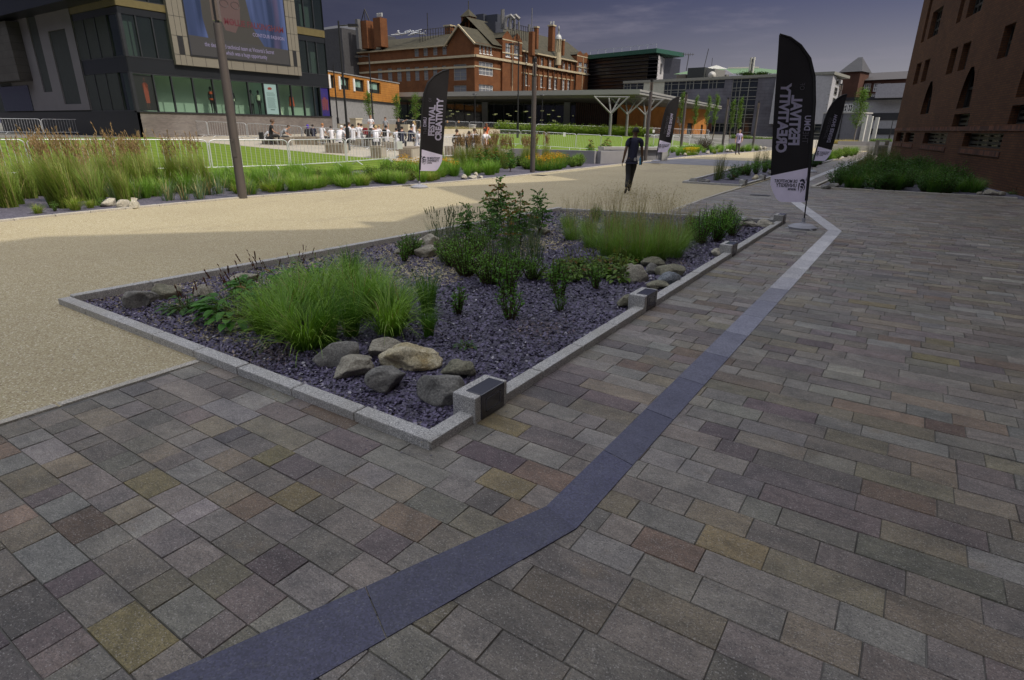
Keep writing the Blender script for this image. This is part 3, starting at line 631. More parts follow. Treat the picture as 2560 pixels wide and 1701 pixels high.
def txt(body, size, mt, name, parent, M, off=0.0, sx=1.0, align='LEFT', ext=.002, kind=None):
    cu = bpy.data.curves.new('t', 'FONT'); cu.body = body; cu.size = size; cu.offset = off; cu.extrude = ext; cu.align_x = align; cu.resolution_u = 3
    o = bpy.data.objects.new('t', cu); sc.collection.objects.link(o)
    me = bpy.data.meshes.new_from_object(o.evaluated_get(bpy.context.evaluated_depsgraph_get())); bpy.data.objects.remove(o); bpy.data.curves.remove(cu)
    me.transform(Matrix.Diagonal((sx, 1, 1, 1))); me.transform(M); me.materials.clear(); me.materials.append(mt)
    return link(bpy.data.objects.new(name, me), parent)
gallery()
def mannequin(u, cat_label, top, h_=1.95):
    T = thing('mannequin', cat_label, 'mannequin', (-46.75, u, 2.5), 0, 'mannequins in the shop window')
    m = MB(); k = h_/1.95
    for s_ in (-1, 1): m.tube([(0, s_*.07*k, 0), (.02, s_*.08*k, .5*k), (0, s_*.09*k, .98*k)], [.035*k, .05*k, .085*k], 8)
    m.tube([(0, 0, .95*k), (0, 0, 1.1*k), (0, 0, 1.22*k), (0, 0, 1.5*k), (0, 0, 1.6*k), (0, 0, 1.66*k)], [.14*k, .16*k, .12*k, .17*k, .09*k, .045*k], 10)
    m.tube([(0, 0, 1.64*k), (0, 0, 1.72*k), (0, 0, 1.84*k), (0, 0, 1.93*k)], [.04*k, .08*k, .095*k, .03*k], 10)
    for s_ in (-1, 1): m.tube([(0, s_*.16*k, 1.54*k), (-.02, s_*.22*k, 1.25*k), (.04, s_*.24*k, .95*k)], [.045*k, .035*k, .025*k], 6)
    m.build('body', M_BLACK, T, smooth=True)
    for z0, z1, r0, r1, mt in top:
        q = MB(); n = 4; q.tube([(0, 0, (z0+(z1-z0)*i/n)*k) for i in range(n+1)], [(r0+(r1-r0)*i/n)*k for i in range(n+1)], 12); q.build('clothing', mt, T, smooth=True)
    return T
co, cw, cg = plain('orange_cloth', (.50, .09, .03), .7), plain('pale_green_cloth', (.5, .6, .42), .7), plain('dark_green_cloth', (.05, .08, .06), .7)
mannequin(27.55, 'black mannequin in an orange two piece in the shop window', [(1.38, 1.56, .175, .18, co), (.95, 1.08, .15, .17, co)])
mannequin(29.3, 'black mannequin in pale shorts left of the big grey post', [(.95, 1.12, .16, .175, cw)])
mannequin(31.0, 'black mannequin in a dark green slip right of the big grey post', [(.85, 1.5, .22, .18, cg)], 1.9)
mannequin(31.75+.55-1.0+.35, 'black mannequin in a pale bodice beside the text poster', [(1.1, 1.55, .15, .18, cw)], 1.9)
mannequin(33.35, 'black mannequin in a long flowing pale gown', [(.02, 1.2, .42, .15, cw), (1.2, 1.5, .15, .16, cw)], 1.95)
mannequin(34.85, 'black mannequin in an orange dress, rightmost in the window', [(.75, 1.5, .24, .17, co)])
# ---------------------------------------------------------------- old red brick building behind
M_HB = brickmat('orange_red_brick', (.205, .072, .020), (.150, .050, .015), (.14, .08, .045), .24, .08)
M_HB2 = M_HB
M_STONE = plain('buff_stone', (.42, .36, .24), .8, 0, .15, 2)
M_TILE = plain('brown_roof_tile', (.055, .05, .032), .85, 0, .25, 1.2, .4, .3, 12)
M_GUT = plain('dark_drainpipe', (.03, .028, .025), .5)
M_WIN = glass('window_glass_grey', (.16, .17, .19), 0, .2)
M_LEAD = plain('pale_dome_lead', (.42, .43, .42), .5, .2)
def old_building():
    P = D(1186, 138, 125); X0, Y0 = P.x, P.y
    E = Face((X0, Y0), (0, 1)); W = Face((X0, Y0), (-1, 0))
    T = thing('old_brick_building', 'long red brick Victorian building with gables, chimneys and a lead dome on the skyline', 'building')
    Ue = lambda x, y: E.uz(x, y)[0]; Ze = lambda x, y: E.uz(x, y)[1]; Zw = lambda x, y: W.uz(x, y)[1]; Uw = lambda x, y: W.uz(x, y)[0]
    # ---- east face
    segs = []   # (px x0,x1,yt,yb,nx,nz,frame)
    bays = []
    c4 = lambda x: 1150+x*.1722; d4 = lambda y: y*.1722
    eave = Ze(1301, 128); corn = Ze(1240, 146)
    u_a = Ue(1186, 150); u_b = Ue(c4(492), 150); u_c = Ue(c4(590), 150); u_d = Ue(c4(872), 150); u_e = Ue(c4(1672), 160); u_f = Ue(c4(1845), 170); u_g = Ue(c4(1985), 180)
    holes = []; wins = []
    def win(x0, x1, y0, y1, nx, nz, band=None):
        a, b = Ue(c4(x0), d4((y0+y1)/2)), Ue(c4(x1), d4((y0+y1)/2)); z1 = Ze(c4((x0+x1)/2), d4(y0)); z0 = Ze(c4((x0+x1)/2), d4(y1)); holes.append((a, b, z0, z1)); wins.append((nx, nz))
    win(275, 483, 905, 1100, 4, 3); win(275, 483, 1235, 1345, 4, 2); 
    for x in (280, 333, 385, 435): win(x, x+32, 655+ (x-280)*.16, 775+(x-280)*.16, 1, 3)
    for x0, x1, y0, y1 in ((635, 705, 635, 830), (760, 830, 665, 845), (627, 695, 990, 1190), (752, 822, 1015, 1210), (622, 692, 1300, 1400), (748, 812, 1318, 1410)): win(x0, x1, y0, y1, 3, 3)
    for x, yt in ((958, 800), (1070, 825), (1176, 848), (1282, 872), (1382, 893), (1480, 912), (1573, 935)):
        win(x, x+50-(x-958)*.01, yt, yt+115-(x-958)*.02, 2, 2)
    for x, yt in ((865, 1050), (948, 1060), (1060, 1080), (1168, 1100), (1270, 1118), (1370, 1138), (1466, 1155), (1560, 1170)):
        win(x, x+(52 if x > 900 else 22), yt, yt+182-(x-948)*.05, 3, 3)
    for x0, x1, y0, y1 in ((1698, 1745, 905, 1060), (1775, 1825, 920, 1075), (1683, 1733, 1175, 1300), (1762, 1808, 1182, 1300), (1842, 1965, 1195, 1300)): win(x0, x1, y0, y1, 4 if x1-x0 > 80 else 2, 3)
    m = MB(); E.wall(m, 0, u_g, -1, eave, [h for h in holes if h[3] < eave-.1], .25)
    hi = [(h, w_) for h, w_ in zip(holes, wins)]
    part('wall', m, M_HB, T)
    fr_dark = M_WHITEP
    for h, w_ in hi:
        if h[3] < eave-.1: E.window(T, *h, w_[0], w_[1], M_WIN, M_WHITEP, .10, .22, M_WHITEP if h[1]-h[0] < 4 else None, .07)
    # double-gabled bays projecting from the east face
    def gbay(ua, ub, ztop, wl):
        cx = (ua+ub)/2; g = MB(); hl = [h for h, _ in hi if ua < (h[0]+h[1])/2 < ub and h[3] >= eave-.1]
        E2 = Face(E.pt(0, 0, .5)[:2], (0, 1)); E2.wall(g, ua, ub, corn, eave+1.6, hl, .2)
        for k in range(2):
            a = ua+(ub-ua)*k/2; b = ua+(ub-ua)*(k+1)/2; z = eave+1.6
            g.face([E.pt(a, z, .5), E.pt(b, z, .5), E.pt(b, z+.5, .5), E.pt((a+b)/2+.25, ztop, .5), E.pt((a+b)/2-.25, ztop, .5), E.pt(a, z+.5, .5)])
        g.face([E.pt(ua, corn, .5), E.pt(ua, eave+1.6, .5), E.pt(ua, eave+1.6, -4), E.pt(ua, corn, -4)]); g.face([E.pt(ub, corn, .5), E.pt(ub, eave+1.6, .5), E.pt(ub, eave+1.6, -4), E.pt(ub, corn, -4)])
        E.box(g, ua, ub, -1, corn, .002, .5)
        q = part('gabled_bay', g, M_HB, T)
        r = MB()
        for k in range(2):
            a = ua+(ub-ua)*k/2; b = ua+(ub-ua)*(k+1)/2; c_ = (a+b)/2; z = eave+1.9
            r.face([E.pt(a, z, .4), E.pt(c_, ztop-.1, .4), E.pt(c_, ztop-.1, -6), E.pt(a, z, -3)]); r.face([E.pt(b, z, .4), E.pt(b, z, -3), E.pt(c_, ztop-.1, -6), E.pt(c_, ztop-.1, .4)])
        part('roof', r, M_TILE, T)
        s_ = MB(); 
        for z in (corn-.15, eave-1.2, eave+1.5): E2.box(s_, ua-.05, ub+.05, z, z+.22, 0, .06)
        E.box(s_, (ua+ub)/2-.08, (ua+ub)/2+.08, 0, eave+1.5, .5, .62)
        part('stone_band', s_, M_STONE, q)
        for h in hl: E2.window(T, *h, 2, 3, M_WIN, M_WHITEP, .1, .18, M_WHITEP, .07)
    gbay(u_c, u_d, Ze(c4(675), d4(460)), None); gbay(u_e, u_f, Ze(c4(1735), d4(750)), None)
    b = MB()
    for k in range(12):
        u = u_d+(u_e-u_d)*(k+.5)/11.5
        if u < u_e: E.box(b, u-.35, u+.05, 0, eave-.3, .002, .28)
    part('pilaster', b, M_HB, T)
    b = MB()
    for k in (905, 930, 1050, 1265, 1350, 1465, 1650): u = Ue(c4(k), 170); E.box(b, u-.09, u+.09, 0, eave-.4, .3, .45)
    tag(part('drainpipes', b, M_GUT, T), kind='stuff')
    b = MB(); E.box(b, -.3, u_g+.3, corn-.45, corn, .29, .75); E.box(b, 0, u_g, corn-2.3, corn-2.05, .003, .1); E.box(b, u_d, u_e, eave-.1, eave+.2, -.2, .7)
    part('cornice', b, M_STONE, T)
    # ---- south-west face
    c3 = lambda x: 800+x*.1722
    wh = []
    def win2(x0, x1, y0, y1, nx, nz): a, b_ = Uw(c3(x1), d4((y0+y1)/2)), Uw(c3(x0), d4((y0+y1)/2)); wh.append(((a, b_, Zw(c3((x0+x1)/2), d4(y1)), Zw(c3((x0+x1)/2), d4(y0))), nx, nz))
    win2(1940, 2125, 590, 785, 2, 4); win2(1940, 2125, 935, 1170, 2, 4); win2(1940, 2125, 1240, 1345, 2, 2)
    for x in (145, 255, 365, 475, 590, 705, 845, 980, 1105, 1235, 1370, 1500, 1640, 1775):
        yt = 795-(x-145)*.072; win2(x, x+62, yt, yt+118, 3, 3)
    for x in (840, 985, 1120, 1248, 1378, 1508, 1640, 1770): yt = 1000-(x-840)*.05; win2(x, x+62, yt, yt+200, 3, 4)
    eav = Zw(1100, 116); cor = Zw(1100, 143); ul = Uw(812, 150)
    g0 = Uw(c3(2240), 120); g1 = Uw(c3(1850), 115)
    m = MB(); W.wall(m, 0, ul+6, -1, eav, [h for h, _, _ in wh if h[3] < eav-.05], .2)
    gp = (0, Zw(c3(2180), d4(600))); ap = Uw(c3(2030), d4(385)); m.face([W.pt(0, eav), W.pt(g1, eav), W.pt(ap+.3, Zw(c3(2030), d4(385))), W.pt(ap-.3, Zw(c3(2030), d4(385)))])
    part('wall', m, M_HB, T)
    for h, nx, nz in wh:
        if h[3] < eav-.05: W.window(T, *h, nx, nz, M_WIN, plain('grey_stone_frame', (.30, .28, .24), .8), .12 if nx == 2 else .08, .17, None, .06)
    b = MB(); W.box(b, -.3, ul+6, cor-.45, cor, 0.0, .5); W.box(b, 0, ul+6, cor-2.5, cor-2.1, .003, .12); W.box(b, g1, ul+6, eav-.1, eav+.15, -.1, .5); part('cornice', b, M_STONE, T)
    # roofs: gabled pavilion, long west roof, long east roof
    zr = Zw(c3(2030), d4(385)); r = MB(); dpt = 11
    r.face([W.pt(-.5, eav-.2, .4), W.pt(ap, zr+.15, .4), W.pt(ap, zr+.15, -dpt), W.pt(-.5, eav-.2, -dpt)]); r.face([W.pt(g1+.5, eav-.2, .4), W.pt(g1+.5, eav-.2, -dpt), W.pt(ap, zr+.15, -dpt), W.pt(ap, zr+.15, .4)])
    part('roof', r, M_TILE, T)
    v = MB()
    for s0, s1 in ((-.55, ap), (g1+.55, ap)): v.tube([W.pt(s0, eav-.15, .55), W.pt(s1, zr+.2, .55)], .22, 4)
    part('bargeboard', v, M_STONE, T)
    zrw = Zw(c3(1500), d4(515)); r = MB()
    r.face([W.pt(g1+.5, eav, .4), W.pt(ul+6, eav, .4), W.pt(ul+6, zrw+.8, -6), W.pt(g1-3, zrw+.8, -6)]); r.face([W.pt(g1-3, zrw+.8, -6), W.pt(ul+6, zrw+.8, -6), W.pt(ul+6, eav, -13), W.pt(g1-3, eav, -13)])
    part('roof', r, M_TILE, T)
    rz = eave+6.2; r = MB(); r.face([E.pt(u_b-1, eave+.1, .5), E.pt(u_g-1, eave+.1, .5), E.pt(u_g-6, rz, -7), E.pt(u_b-1, rz, -7)]); r.face([E.pt(u_b-1, rz, -7), E.pt(u_g-6, rz, -7), E.pt(u_g-1, eave, -15), E.pt(u_b-1, eave, -15)]); r.face([E.pt(u_g-1, eave+.1, .5), E.pt(u_g-1, eave+.1, -15), E.pt(u_g-6, rz, -7)])
    part('roof', r, M_TILE, T)
    c = MB(); E.box(c, u_b-.5, u_g, -1, eave, -15, -.3); c.box(X0-40, X0-.3, Y0+.3, Y0+13, -1, eav-.2); part('core', c, M_HB, T)
    # chimneys and turrets, placed where they rise from the roofs
    def stack(x, yt, yb, wpx, dep, nm='chimney', cap=1, mt=None, pots=0):
        a = D(x, yb, dep); z1 = D(x, yt, dep).z; w_ = wpx*dep/1453/2; q = MB(); q.box(a.x-w_, a.x+w_, a.y-w_, a.y+w_, a.z-2, z1)
        o = part(nm, q, mt or M_HB, T)
        if cap: q = MB(); q.box(a.x-w_*1.25, a.x+w_*1.25, a.y-w_*1.25, a.y+w_*1.25, z1+.002, z1+.3); part('chimney_cap', q, M_STONE, o)
        for k in range(pots): q = MB(); q.tube([(a.x-w_*.6+1.2*w_*k/max(1, pots-1), a.y, z1+.3), (a.x-w_*.6+1.2*w_*k/max(1, pots-1), a.y, z1+1.1)], .22, 8); part('chimney_pot', q, M_LEAD, o)
    stack(c4(1328), d4(400), 106, 13, 140, pots=2); stack(c4(1105), d4(418), 100, 9, 137); stack(c4(1040), d4(475), 115, 12, 132, cap=0); stack(c4(1492), d4(600), 118, 7, 150)
    stack(c3(1885), d4(400), 92, 18, 136, cap=1); stack(c3(690), d4(330), 100, 28, 140, 'stair_tower', 0); stack(c3(885), d4(285), 95, 24, 138, 'stair_tower', 0, None, 4); stack(c3(565), d4(300), 100, 9, 139, 'steel_flue', 0, plain('dull_duct_metal', (.16, .16, .16), .5, .3))
    # louvred turret with pyramid roof
    a = D(c3(2160), 78, 134); s_ = 134/1453; q = MB(); z0, z1, z2 = D(0, 0, 134).z, D(c3(2160), d4(265), 134).z, D(c3(2160), d4(150), 134).z; zb = D(c3(2160), 78, 134).z
    w_ = 22*s_/2*.95
    for sx_ in (-1, 0, 1):
        for sy in (-1, 0, 1):
            if sx_ or sy: q.box(a.x+sx_*w_-.25, a.x+sx_*w_+.25, a.y+sy*w_-.25, a.y+sy*w_+.25, zb-2, z1)
    q.box(a.x-w_-.3, a.x+w_+.3, a.y-w_-.3, a.y+w_+.3, zb-3, zb+.2); tu = part('turret', q, M_HB, T)
    q = MB(); q.box(a.x-w_*.8, a.x+w_*.8, a.y-w_*.8, a.y+w_*.8, zb, z1-.05); part('turret_louvre', q, M_DARKIN, tu)
    q = MB(); e = w_*1.5; B = [(a.x-e, a.y-e, z1), (a.x+e, a.y-e, z1), (a.x+e, a.y+e, z1), (a.x-e, a.y+e, z1)]; q.face(B[::-1])
    for k in range(4): q.face([B[k], B[(k+1) % 4], (a.x, a.y, z2)])
    q.tube([(a.x, a.y, z2-.2), (a.x, a.y, z2+1.6)], .1, 5); part('turret_roof', q, M_TILE, tu)
    # lead dome on columns
    a = D(c4(1428), 112, 150); s_ = 150/1453; q = MB(); rr = 8.6*s_; z1 = D(c4(1428), d4(580), 150).z
    rows = [[(a.x+rr*math.cos(t_)*math.cos(k*math.pi/8), a.y+rr*math.cos(t_)*math.sin(k*math.pi/8), z1+rr*1.35*math.sin(t_)) for k in range(16)] for t_ in (0, .3, .6, .9, 1.2, 1.45)]
    q.grid(rows, True); q.tube([(a.x, a.y, z1+rr*1.3), (a.x, a.y, z1+rr*1.3+1.1), (a.x, a.y, z1+rr*1.3+1.2), (a.x, a.y, z1+rr*1.3+2)], [.25, .12, .3, .05], 6)
    dm = part('dome', q, M_LEAD, T, smooth=True)
    q = MB()
    for k in range(8): t_ = k*math.pi/4; q.tube([(a.x+rr*.8*math.cos(t_), a.y+rr*.8*math.sin(t_), z1-3), (a.x+rr*.8*math.cos(t_), a.y+rr*.8*math.sin(t_), z1)], .16, 6)
    q.tube([(a.x, a.y, z1-6), (a.x, a.y, z1-3)], rr, 12); part('dome_columns', q, M_STONE, dm)
    # roof-top plant: dark boxes, pipes, railings, masts
    q = MB()
    for x0, x1, yt, yb, dp in ((242, 380, 225, 420, 139), (385, 600, 232, 360, 138), (262, 600, 350, 500, 137)):
        A_ = D(c4((x0+x1)/2), d4(yb), dp); w_ = (x1-x0)*.1722*dp/1453/2; z1 = D(c4(x0), d4(yt), dp).z; q.box(A_.x-w_, A_.x+w_, A_.y-w_*.6, A_.y+w_*.6, A_.z-1, z1)
    part('plant_room', q, plain('blue_black_cladding', (.045, .05, .065), .5), T)
    q = MB()
    for x, yt, yb, r_ in ((612, 160, 420, .35), (630, 155, 420, .25), (790, 295, 450, .3), (852, 325, 450, .25), (1003, 365, 470, .3), (1040, 140, 470, .10)): q.tube([D(c4(x), d4(yb), 133), Vector((*D(c4(x), d4(yb), 133)[:2], D(c4(x), d4(yt), 133).z))], r_, 8)
    for x in (655, 725): A_ = D(c4(x), d4(430), 132); zt = D(c4(x), d4(265), 132).z; q.tube([A_, (A_.x, A_.y, zt-1), (A_.x+.3, A_.y+.1, zt), (A_.x+1.1, A_.y+.6, zt+.35), (A_.x+1.9, A_.y+1, zt-.4)], .42, 8)
    part('roof_pipework', q, plain('dull_duct_metal', (.16, .16, .16), .5, .3), T)
    q = MB()
    for (xa, ya), (xb, yb), dp in ((((1445+0), 440), (1950, 385), 134), ((2570, 330), (2960, 400), 134)):
        for k in range(14):
            t_ = k/13; x = c3(xa+(xb-xa)*t_) if xa < 2000 else c4(740+(1080-740)*t_); y = d4((ya if xa < 2000 else 340)+((yb if xa < 2000 else 420)-(ya if xa < 2000 else 340))*t_)
            p0_ = D(x, y, dp); q.tube([p0_, (p0_.x, p0_.y, p0_.z-3)], .07, 4)
            if k: q.tube([pp, p0_], .07, 4); q.tube([pp-Vector((0, 0, 1)), p0_-Vector((0, 0, 1))], .05, 4)
            pp = p0_
        part('roof_railing', q, M_GUT, T); q = MB()
    q = MB()
    for x, yt, yb in ((1567, 210, 500), (655, 145, 330)): p0_ = D(c3(x), d4(yb), 134); q.tube([p0_, (p0_.x, p0_.y, D(c3(x), d4(yt), 134).z)], .09, 4)
    p0_ = D(c3(660), d4(330), 140); zt = D(c3(660), d4(145), 140).z
    for sx_, sy in ((-1, 0), (1, 0), (0, 1)): q.tube([(p0_.x+sx_*1.6, p0_.y+sy*1.6, p0_.z), (p0_.x, p0_.y, zt)], .1, 4)
    part('lattice_mast', q, M_GUT, T)
    rnd = random.Random(2); q = MB()
    for k in range(26):
        p0_ = D(c3(1135+rnd.random()*400), d4(455+rnd.random()*50), 136); q.tube([p0_, p0_+Vector((rnd.uniform(-2.5, 2.5), rnd.uniform(-1, 1), rnd.uniform(-.3, .4)))], .13, 5)
    tag(part('roof_ducts', q, M_GALV, T), kind='stuff')
    # slate hipped roof at far left
    a = D(c3(330), 95, 150); q = MB(); zt = D(c3(340), d4(375), 150).z; zb = D(c3(100), d4(520), 150).z; B = [(a.x-14, a.y-9, zb), (a.x+10, a.y-9, zb), (a.x+10, a.y+9, zb), (a.x-14, a.y+9, zb)]; A1, A2 = (a.x-3, a.y, zt), (a.x+2, a.y, zt)
    q.face([B[0], B[1], A2, A1]); q.face([B[1], B[2], A2]); q.face([B[2], B[3], A1, A2]); q.face([B[3], B[0], A1]); part('roof', q, M_SLATER, T)
    q = MB(); q.box(a.x-14, a.x+10, a.y-9, a.y+9, 4, zb-.02); part('rear_wing', q, M_SLATER, T)
old_building()
# ---------------------------------------------------------------- orange clad block beside the gallery
M_ORANGE = brickmat('orange_cladding', (.46, .21, .045), (.43, .19, .04), (.30, .13, .03), 1.3, .28, .6, .02)
def orange_block():
    a = D(815, 186, 66); b = D(997, 208, 84); F = Face((a.x, a.y), (b.x-a.x, b.y-a.y)); T = thing('orange_clad_block', 'low orange clad block with white framed windows beside the gallery building', 'building')
    z1 = F.uz(900, 193)[1]; z0 = F.uz(900, 228)[1]-1; L = (Vector((b.x, b.y))-F.p0).length
    hs = [F.rect(815+x0*.0, 0, 1, 1) if 0 else (F.uz(800+x0*.1722, 205)[0], F.uz(800+x1*.1722, 205)[0], F.uz(890, 228)[1], F.uz(890, 198)[1]) for x0, x1 in ((120, 215), (265, 430), (475, 640), (680, 875))]
    m = MB(); F.wall(m, -3, L, z0, z1, hs, .3); part('wall', m, M_ORANGE, T)
    e = MB(); F.box(e, -3, L, 0.0, z1-.02, -14, -.32); F.box(e, -3.1, L+.1, z1, z1+.12, -14.1, .1); part('roof', e, plain('grey_roof_edge', (.25, .25, .25), .6), T)
    for i, h in enumerate(hs):
        F.window(T, *h, 2, 1, M_CURT, M_ALU, .08, .28)
        q = MB(); F.box(q, h[0], h[0]+.35, h[2]-.05, h[3], -.2, .12); part('white_fin', q, M_WHITEP, T)
        q = MB(); F.box(q, h[0]+.5, h[1]-.6, h[2]+.5, h[3]-.1, -.27, -.262); part('blind', q, plain('green_blind', (.22, .36, .30), .8), T)
orange_block()
# ---------------------------------------------------------------- pavilion with the big flat canopy
M_CANOPY = plain('canopy_white', (.30, .30, .285), .5, .1, .04, 1)
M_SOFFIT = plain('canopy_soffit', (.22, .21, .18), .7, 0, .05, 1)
M_COLM = plain('white_tree_column', (.17, .17, .165), .5)
def pavilion():
    T = thing('canopy_pavilion', 'long glazed pavilion under a wide flat canopy held by white branching columns', 'building')
    A_, B_, C_ = D(1600, 224, 72), D(815, 234, 89), D(1805, 266, 119)
    zt = 6.35; zb = 5.75
    pts = [(A_.x, A_.y), (B_.x, B_.y), (B_.x+10, B_.y+30), (C_.x-22, C_.y+6), (C_.x, C_.y)]
    m = MB(); m.prism([(p[0], p[1]) for p in pts][::-1], zb+.02, zt); o = part('canopy', m, M_CANOPY, T)
    cen = Vector((sum(p[0] for p in pts)/5, sum(p[1] for p in pts)/5)); ins = [Vector(p)+(cen-Vector(p)).normalized()*1.6 for p in pts]
    m = MB(); m.prism([(p.x, p.y) for p in ins][::-1], zb-.28, zb+.018); part('soffit', m, M_SOFFIT, T)
    m = MB()
    d1 = Face((A_.x, A_.y), (C_.x-A_.x, C_.y-A_.y)); L = (Vector((C_.x, C_.y))-Vector((A_.x, A_.y))).length; d1.box(m, 0, L, zb+.26, zb+.34, .0, .04); part('fascia_groove', m, M_ALU, o)
    # glass front, set back under the canopy
    g0, g1 = D(815, 250, 98), D(1440, 250, 89); F = Face((g0.x, g0.y), (g1.x-g0.x, g1.y-g0.y)); L = (Vector((g1.x, g1.y))-F.p0).length
    n = 26
    for k in range(n):
        a, b = L*k/n, L*(k+1)/n
        q = MB(); F.quad(q, a, b, 1.0, zb-.3, 0); w_ = part('glass_panel', q, M_CURT2, T)
        f = MB(); F.box(f, a-.05, a+.05, 1.0, zb-.3, -.06, .08)
        if k % 3 == 1: F.box(f, a+.05, b-.05, 3.25, 3.35, -.05, .07)
        part('mullion', f, M_ALU, w_)
    for px_ in (948, 1215, 1418): u = F.uz(px_, 290)[0]; q = MB(); F.box(q, u-.45, u+.45, 1.0, zb-.3, .3, .8); part('white_pier', q, plain('white_pier', (.36, .38, .38), .6), T)
    q = MB(); F.box(q, 0, L+14, .5, 1.02, -11, -.1); F.quad(q, 0, L, 1.02, 5.4, -9); part('interior', q, M_DARKIN, T)
    lt = emis('pendant_lamp', (.75, .70, .30), 1.3); rnd = random.Random(3); q = MB()
    for k in range(34):
        u = L*(.30+.7*rnd.random()); o_ = -1-6*rnd.random(); z = 2.6+rnd.random()*1.8; F.box(q, u-.22, u+.22, z, z+.10, o_-.2, o_+.2)
    tag(part('pendant_lamps', q, lt, T), kind='stuff')
    q = MB()
    for k in range(12): u = L*(.15+.8*rnd.random()); F.box(q, u-.8, u+.8, 1.0, 1.9+rnd.random()*.5, -2.6, -2.5)
    tag(part('tables_inside', q, plain('blue_grey_furniture', (.16, .19, .25), .6), T), kind='stuff')
    # brown louvre wall, then orange brick block to the right
    h0, h1 = D(1440, 255, 89.2), D(1545, 262, 96); Fb = Face((h0.x, h0.y), (h1.x-h0.x, h1.y-h0.y)); L2 = (Vector((h1.x, h1.y))-Fb.p0).length
    q = MB(); Fb.box(q, 0, L2, .8, zb-.3, -.4, 0); w_ = part('dark_wall', q, plain('brown_black_wall', (.035, .024, .018), .7), T)
    q = MB(); k = 0
    while k < L2: Fb.box(q, k, k+.12, .8, zb-.3, .002, .12); k += .5
    part('louvres', q, plain('brown_louvre', (.09, .04, .022), .6), w_)
    o0, o1 = D(1545, 262, 95), D(1768, 300, 115.3); Fo = Face((o0.x, o0.y), (o1.x-o0.x, o1.y-o0.y)); L3 = (Vector((o1.x, o1.y))-Fo.p0).length
    dr = (Fo.uz(1718, 320)[0], Fo.uz(1731, 320)[0], .6, 2.9); d2 = (Fo.uz(1752, 320)[0], Fo.uz(1757, 320)[0], .6, 2.7)
    q = MB(); Fo.wall(q, 0, L3, .2, zb-.3, [dr, d2], .3); part('brick_wall', q, brickmat('orange_brick', (.56, .24, .055), (.50, .21, .05), (.42, .2, .06), .45, .15), T)
    for h in (dr, d2): q = MB(); Fo.quad(q, *h, -.28); part('door', q, M_DARKIN, T)
    e = Fo.pt(L3, 0); q = MB(); q.face([Fo.pt(L3, .2), Fo.pt(L3, zb-.3), Fo.pt(L3, zb-.3, -8), Fo.pt(L3, .2, -8)]); part('end_wall', q, M_SOFFIT, T)
    u, z = Fo.uz(1709, 304)
    ang = math.atan2(Fo.d.y, Fo.d.x); Mr = Matrix.Translation(Fo.pt(u, z-.25, .06)) @ Matrix.Rotation(ang, 4, 'Z') @ Matrix.Rotation(R(90), 4, 'X')
    txt('Village', 2.3, plain('sign_cream', (.62, .58, .48), .6), 'sign_lettering', T, Mr, .0, .85, 'RIGHT', .03) if 0 else txt('age', 2.3, plain('sign_cream', (.62, .58, .48), .6), 'sign_lettering', T, Mr, .0, .85, 'RIGHT', .03)
    for px_, yb_, dp in ((1525, 322, 73), (1566, 326, 75.5), (1610, 330, 78)):
        b_ = D(px_, yb_, dp); zc = zb-.3; m = MB(); s_ = 2.15*dp/73
        b0 = (b_.x, b_.y, H(b_.x, b_.y)); kn = (b_.x, b_.y, zc-2.0); m.tube([b0, kn], [.20, .17], 10); ca, sa = math.cos(YAW), math.sin(YAW)
        for sx_ in (-1.25, -.42, .42, 1.25): m.tube([kn, (b_.x+ca*sx_*s_/1.25, b_.y+sa*sx_*s_/1.25+(.7 if abs(sx_) < 1 else -.2), zc)], .11, 8)
        m.box(b_.x-.3, b_.x+.3, b_.y-.3, b_.y+.3, b0[2]-.2, b0[2]+.05); m.tube([(b_.x-ca*s_, b_.y-sa*s_, zc-.06), (b_.x+ca*s_, b_.y+sa*s_, zc-.06)], .09, 6)
        part('tree_column', m, M_COLM, T)
M_CURT2 = glass('pavilion_glass', (.02, .026, .032), .25, .04, .9)
pavilion()
# ---------------------------------------------------------------- far right: office block, louvred tower, brick mill
M_GPAN = brickmat('grey_panel_cladding', (.15, .15, .175), (.135, .135, .16), (.10, .10, .12), 1.5, .62, .6, .03)
M_FRAMEG = plain('grey_green_frame', (.22, .22, .19), .6)
def grid_facade(T, F, u0, u1, z0, z1, nu, nz, panels, gm=None, fm=None, core=12):
    """nu x nz glazed bays; panels: list of (i0,i1,j0,j1,material)"""
    du = (u1-u0)/nu; dz = (z1-z0)/nz; c = MB(); F.box(c, u0, u1-1.6, z0-1, z1, -core, -.3); part('core', c, M_DARKIN, T)
    cov = set()
    for i0, i1, j0, j1, mt in panels:
        q = MB(); F.box(q, u0+i0*du, u0+i1*du, z0+j0*dz, z0+j1*dz, -.28, .04); part('cladding_panel', q, mt, T)
        cov |= {(i, j) for i in range(i0, i1) for j in range(j0, j1)}
    for j in range(nz):
        for i in range(nu):
            if (i, j) in cov: continue
            q = MB(); F.quad(q, u0+i*du, u0+(i+1)*du, z0+j*dz, z0+(j+1)*dz, -.1); p = part('window', q, gm or M_GLASSD, T)
            f = MB(); a, b, c_, d_ = u0+i*du, u0+(i+1)*du, z0+j*dz, z0+(j+1)*dz; F.box(f, a-.07, a+.07, c_, d_, -.12, 0); F.box(f, a+.07, b-.07, d_-.12, d_, -.12, -.01); F.box(f, a+.07, b-.07, c_+dz*.62, c_+dz*.62+.07, -.12, -.02)
            if (i*7+j*3) % 3 == 0: F.box(f, (a+b)/2-.04, (a+b)/2+.04, c_, d_-.12, -.12, -.03)
            part('window_frame', f, fm or M_FRAMEG, p)
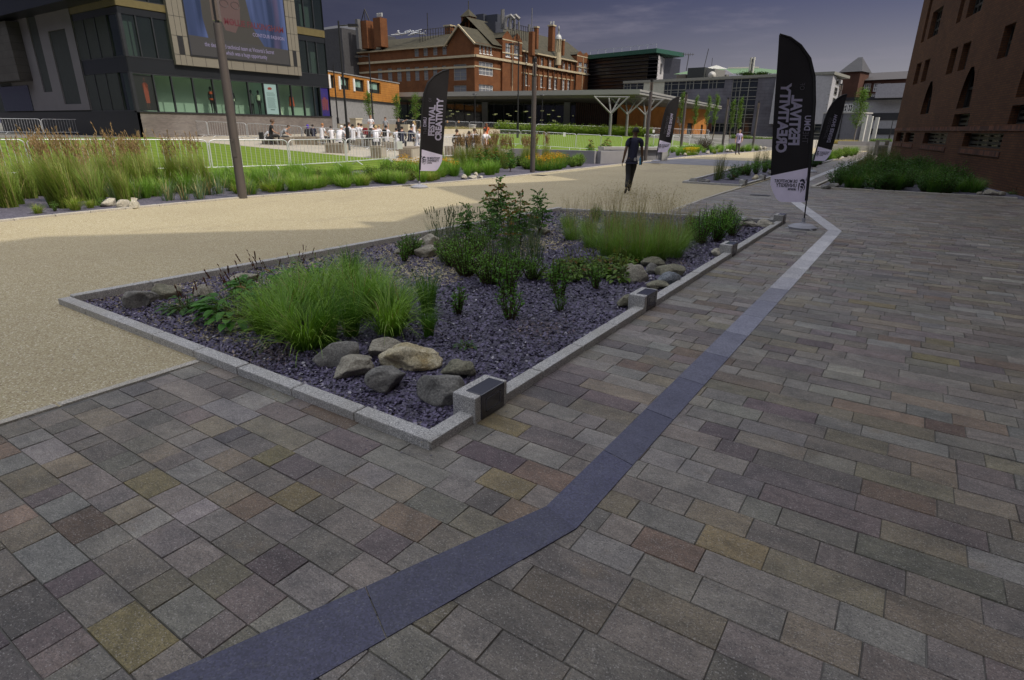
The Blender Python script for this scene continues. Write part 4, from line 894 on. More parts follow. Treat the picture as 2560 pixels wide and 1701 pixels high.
def office():
    a, b = D(1560, 215, 135), D(2083, 190, 108); F = Face((a.x, a.y), (b.x-a.x, b.y-a.y)); L = (Vector((b.x, b.y))-F.p0).length
    T = thing('office_block', 'grey panelled office block with long window bands behind the young trees', 'building')
    z1 = F.uz(1850, 190)[1]; z0 = -.3; U = lambda x: F.uz(x, 270)[0]/L*26
    br = plain('rust_panel', (.16, .06, .035), .7); cream = plain('cream_panel', (.40, .40, .33), .7)
    grid_facade(T, F, 0, L, z0, z1-.5, 26, 7, [(9, 15, 4, 6, M_GPAN), (14, 15, 6, 7, M_GPAN), (9, 15, 2, 4, M_GPAN), (10, 15, 0, 1, M_GPAN), (18, 22, 0, 7, M_GPAN), (3, 6, 5, 7, cream), (0, 1, 5, 6, br), (9, 13, 1, 2, br), (7, 9, 0, 1, M_GPAN)])
    q = MB(); F.box(q, -.2, L+.2, z1-.5, z1, -12, .25); part('roof', q, M_FRAMEG, T)
    e0 = F.pt(L, 0); e1 = D(2107, 200, 119); Fe = Face(e0[:2], (e1.x-e0[0], e1.y-e0[1])); Le = (Vector((e1.x, e1.y))-Fe.p0).length
    q = MB(); Fe.box(q, .05, Le, 3.0, z1-.6, -10, 0); part('end_wall', q, plain('pale_end_wall', (.36, .36, .38), .7), T)
    for k in range(4): Fe.window(T, Le*.35, Le*.6, 4.6+k*1.9, 6.0+k*1.9, 1, 2, M_GLASSD, M_FRAMEG, .1, -.02)
    # things on the roof
    def rbox(nm, x0, x1, yt, yb, dp, mt, dd=8): A_ = D((x0+x1)/2, yb, dp); w_ = (x1-x0)*dp/1453/2; z = D(x0, yt, dp).z; m = MB(); M_ = Matrix.Translation((A_.x, A_.y, 0)) @ Matrix.Rotation(math.atan2(F.d.y, F.d.x), 4, 'Z'); m.box(-w_, w_, 0, dd, A_.z-1.5, z, M_); return part(nm, m, mt, T)
    rbox('plant_room', 1716, 1760, 170, 195, 125, M_DARKIN); rbox('plant_room', 1760, 1785, 173, 195, 124, plain('grey_cladding', (.16, .16, .15), .7)); rbox('stair_head', 1690, 1714, 187, 196, 128, plain('brown_grey', (.14, .12, .10), .8))
    grn = plain('pale_green_roof', (.11, .20, .09), .6, 0, .06, 1)
    def roofq(nm, pts, dp, mt, dd=22):
        m = MB(); P = [D(x, y, d_) for x, y, d_ in pts]; m.face(P); nn = Vector((F.d.y, -F.d.x, 0)); nn = nn if nn.dot(-P[0]) < 0 else -nn
        m.face([p+nn*.4 for p in P][::-1]); 
        for k in range(len(P)): m.face([P[k], P[(k+1) % len(P)], P[(k+1) % len(P)]+nn*.4, P[k]+nn*.4])
        return part(nm, m, mt, T)
    roofq('roof', [(1684, 186, 132), (1716, 185.5, 132), (1790, 186, 132), (1776, 173.5, 140), (1716, 179, 140)], 0, grn)
    roofq('roof', [(1786, 184, 130), (1836, 184, 128), (2030, 184, 124), (1900, 171, 140), (1778, 173, 142)], 0, grn)
    roofq('roof_gable', [(1788, 187.5, 127), (1835, 187, 127), (1812, 173.5, 127)], 0, plain('grey_gable', (.20, .20, .23), .8))
    roofq('roof_light', [(1764, 171, 135), (1791, 173, 135), (1818, 172.5, 135), (1791, 163.5, 135)], 0, plain('white_roof_light', (.6, .6, .58), .5))
    roofq('ridge_plant', [(1820, 171.5, 138), (1896, 171, 138), (1896, 167, 138), (1820, 169, 138)], 0, M_FRAMEG)
    ch = rbox('chimney', 1872, 1876, 145, 170, 128, M_CONC, .6); rbox('chimney', 1879, 1883, 144, 170, 128, M_CONC, .6); rbox('chimney', 1876, 1879, 149, 170, 128, M_DARKIN, .4)
    m = MB()
    def pole(x, yt, yb, r_=.07, lean=0): q = MB(); p = D(x, yb, 124); q.tube([p, (p.x+lean, p.y+lean*.6, D(x, yt, 124).z)], r_, 5); part('mast', q, M_GUT, T)
    pole(1715.5, 138, 178, .08, .2); pole(1760, 124, 170, .07, .45); pole(1779, 146, 165, .05)
    p = D(1719, 136.3, 124); ca, sa = math.cos(YAW), math.sin(YAW); m.tube([p-Vector((ca, sa, 0))*1.3, p+Vector((ca, sa, 0))*1.4], .05, 5)
    for k in range(5): q_ = p+Vector((ca, sa, 0))*(-.9+.5*k); m.tube([q_-Vector((0, 0, .3)), q_+Vector((0, 0, .3))], .035, 4)
    part('aerial', m, M_GUT, T)
    m = MB(); p = D(1780, 189, 122); m.tube([p, p+Vector((.3, -.9, .1))], [.8, .1], 12); part('satellite_dish', m, M_CONC, T)
    rnd = random.Random(6); m = MB()
    for k in range(900): x = rnd.choice((1868, 1906))+rnd.gauss(0, 9); c_ = D(x, 188-abs(rnd.gauss(0, 3.4)), 120); leaf(m, c_, .35, rnd, (.05, .09, .02))
    part('roof_shrubs', m, M_LEAF, T)
def leaf(m, c, s_, rnd, col, asp=.5, up=None):
    a = Vector((rnd.gauss(0, 1), rnd.gauss(0, 1), rnd.gauss(0, .7))).normalized() if up is None else up
    b = a.orthogonal(); b.rotate(Matrix.Rotation(rnd.random()*6.28, 3, a)); b = b.normalized()*s_*asp; a = a*s_; f = rnd.uniform(.7, 1.3)
    m.cc = tuple(x*f for x in col); m.face([c-a*.5, c+b*.5-a*.05, c+a*.5, c-b*.5-a*.05])
M_LEAF = vcol('leaf', .55, .35, transl=.35)
office()
def louvre_tower():
    a, b = D(1475, 150, 165), D(1640, 132, 150); F = Face((a.x, a.y), (b.x-a.x, b.y-a.y)); L = (Vector((b.x, b.y))-F.p0).length
    T = thing('louvred_office', 'black louvred office tower with a green roof edge and white end wall', 'building')
    z1 = F.uz(1560, 141)[1]; z0 = 2.0; bl = plain('black_louvre', (.012, .012, .016), .6)
    q = MB(); F.box(q, -12, L-2.5, z0, z1, -16, -.6); part('core', q, plain('blue_black_glass', (.03, .032, .042), .2, 0, .1, 3, 0, .8), T)
    q = MB(); n = 20
    for k in range(n): z = z0+(z1-z0)*(k+.3)/n; F.box(q, -12, L+.8, z, z+.16, -.5, .5 if k % 5 else .9)
    part('louvres', q, bl, T)
    q = MB(); F.box(q, -12, L+.9, z1, z1+1.0, -12, 1.2); part('roof', q, plain('dark_green_metal', (.02, .085, .06), .5), T)
    e0 = F.pt(L+.9, 0); e1 = D(1679, 150, 166); Fe = Face(e0[:2], (e1.x-e0[0], e1.y-e0[1])); Le = (Vector((e1.x, e1.y))-Fe.p0).length
    zz = D(1660, 147, 157).z; hs = [(Le*.18, Le*.30, zz-4.2, zz-1.6), (Le*.18, Le*.30, zz-9, zz-6.5), (Le*.68, Le*.9, zz-11, zz-4.5)]
    q = MB(); Fe.wall(q, 0, Le, z0, zz, hs, .3); part('end_wall', q, brickmat('white_cladding', (.55, .55, .56), (.52, .52, .53), (.36, .36, .38), 1.2, 5.5, .5, .05), T)
    for h in hs: Fe.window(T, *h, 1, 2, M_WIN, M_ALU, .1, .28)
    q = MB()
    for k in range(9): p = F.pt(L*k/8, z1+1); q.tube([p, (p[0], p[1], z1+2.2)], .05, 4)
    q.tube([F.pt(0, z1+2.2), F.pt(L, z1+2.2)], .05, 4); part('roof_railing', q, M_GALV, T)
louvre_tower()
M_MILL = brickmat('brown_mill_brick', (.115, .05, .032), (.09, .04, .026), (.08, .05, .04), .3, .1)
def mill():
    a, b = D(2085, 190, 138), D(2262, 178, 128); F = Face((a.x, a.y), (b.x-a.x, b.y-a.y)); L = (Vector((b.x, b.y))-F.p0).length+6
    T = thing('brick_mill', 'brown brick mill with a pyramid roofed tower and arched white windows at the far end', 'building')
    Z = lambda y, x=2180: F.uz(x, y)[1]; U = lambda x: F.uz(x, 215)[0]
    hs = []
    for y0, y1 in ((209, 226), (234, 249)):
        for k in range(7): x = 2160+k*24-(0 if y0 < 220 else 1); hs.append((U(x), U(x+17), Z(y1, x)-.3, Z(y0, x)))
    m = MB(); F.wall(m, 0, L, -1, Z(201), hs, .3); part('wall', m, M_MILL, T)
    for h in hs: F.window(T, *h, 3, 2, M_WIN, M_WHITEP, .18, .26, None, .12)
    q = MB(); P = [F.pt(-1, Z(201), .5), F.pt(L, Z(201), .5), F.pt(L, Z(177), -6), F.pt(-1, Z(177), -6)]; q.face(P); q.face([F.pt(-1, Z(177), -6), F.pt(L, Z(177), -6), F.pt(L, Z(201), -12), F.pt(-1, Z(201), -12)]); q.face([P[0], P[3], F.pt(-1, Z(201), -12)]); part('roof', q, plain('grey_brown_slate', (.065, .058, .058), .7), T)
    c = MB(); F.box(c, 0, L, -1, Z(201)-.05, -12, -.32); part('core', c, M_DARKIN, T)
    u0, u1 = U(2112), U(2160); q = MB(); F.box(q, u0, u1, -1, Z(184, 2130), -2, 4); tw = part('tower', q, M_MILL, T)
    q = MB(); z = Z(184, 2130); zt = Z(152, 2150)+.6; B = [F.pt(u0-.4, z+.01, 4.4), F.pt(u1+.4, z+.01, 4.4), F.pt(u1+.4, z+.01, -2.4), F.pt(u0-.4, z+.01, -2.4)]; tp = F.pt((u0+u1)/2, zt, 1); tp2 = F.pt((u0+u1)/2+.9, zt, 1)
    q.face([B[0], B[1], tp2, tp]); q.face([B[1], B[2], tp2]); q.face([B[2], B[3], tp, tp2]); q.face([B[3], B[0], tp]); part('tower_roof', q, M_SLATER, tw)
    # pale lower wing in front of the mill
    q = MB(); F.box(q, U(2105), L, -1, Z(254), 4.1, 6); part('front_wing', q, plain('pale_grey_wing', (.30, .30, .32), .7), T)
    q = MB(); F.box(q, U(2105), L, Z(254), Z(246), 4.0, 6.4); F.box(q, U(2195), L, Z(302), Z(285), 6.0, 6.1); F.box(q, U(2190), L, Z(336), Z(322), 6.0, 6.12); part('dark_window_band', q, M_ALU, T)
    q = MB(); F.box(q, U(2222), L, Z(250), Z(217), 4.3, 8); part('roof_plant_box', q, plain('pale_grey_box', (.34, .33, .36), .7), T)
    for k in range(4): h = (U(2112+k*14), U(2124+k*14), Z(282), Z(262)); F6 = Face(F.pt(0, 0, 6.05)[:2], F.d); F6.window(T, *h, 2, 2, M_GLASSD, M_WHITEP, .15, -.02, None, .12)
mill()
def screen_block():
    a, b = D(2058, 290, 96), D(2146, 290, 92); F = Face((a.x, a.y), (b.x-a.x, b.y-a.y)); L = (Vector((b.x, b.y))-F.p0).length
    T = thing('grey_screen_building', 'plain slate grey flat block with pale fins beyond the low walls', 'building'); z1 = F.uz(2100, 284)[1]
    q = MB(); F.box(q, 0, L, -.5, z1, -5, 0); part('wall', q, plain('slate_grey_wall', (.15, .15, .17), .7), T)
    q = MB(); F.box(q, -.1, L+.1, z1, z1+.2, -5.1, .1); part('roof', q, M_CONC, T)
    for k, x in enumerate((2152, 2166, 2182)):
        p = D(x, 350, 90+k*3); m = MB(); zt = D(x+6, 288+k*3, 90+k*3).z; m.box(p.x-.25, p.x+.25, p.y-.3, p.y+1.6, -.3, zt); part('fin', m, plain('pale_fin', (.50, .50, .46), .7), T)
screen_block()
# ---------------------------------------------------------------- retaining walls, low walls and seats in pale concrete
def lowwall(nm, lb, pts, w_, h, mt, cap=None, z0=None, cat='wall'):
    m = MB()
    for i in range(len(pts)-1):
        a, b = Vector(pts[i][:2]), Vector(pts[i+1][:2]); d = (b-a).normalized(); n = Vector((-d.y, d.x))*w_; zz = z0 if z0 is not None else min(H(*a), H(*b))
        P = [a, b, b+n, a+n]; ar = d.x*n.y-d.y*n.x
        m.prism([(p.x, p.y) for p in (P if ar > 0 else P[::-1])], zz-.3, (h if z0 is None and h > 5 else zz+h)-.003*i)
    return tag(m.build(nm, mt), lb, cat)
M_BEIGEW = plain('beige_stone_wall', (.46, .41, .31), .85, 0, .1, 3)
w0, w1 = D(832, 318, 47), D(1020, 318, 52); w2, w3 = D(1105, 330, 62), D(1250, 334, 68)
lowwall('retaining_wall', 'beige retaining wall behind the crowd next to the gallery building', [(-45.8, 38.9), (w1.x, w1.y)], .4, 1.0, M_BEIGEW)
lowwall('retaining_wall', 'low beige wall along the back of the middle lawn', [(w1.x-1, w1.y+3), (w3.x, w3.y)], .5, .55, M_BEIGEW)
for x, yb, lb in ((892, 325, 'tall beige wall pier standing behind the crowd'),): p = D(x, yb, 50); m = MB(); m.box(p.x-.35, p.x+.35, p.y-.35, p.y+.35, H(p.x, p.y)-.2, D(x, 299, 50).z); m.box(p.x-.4, p.x+.4, p.y-.4, p.y+.4, D(x, 299, 50).z+.002, D(x, 299, 50).z+.1); tag(m.build('wall_pier', M_BEIGEW, bevel=0), lb, 'pier')
M_GREYW = plain('grey_concrete_wall', (.27, .265, .28), .8, 0, .08, 2)
a, b, c = G(1436, 405), G(1548, 414), G(1582, 405); lowwall('planter_wall', 'grey concrete planter wall left of the walking man', [(-18.4, 27.5), (-13.6, 27.9), (-12.7, 30.3)], -.3, .62, M_GREYW)
def bench_box():
    T = thing('concrete_bench', 'long pale concrete bench with a recessed panel right of the walking man', 'bench'); p0_, p1 = (-14.6, 31.2), (-11.95, 33.6)
    F = Face(p0_, (p1[0]-p0_[0], p1[1]-p0_[1])); L = (Vector(p1)-Vector(p0_)).length
    q = MB(); F.box(q, -.2, L, .58, .72, -1.1, .06); part('seat', q, M_CONC, T)
    q = MB(); F.box(q, -.1, L-.35, -.1, .577, -1.0, -.12); part('panel', q, M_GREYW, T)
    for u in (-.2, L-.33): q = MB(); F.box(q, u, u+.33, -.1, .577, -1.05, .03); part('leg', q, M_CONC, T)
bench_box()
for pts, h, lb, mt in (([(-10.3, 62), (-9.6, 74)], .8, 'pale wall end rising beside the sunlit path', M_CONC), ([(-18, 70), (-9.6, 74)], .8, 'long grey wall behind the man in the tie', M_GREYW), ([(-7.5, 72), (6, 74)], .75, 'long low grey wall crossing the far end of the square', M_GREYW), ([(-7.4, 66), (4, 66)], .45, 'low pale wall in front of the long grey wall', M_CONC)):
    lowwall('low_wall', lb, pts, .3, h, mt)
# ---------------------------------------------------------------- street furniture
def lamp_column(x, y, h, r, lb, head=.85, rz=0):
    z0 = H(x, y); T = thing('lamp_column', lb, 'lamp post', (x, y, z0), rz, 'big grey lamp columns')
    m = MB(); m.tube([(0, 0, -.1), (0, 0, .02), (0, 0, h-head)], [r, r, r*.86], 24); m.build('post', M_POST, T, smooth=True)
    m = MB(); rr = r*.80
    m.box(-rr, rr, -rr*.25, rr*.25, h-head+.002, h-.12); m.tube([(0, 0, h-.12), (0, 0, h)], rr*1.06, 20); m.build('lamp_head', M_BLACK, T)
    m = MB(); m.box(-rr*.9, rr*.9, -rr*.9, -rr*.27, h-head+.05, h-.16); m.box(-rr*.9, rr*.9, rr*.27, rr*.9, h-head+.05, h-.16); m.build('lens', glass('frosted_lens_%d' % len(bpy.data.materials), (.16, .13, .11), 0, .25), T)
    m = MB(); m.box(r*.93, r+.006, -.045, .045, .95, 1.35); m.build('service_door', plain('post_door_metal', (.10, .09, .085), .5, .3), T)
    m = MB(); m.tube([(r*.97, 0, 1.28), (r+.012, 0, 1.28)], .012, 8); m.build('lock', M_BLACK, T)
    return T
lamp_column(-13.32, 8.25, 4.35, .105, 'big grey lamp column in the slate bed beside the nearest left kerb', .62, R(-50))
lamp_column(-12.72, 20.4, 4.1, .10, 'big grey lamp column rising from orange flowers at the centre', .62, R(-60))
lamp_column(-12.8, 32.45, 4.2, .10, 'grey lamp column directly behind the walking man', .62, R(-60))
for i, (x, y, dp, lb) in enumerate(((1702, 370, 45.5, 'slim grey lamp column right of the small degree banner'), (1805, 375, 52, 'slim grey lamp column in the planting left of the man in a tie'), (1881, 372, 58, 'slim grey lamp column just right of the man in a tie'), (2074, 371, 62, 'grey lamp column rising behind the banner partly hidden by the largest banner'))):
    p = D(x, y, dp); lamp_column(p.x, p.y, 4.35-H(p.x, p.y) if i < 3 else 6.3, .11 if i < 3 else .17, lb, .7, R(-60))
def mast(x, y, dp, ytop, lb, arm=0, rz=0, lantern=0):
    p = D(x, y, dp); z0 = H(p.x, p.y); h = hgt(p, x-(1235-x)/(4836-y)*(ytop-y)*0, ytop)-z0
    T = thing('lamp_post', lb, 'lamp post', (p.x, p.y, z0), rz, 'tall thin black lamp posts' if not lantern else 'small black lantern posts')
    m = MB(); m.tube([(0, 0, -.1), (0, 0, 1.3), (0, 0, 1.32), (0, 0, h)], [.11, .11, .07, .05], 10); m.build('post', M_BLACK, T, smooth=False)
    if arm:
        m = MB(); m.tube([(0, 0, h-.25), (arm*.55, 0, h-.2)], .035, 6); m.build('arm', M_BLACK, T)
        m = MB(); m.box(arm*.5, arm, -.13, .13, h-.30, h-.16); m.build('lamp_head', M_BLACK, T)
    if lantern:
        m = MB(); m.tube([(0, 0, h), (.22, 0, h+.45)], .02, 5); m.tube([(0, 0, h), (-.22, 0, h+.45)], .02, 5); m.tube([(0, 0, h+.45), (0, 0, h+.52), (0, 0, h+.6)], [.34, .30, .1], 12); m.build('lantern', M_BLACK, T)
    return T
mast(873, 388, 35.5, 54, 'tallest thin black lamp post standing among the benches', 1.1, YAW)
mast(934, 318, 56, 135, 'thin black lamp post with a left arm behind the crowd', -1.3, YAW)
mast(846, 316, 58, 165, 'thin black lamp post beside the gallery building end', 0, 0)
mast(1294, 345, 55, 104, 'thin black lamp post on the middle lawn', -.9, YAW)
for x, y, dp, yt, lb in ((1188, 316, 76, 246, 'small black lantern post in front of the dark pavilion glass'), (1354, 322, 73, 249, 'small black lantern post right of the central grey column'), (1672, 340, 90, 262, 'thin lantern post behind the right trees'), (2094, 352, 95, 272, 'pale headed lantern post before the slate grey block')): mast(x, y, dp, yt, lb, lantern=1)
mast(2222, 350, 90, 300, 'short dark lamp post beside the brick hall corner')
# ---- crowd barriers
def make_barrier():
    T = thing('crowd_barrier', 'x', 'barrier', (0, 0, 0), 0, 'galvanised crowd barriers'); w_, z0, z1, r, c = 2.2, .17, 1.12, .019, .14
    m = MB(); P = [(-w_/2, z0)]
    for k in range(7): a = math.pi-k*math.pi/12; P.append((-w_/2+c+c*math.cos(a), z1-c+c*math.sin(a)))
    for k in range(7): a = math.pi/2-k*math.pi/12; P.append((w_/2-c+c*math.cos(a), z1-c+c*math.sin(a)))
    P += [(w_/2, z0)]; m.tube([(x, 0, z) for x, z in P], r, 8); m.tube([(-w_/2, 0, z0), (w_/2, 0, z0)], r, 8); m.build('frame', M_GALV, T, smooth=True)
    m = MB(); n = 16
    for k in range(1, n): x = -w_/2+w_*k/n; m.tube([(x, 0, z0), (x, 0, z1)], .0065, 5, False)
    m.build('infill_bars', M_GALV, T, smooth=True)
    for s_ in (-1, 1): m = MB(); x = s_*w_*.32; m.tube([(x, -.30, 0.01), (x, 0, z0), (x, .30, .01)], .016, 6); m.build('foot', M_GALV, T, smooth=True)
    for z in (.42, .92): m = MB(); m.tube([(w_/2, 0, z), (w_/2+.05, 0, z+.05), (w_/2+.07, 0, z-.04)], .008, 5); m.build('hook', M_GALV, T)
    return T
BAR = make_barrier(); used_bar = [0]; BCO = []
def barrier(a, b, lb):
    a, b = tuple(a[:2]), tuple(b[:2])
    mid = ((a[0]+b[0])/2, (a[1]+b[1])/2); o = BAR if not used_bar[0] else copy_tree(BAR); used_bar[0] = 1
    o.location = (mid[0], mid[1], H(*mid)); za, zb = H(*a), H(*b); L = math.hypot(b[0]-a[0], b[1]-a[1])
    o.rotation_euler = (0, -math.atan2(zb-za, L), math.atan2(b[1]-a[1], b[0]-a[0])); o.scale = (L/2.26, 1, 1); o['label'] = lb
def run(pts, lbs, base):
    P = [Vector(p[:2]) for p in pts]; tot = sum((P[i+1]-P[i]).length for i in range(len(P)-1)); k = 0
    for i in range(len(P)-1):
        L = (P[i+1]-P[i]).length; n = max(1, round(L/2.3))
        for j in range(n):
            a, b = P[i].lerp(P[i+1], j/n), P[i].lerp(P[i+1], (j+1)/n); barrier(a, b, lbs[k] if k < len(lbs) else base); k += 1
# near row along the lawn, from measured foot positions
near = [(-26.5, -.5), (-25.0, 2.0), (-24.0, 4.4), (-23.3, 6.8)]+[tuple(G(x, y, .02)[:2]) for x, y in ((302, 441), (532, 434))]+[(-21.3, 15.1)]
near = [(-23.9, -4.5), (-23.6, -2.2), (-23.3, .1), (-23.0, 2.4), (-22.8, 4.8), (-22.6, 7.2)]+[tuple(G(x, y, .0)[:2]) for x, y in ((296, 440), (531, 432), (727, 424), (868, 415), (990, 405))]
names = ['nearest crowd barrier, farthest left behind the tall brown grass']*5+['crowd barrier just left of the first full barrier, half hidden by brown tipped grass', 'first full crowd barrier in front of the lawn, tipped slightly open', 'crowd barrier on the lawn edge crossing behind the big grey lamp column', 'crowd barrier between the big lamp column and the left banner, left one', 'crowd barrier right before the left banner', 'crowd barrier directly behind the left banner']
for i in range(len(near)-1): barrier(near[i], near[i+1], names[i])
for a, b, lb in (((1050, 402), (1180, 394), 'crowd barrier ending beside the timber block right of the left banner'),): A_, B_ = HP(*a), HP(*b); barrier(A_, B_, lb)
# far row in front of the gallery, turning back along the terrace
far = [HP(*p) for p in ((0, 336), (110, 337), (222, 337), (278, 337), (372, 338), (476, 341), (522, 344), (620, 349), (758, 360))]
nm2 = ['far crowd barrier against the gallery plinth at the left edge', 'far crowd barrier against the dark plinth, second from the left', 'far crowd barrier angled against the dark plinth', 'far crowd barrier before the black plinth', 'far crowd barrier where the black plinth meets grey brick', 'narrow far crowd barrier against the grey brick plinth', 'far crowd barrier crossing behind the big grey lamp column', 'crowd barrier beside the seated pair left of the crowd']
for i in range(len(far)-1): barrier(far[i], far[i+1], nm2[i])
mid = [HP(758, 360), HP(908, 374), HP(990, 381), HP(1100, 388)]
for i in range(3): barrier(mid[i], mid[i+1], ['crowd barrier running in front of the seated crowd, left section', 'crowd barrier running in front of the seated crowd, middle section', 'crowd barrier running in front of the seated crowd, right section'][i])
for i, (x0, x1, y, dp, lb) in enumerate(((900, 938, 325, 60, 'back crowd barrier behind the woman in white'), (970, 1012, 327, 62, 'back crowd barrier between the two standing adults'), (1015, 1052, 328, 63, 'back crowd barrier behind the fair haired girl'), (1109, 1139, 327, 68, 'back crowd barrier on the beige wall right of the left banner'), (1141, 1173, 327, 68.5, 'back crowd barrier on the beige wall before the striped posts'), (1174, 1207, 328, 69, 'back crowd barrier in front of the pale bin'), (1209, 1246, 328, 69, 'back crowd barrier at the left end of the hedge'))):
    A_, B_ = D(x0, y, dp), D(x1, y, dp); barrier(A_, B_, lb)
hb = [D(1246, 333, 70), D(1340, 336, 72), D(1400, 339, 73.5), D(1452, 341, 75), D(1505, 344, 76), D(1556, 346, 77), D(1605, 348, 78), D(1650, 350, 79), D(1705, 352, 80), D(1770, 355, 82)]
for i in range(len(hb)-1): barrier(hb[i], hb[i+1], 'crowd barrier behind the low hedge, number %s counted from its left end' % ('one two three four five six seven eight nine'.split()[i]))
lb3 = [HP(*p) for p in ((1246, 365), (1300, 367), (1362, 372), (1438, 377), (1500, 380), (1552, 384))]
for i in range(len(lb3)-1): barrier(lb3[i], lb3[i+1], ['crowd barrier on the middle lawn left of the thin black lamp post', 'crowd barrier on the middle lawn behind the feather grass', 'crowd barrier on the middle lawn carrying a white notice', 'crowd barrier on the middle lawn just right of the brown grass', 'crowd barrier on the middle lawn beside the walking man'][i])
rb = [HP(*p) for p in ((1608, 372), (1632, 372), (1680, 371), (1722, 369), (1770, 366))]
for i in range(len(rb)-1): barrier(rb[i], rb[i+1], ['short crowd barrier behind the concrete bench', 'crowd barrier behind the small degree banner', 'crowd barrier right of the small degree banner', 'crowd barrier behind the dark purple shrub'][i])
def notice(x, y, dp, lb): p = D(x, y, dp); m = MB(); M_ = Matrix.Translation(p) @ Matrix.Rotation(YAW, 4, 'Z'); m.box(-.13, .13, -.06, -.052, -.2, .16, M_); tag(m.build('notice', M_WHITEP), lb, 'notice', 'small white notices tied to barriers')
for a in ((1411, 336, 56, 'white paper notice tied to a middle lawn barrier'), (1634, 328, 75, 'white paper notice on the barrier beside the small degree banner'), (552, 312, 46, 'white notice on the far barrier before the grey brick'), (290, 303, 45.5, 'small notice on the barrier before the black plinth'), (1000, 362, 28, 'small notice on the barrier left of the left banner')): notice(*a)
# ---- timber and stone bench blocks on the terrace
def bench_block(x0, yb, x1, ztop, dep, dp2, lb, slat=1):
    a, b = D(x0, yb, dep), D(x1, yb, dep); w_ = (Vector(b[:2])-Vector(a[:2])).length; g = H(a.x, a.y)
    T = thing('bench_block', lb, 'bench', (a.x, a.y, g), YAW, 'stone and timber bench blocks on the terrace')
    m = MB(); m.box(0, w_, 0, dp2, -.1, ztop-.06); m.build('block', M_CONCW if slat else M_TIMBER, T, bevel=.012)
    m = MB()
    k = .02
    while k < dp2-.05: m.box(-.02, w_+.02, k, k+.10, ztop-.055, ztop); k += .125
    m.build('seat', M_TIMBER, T)
    m = MB()
    k = .03
    while k < w_-.08 and slat: m.box(k, k+.07, -.03, -.002, .0, ztop-.07); k += .095
    if slat: m.build('front_slats', M_TIMBER, T)
M_CONCW = plain('warm_concrete', (.36, .33, .27), .8, 0, .1, 3)
for a in ((735, 372, 800, .5, 39, 2.6, 'long pale bench block under the boy with ginger hair'), (813, 384, 862, .52, 33, .9, 'grey timber block left of the tallest thin lamp post'), (927, 392, 955, .6, 30.5, 1.2, 'grey stone block right of the tallest thin lamp post'), (997, 390, 1032, .55, 31, 3.2, 'dark timber bench block behind the last barrier before the left banner'), (1112, 386, 1146, .62, 32, 1.0, 'timber block under the boys in dark jackets'), (1186, 383, 1250, .72, 32, 1.4, 'timber bench block with a pale end where a boy leans back'), (700, 362, 727, .5, 38, .8, 'small timber block under the boy in a grey shirt'), (955, 375, 1000, .5, 36, .8, 'slatted bench block in front of the crowd centre'), (880, 368, 925, .5, 38.5, .8, 'slatted bench block under the boys in white shirts'), (1035, 376, 1075, .5, 37, .8, 'slatted bench block half hidden by the left banner'), (655, 360, 690, .5, 38.5, .8, 'pale bench block under the curly haired woman'), (1140, 360, 1180, .45, 42, .8, 'pale bench block behind the boy with a backpack')): bench_block(*a)
# ---- litter bins, striped posts, parapet pieces
def bin_(x, y, dp, lb, mt, w_=.35, h=1.1):
    p = D(x, y, dp); T = thing('litter_bin', lb, 'litter bin', (p.x, p.y, H(p.x, p.y) if dp > 50 else 0), YAW-.2); m = MB(); m.box(-w_, w_, -w_, w_, 0, h*.68); m.build('body', mt, T, bevel=.02)
    for s_ in (-1, 1): m = MB(); m.box(s_*w_-.04*(s_ > 0), s_*w_+.04*(s_ < 0), -w_, w_, h*.681, h*.95); m.build('side', mt, T)
    m = MB(); m.box(-w_-.03, w_+.03, -w_-.03, w_+.03, h*.952, h); m.build('lid', mt, T)
    m = MB(); m.box(-w_+.05, w_-.05, -w_-.008, -w_-.001, h*.3, h*.6); m.build('panel', M_ALU, T)
bin_(2197, 398, 44, 'dark litter bin with an open top beside the brick hall corner', plain('dark_bin_metal', (.10, .10, .10), .45, .3))
p = D(1181, 327, 73)
m = MB(); m.tube([(p.x, p.y, H(p.x, p.y)), (p.x, p.y, 1.9)], .42, 16); m.tube([(p.x, p.y, 1.9), (p.x, p.y, 2.0), (p.x, p.y, 2.05)], [.5, .5, .1], 16); tag(m.build('litter_bin', M_CONC), 'pale round concrete bin behind the back barriers', 'litter bin')
for x in (1119, 1147):
    p = D(x, 322, 72); T = thing('marker_post', 'black marker post with an orange top, %s of the pair on the back wall' % ('left one' if x == 1119 else 'right one'), 'bollard', (p.x, p.y, H(p.x, p.y)), 0, 'orange topped marker posts'); m = MB(); m.tube([(0, 0, 0), (0, 0, .95)], .07, 8); m.build('post', M_BLACK, T); m = MB(); m.tube([(0, 0, .951), (0, 0, 1.2)], .09, 8); m.build('top', plain('amber_plastic', (.55, .25, .02), .5), T)
# ---- granite light blocks set into the kerbs
M_LENS = plain('black_lens', (.035, .034, .045), .18, 0, .05, 3, 0, .8)
def light_block(x, y, lb, s_=1.0, rz=0):
    T = thing('light_block', lb, 'light', (x, y, 0), rz, 'granite blocks with dark lights in the kerbs'); w_, d_, h = .17*s_, .33*s_, .165*s_
    m = MB(); m.box(-w_, 0, 0, d_, -.05, h); o = m.build('block', M_KERB, T, bevel=.008)
    m = MB(); m.box(-.115*s_, .006, .055*s_, d_-.035*s_, h*.02, h+.004); m.build('lens', M_LENS, T, bevel=.006)
    m = MB(); a, b, c_, e = .10*s_, d_-.08*s_, h*.28, h*.78
    for q in ((a, b, c_, c_+.006), (a, b, e-.006, e), (a, a+.006, c_, e), (b-.006, b, c_, e)): m.box(.0065, .008, q[0], q[1], q[2], q[3])
    m.build('lens_frame', plain('lens_print', (.10, .10, .12), .4), T)
light_block(-1.875, 2.43, 'nearest granite block with a black light, at the front corner of the planting bed')
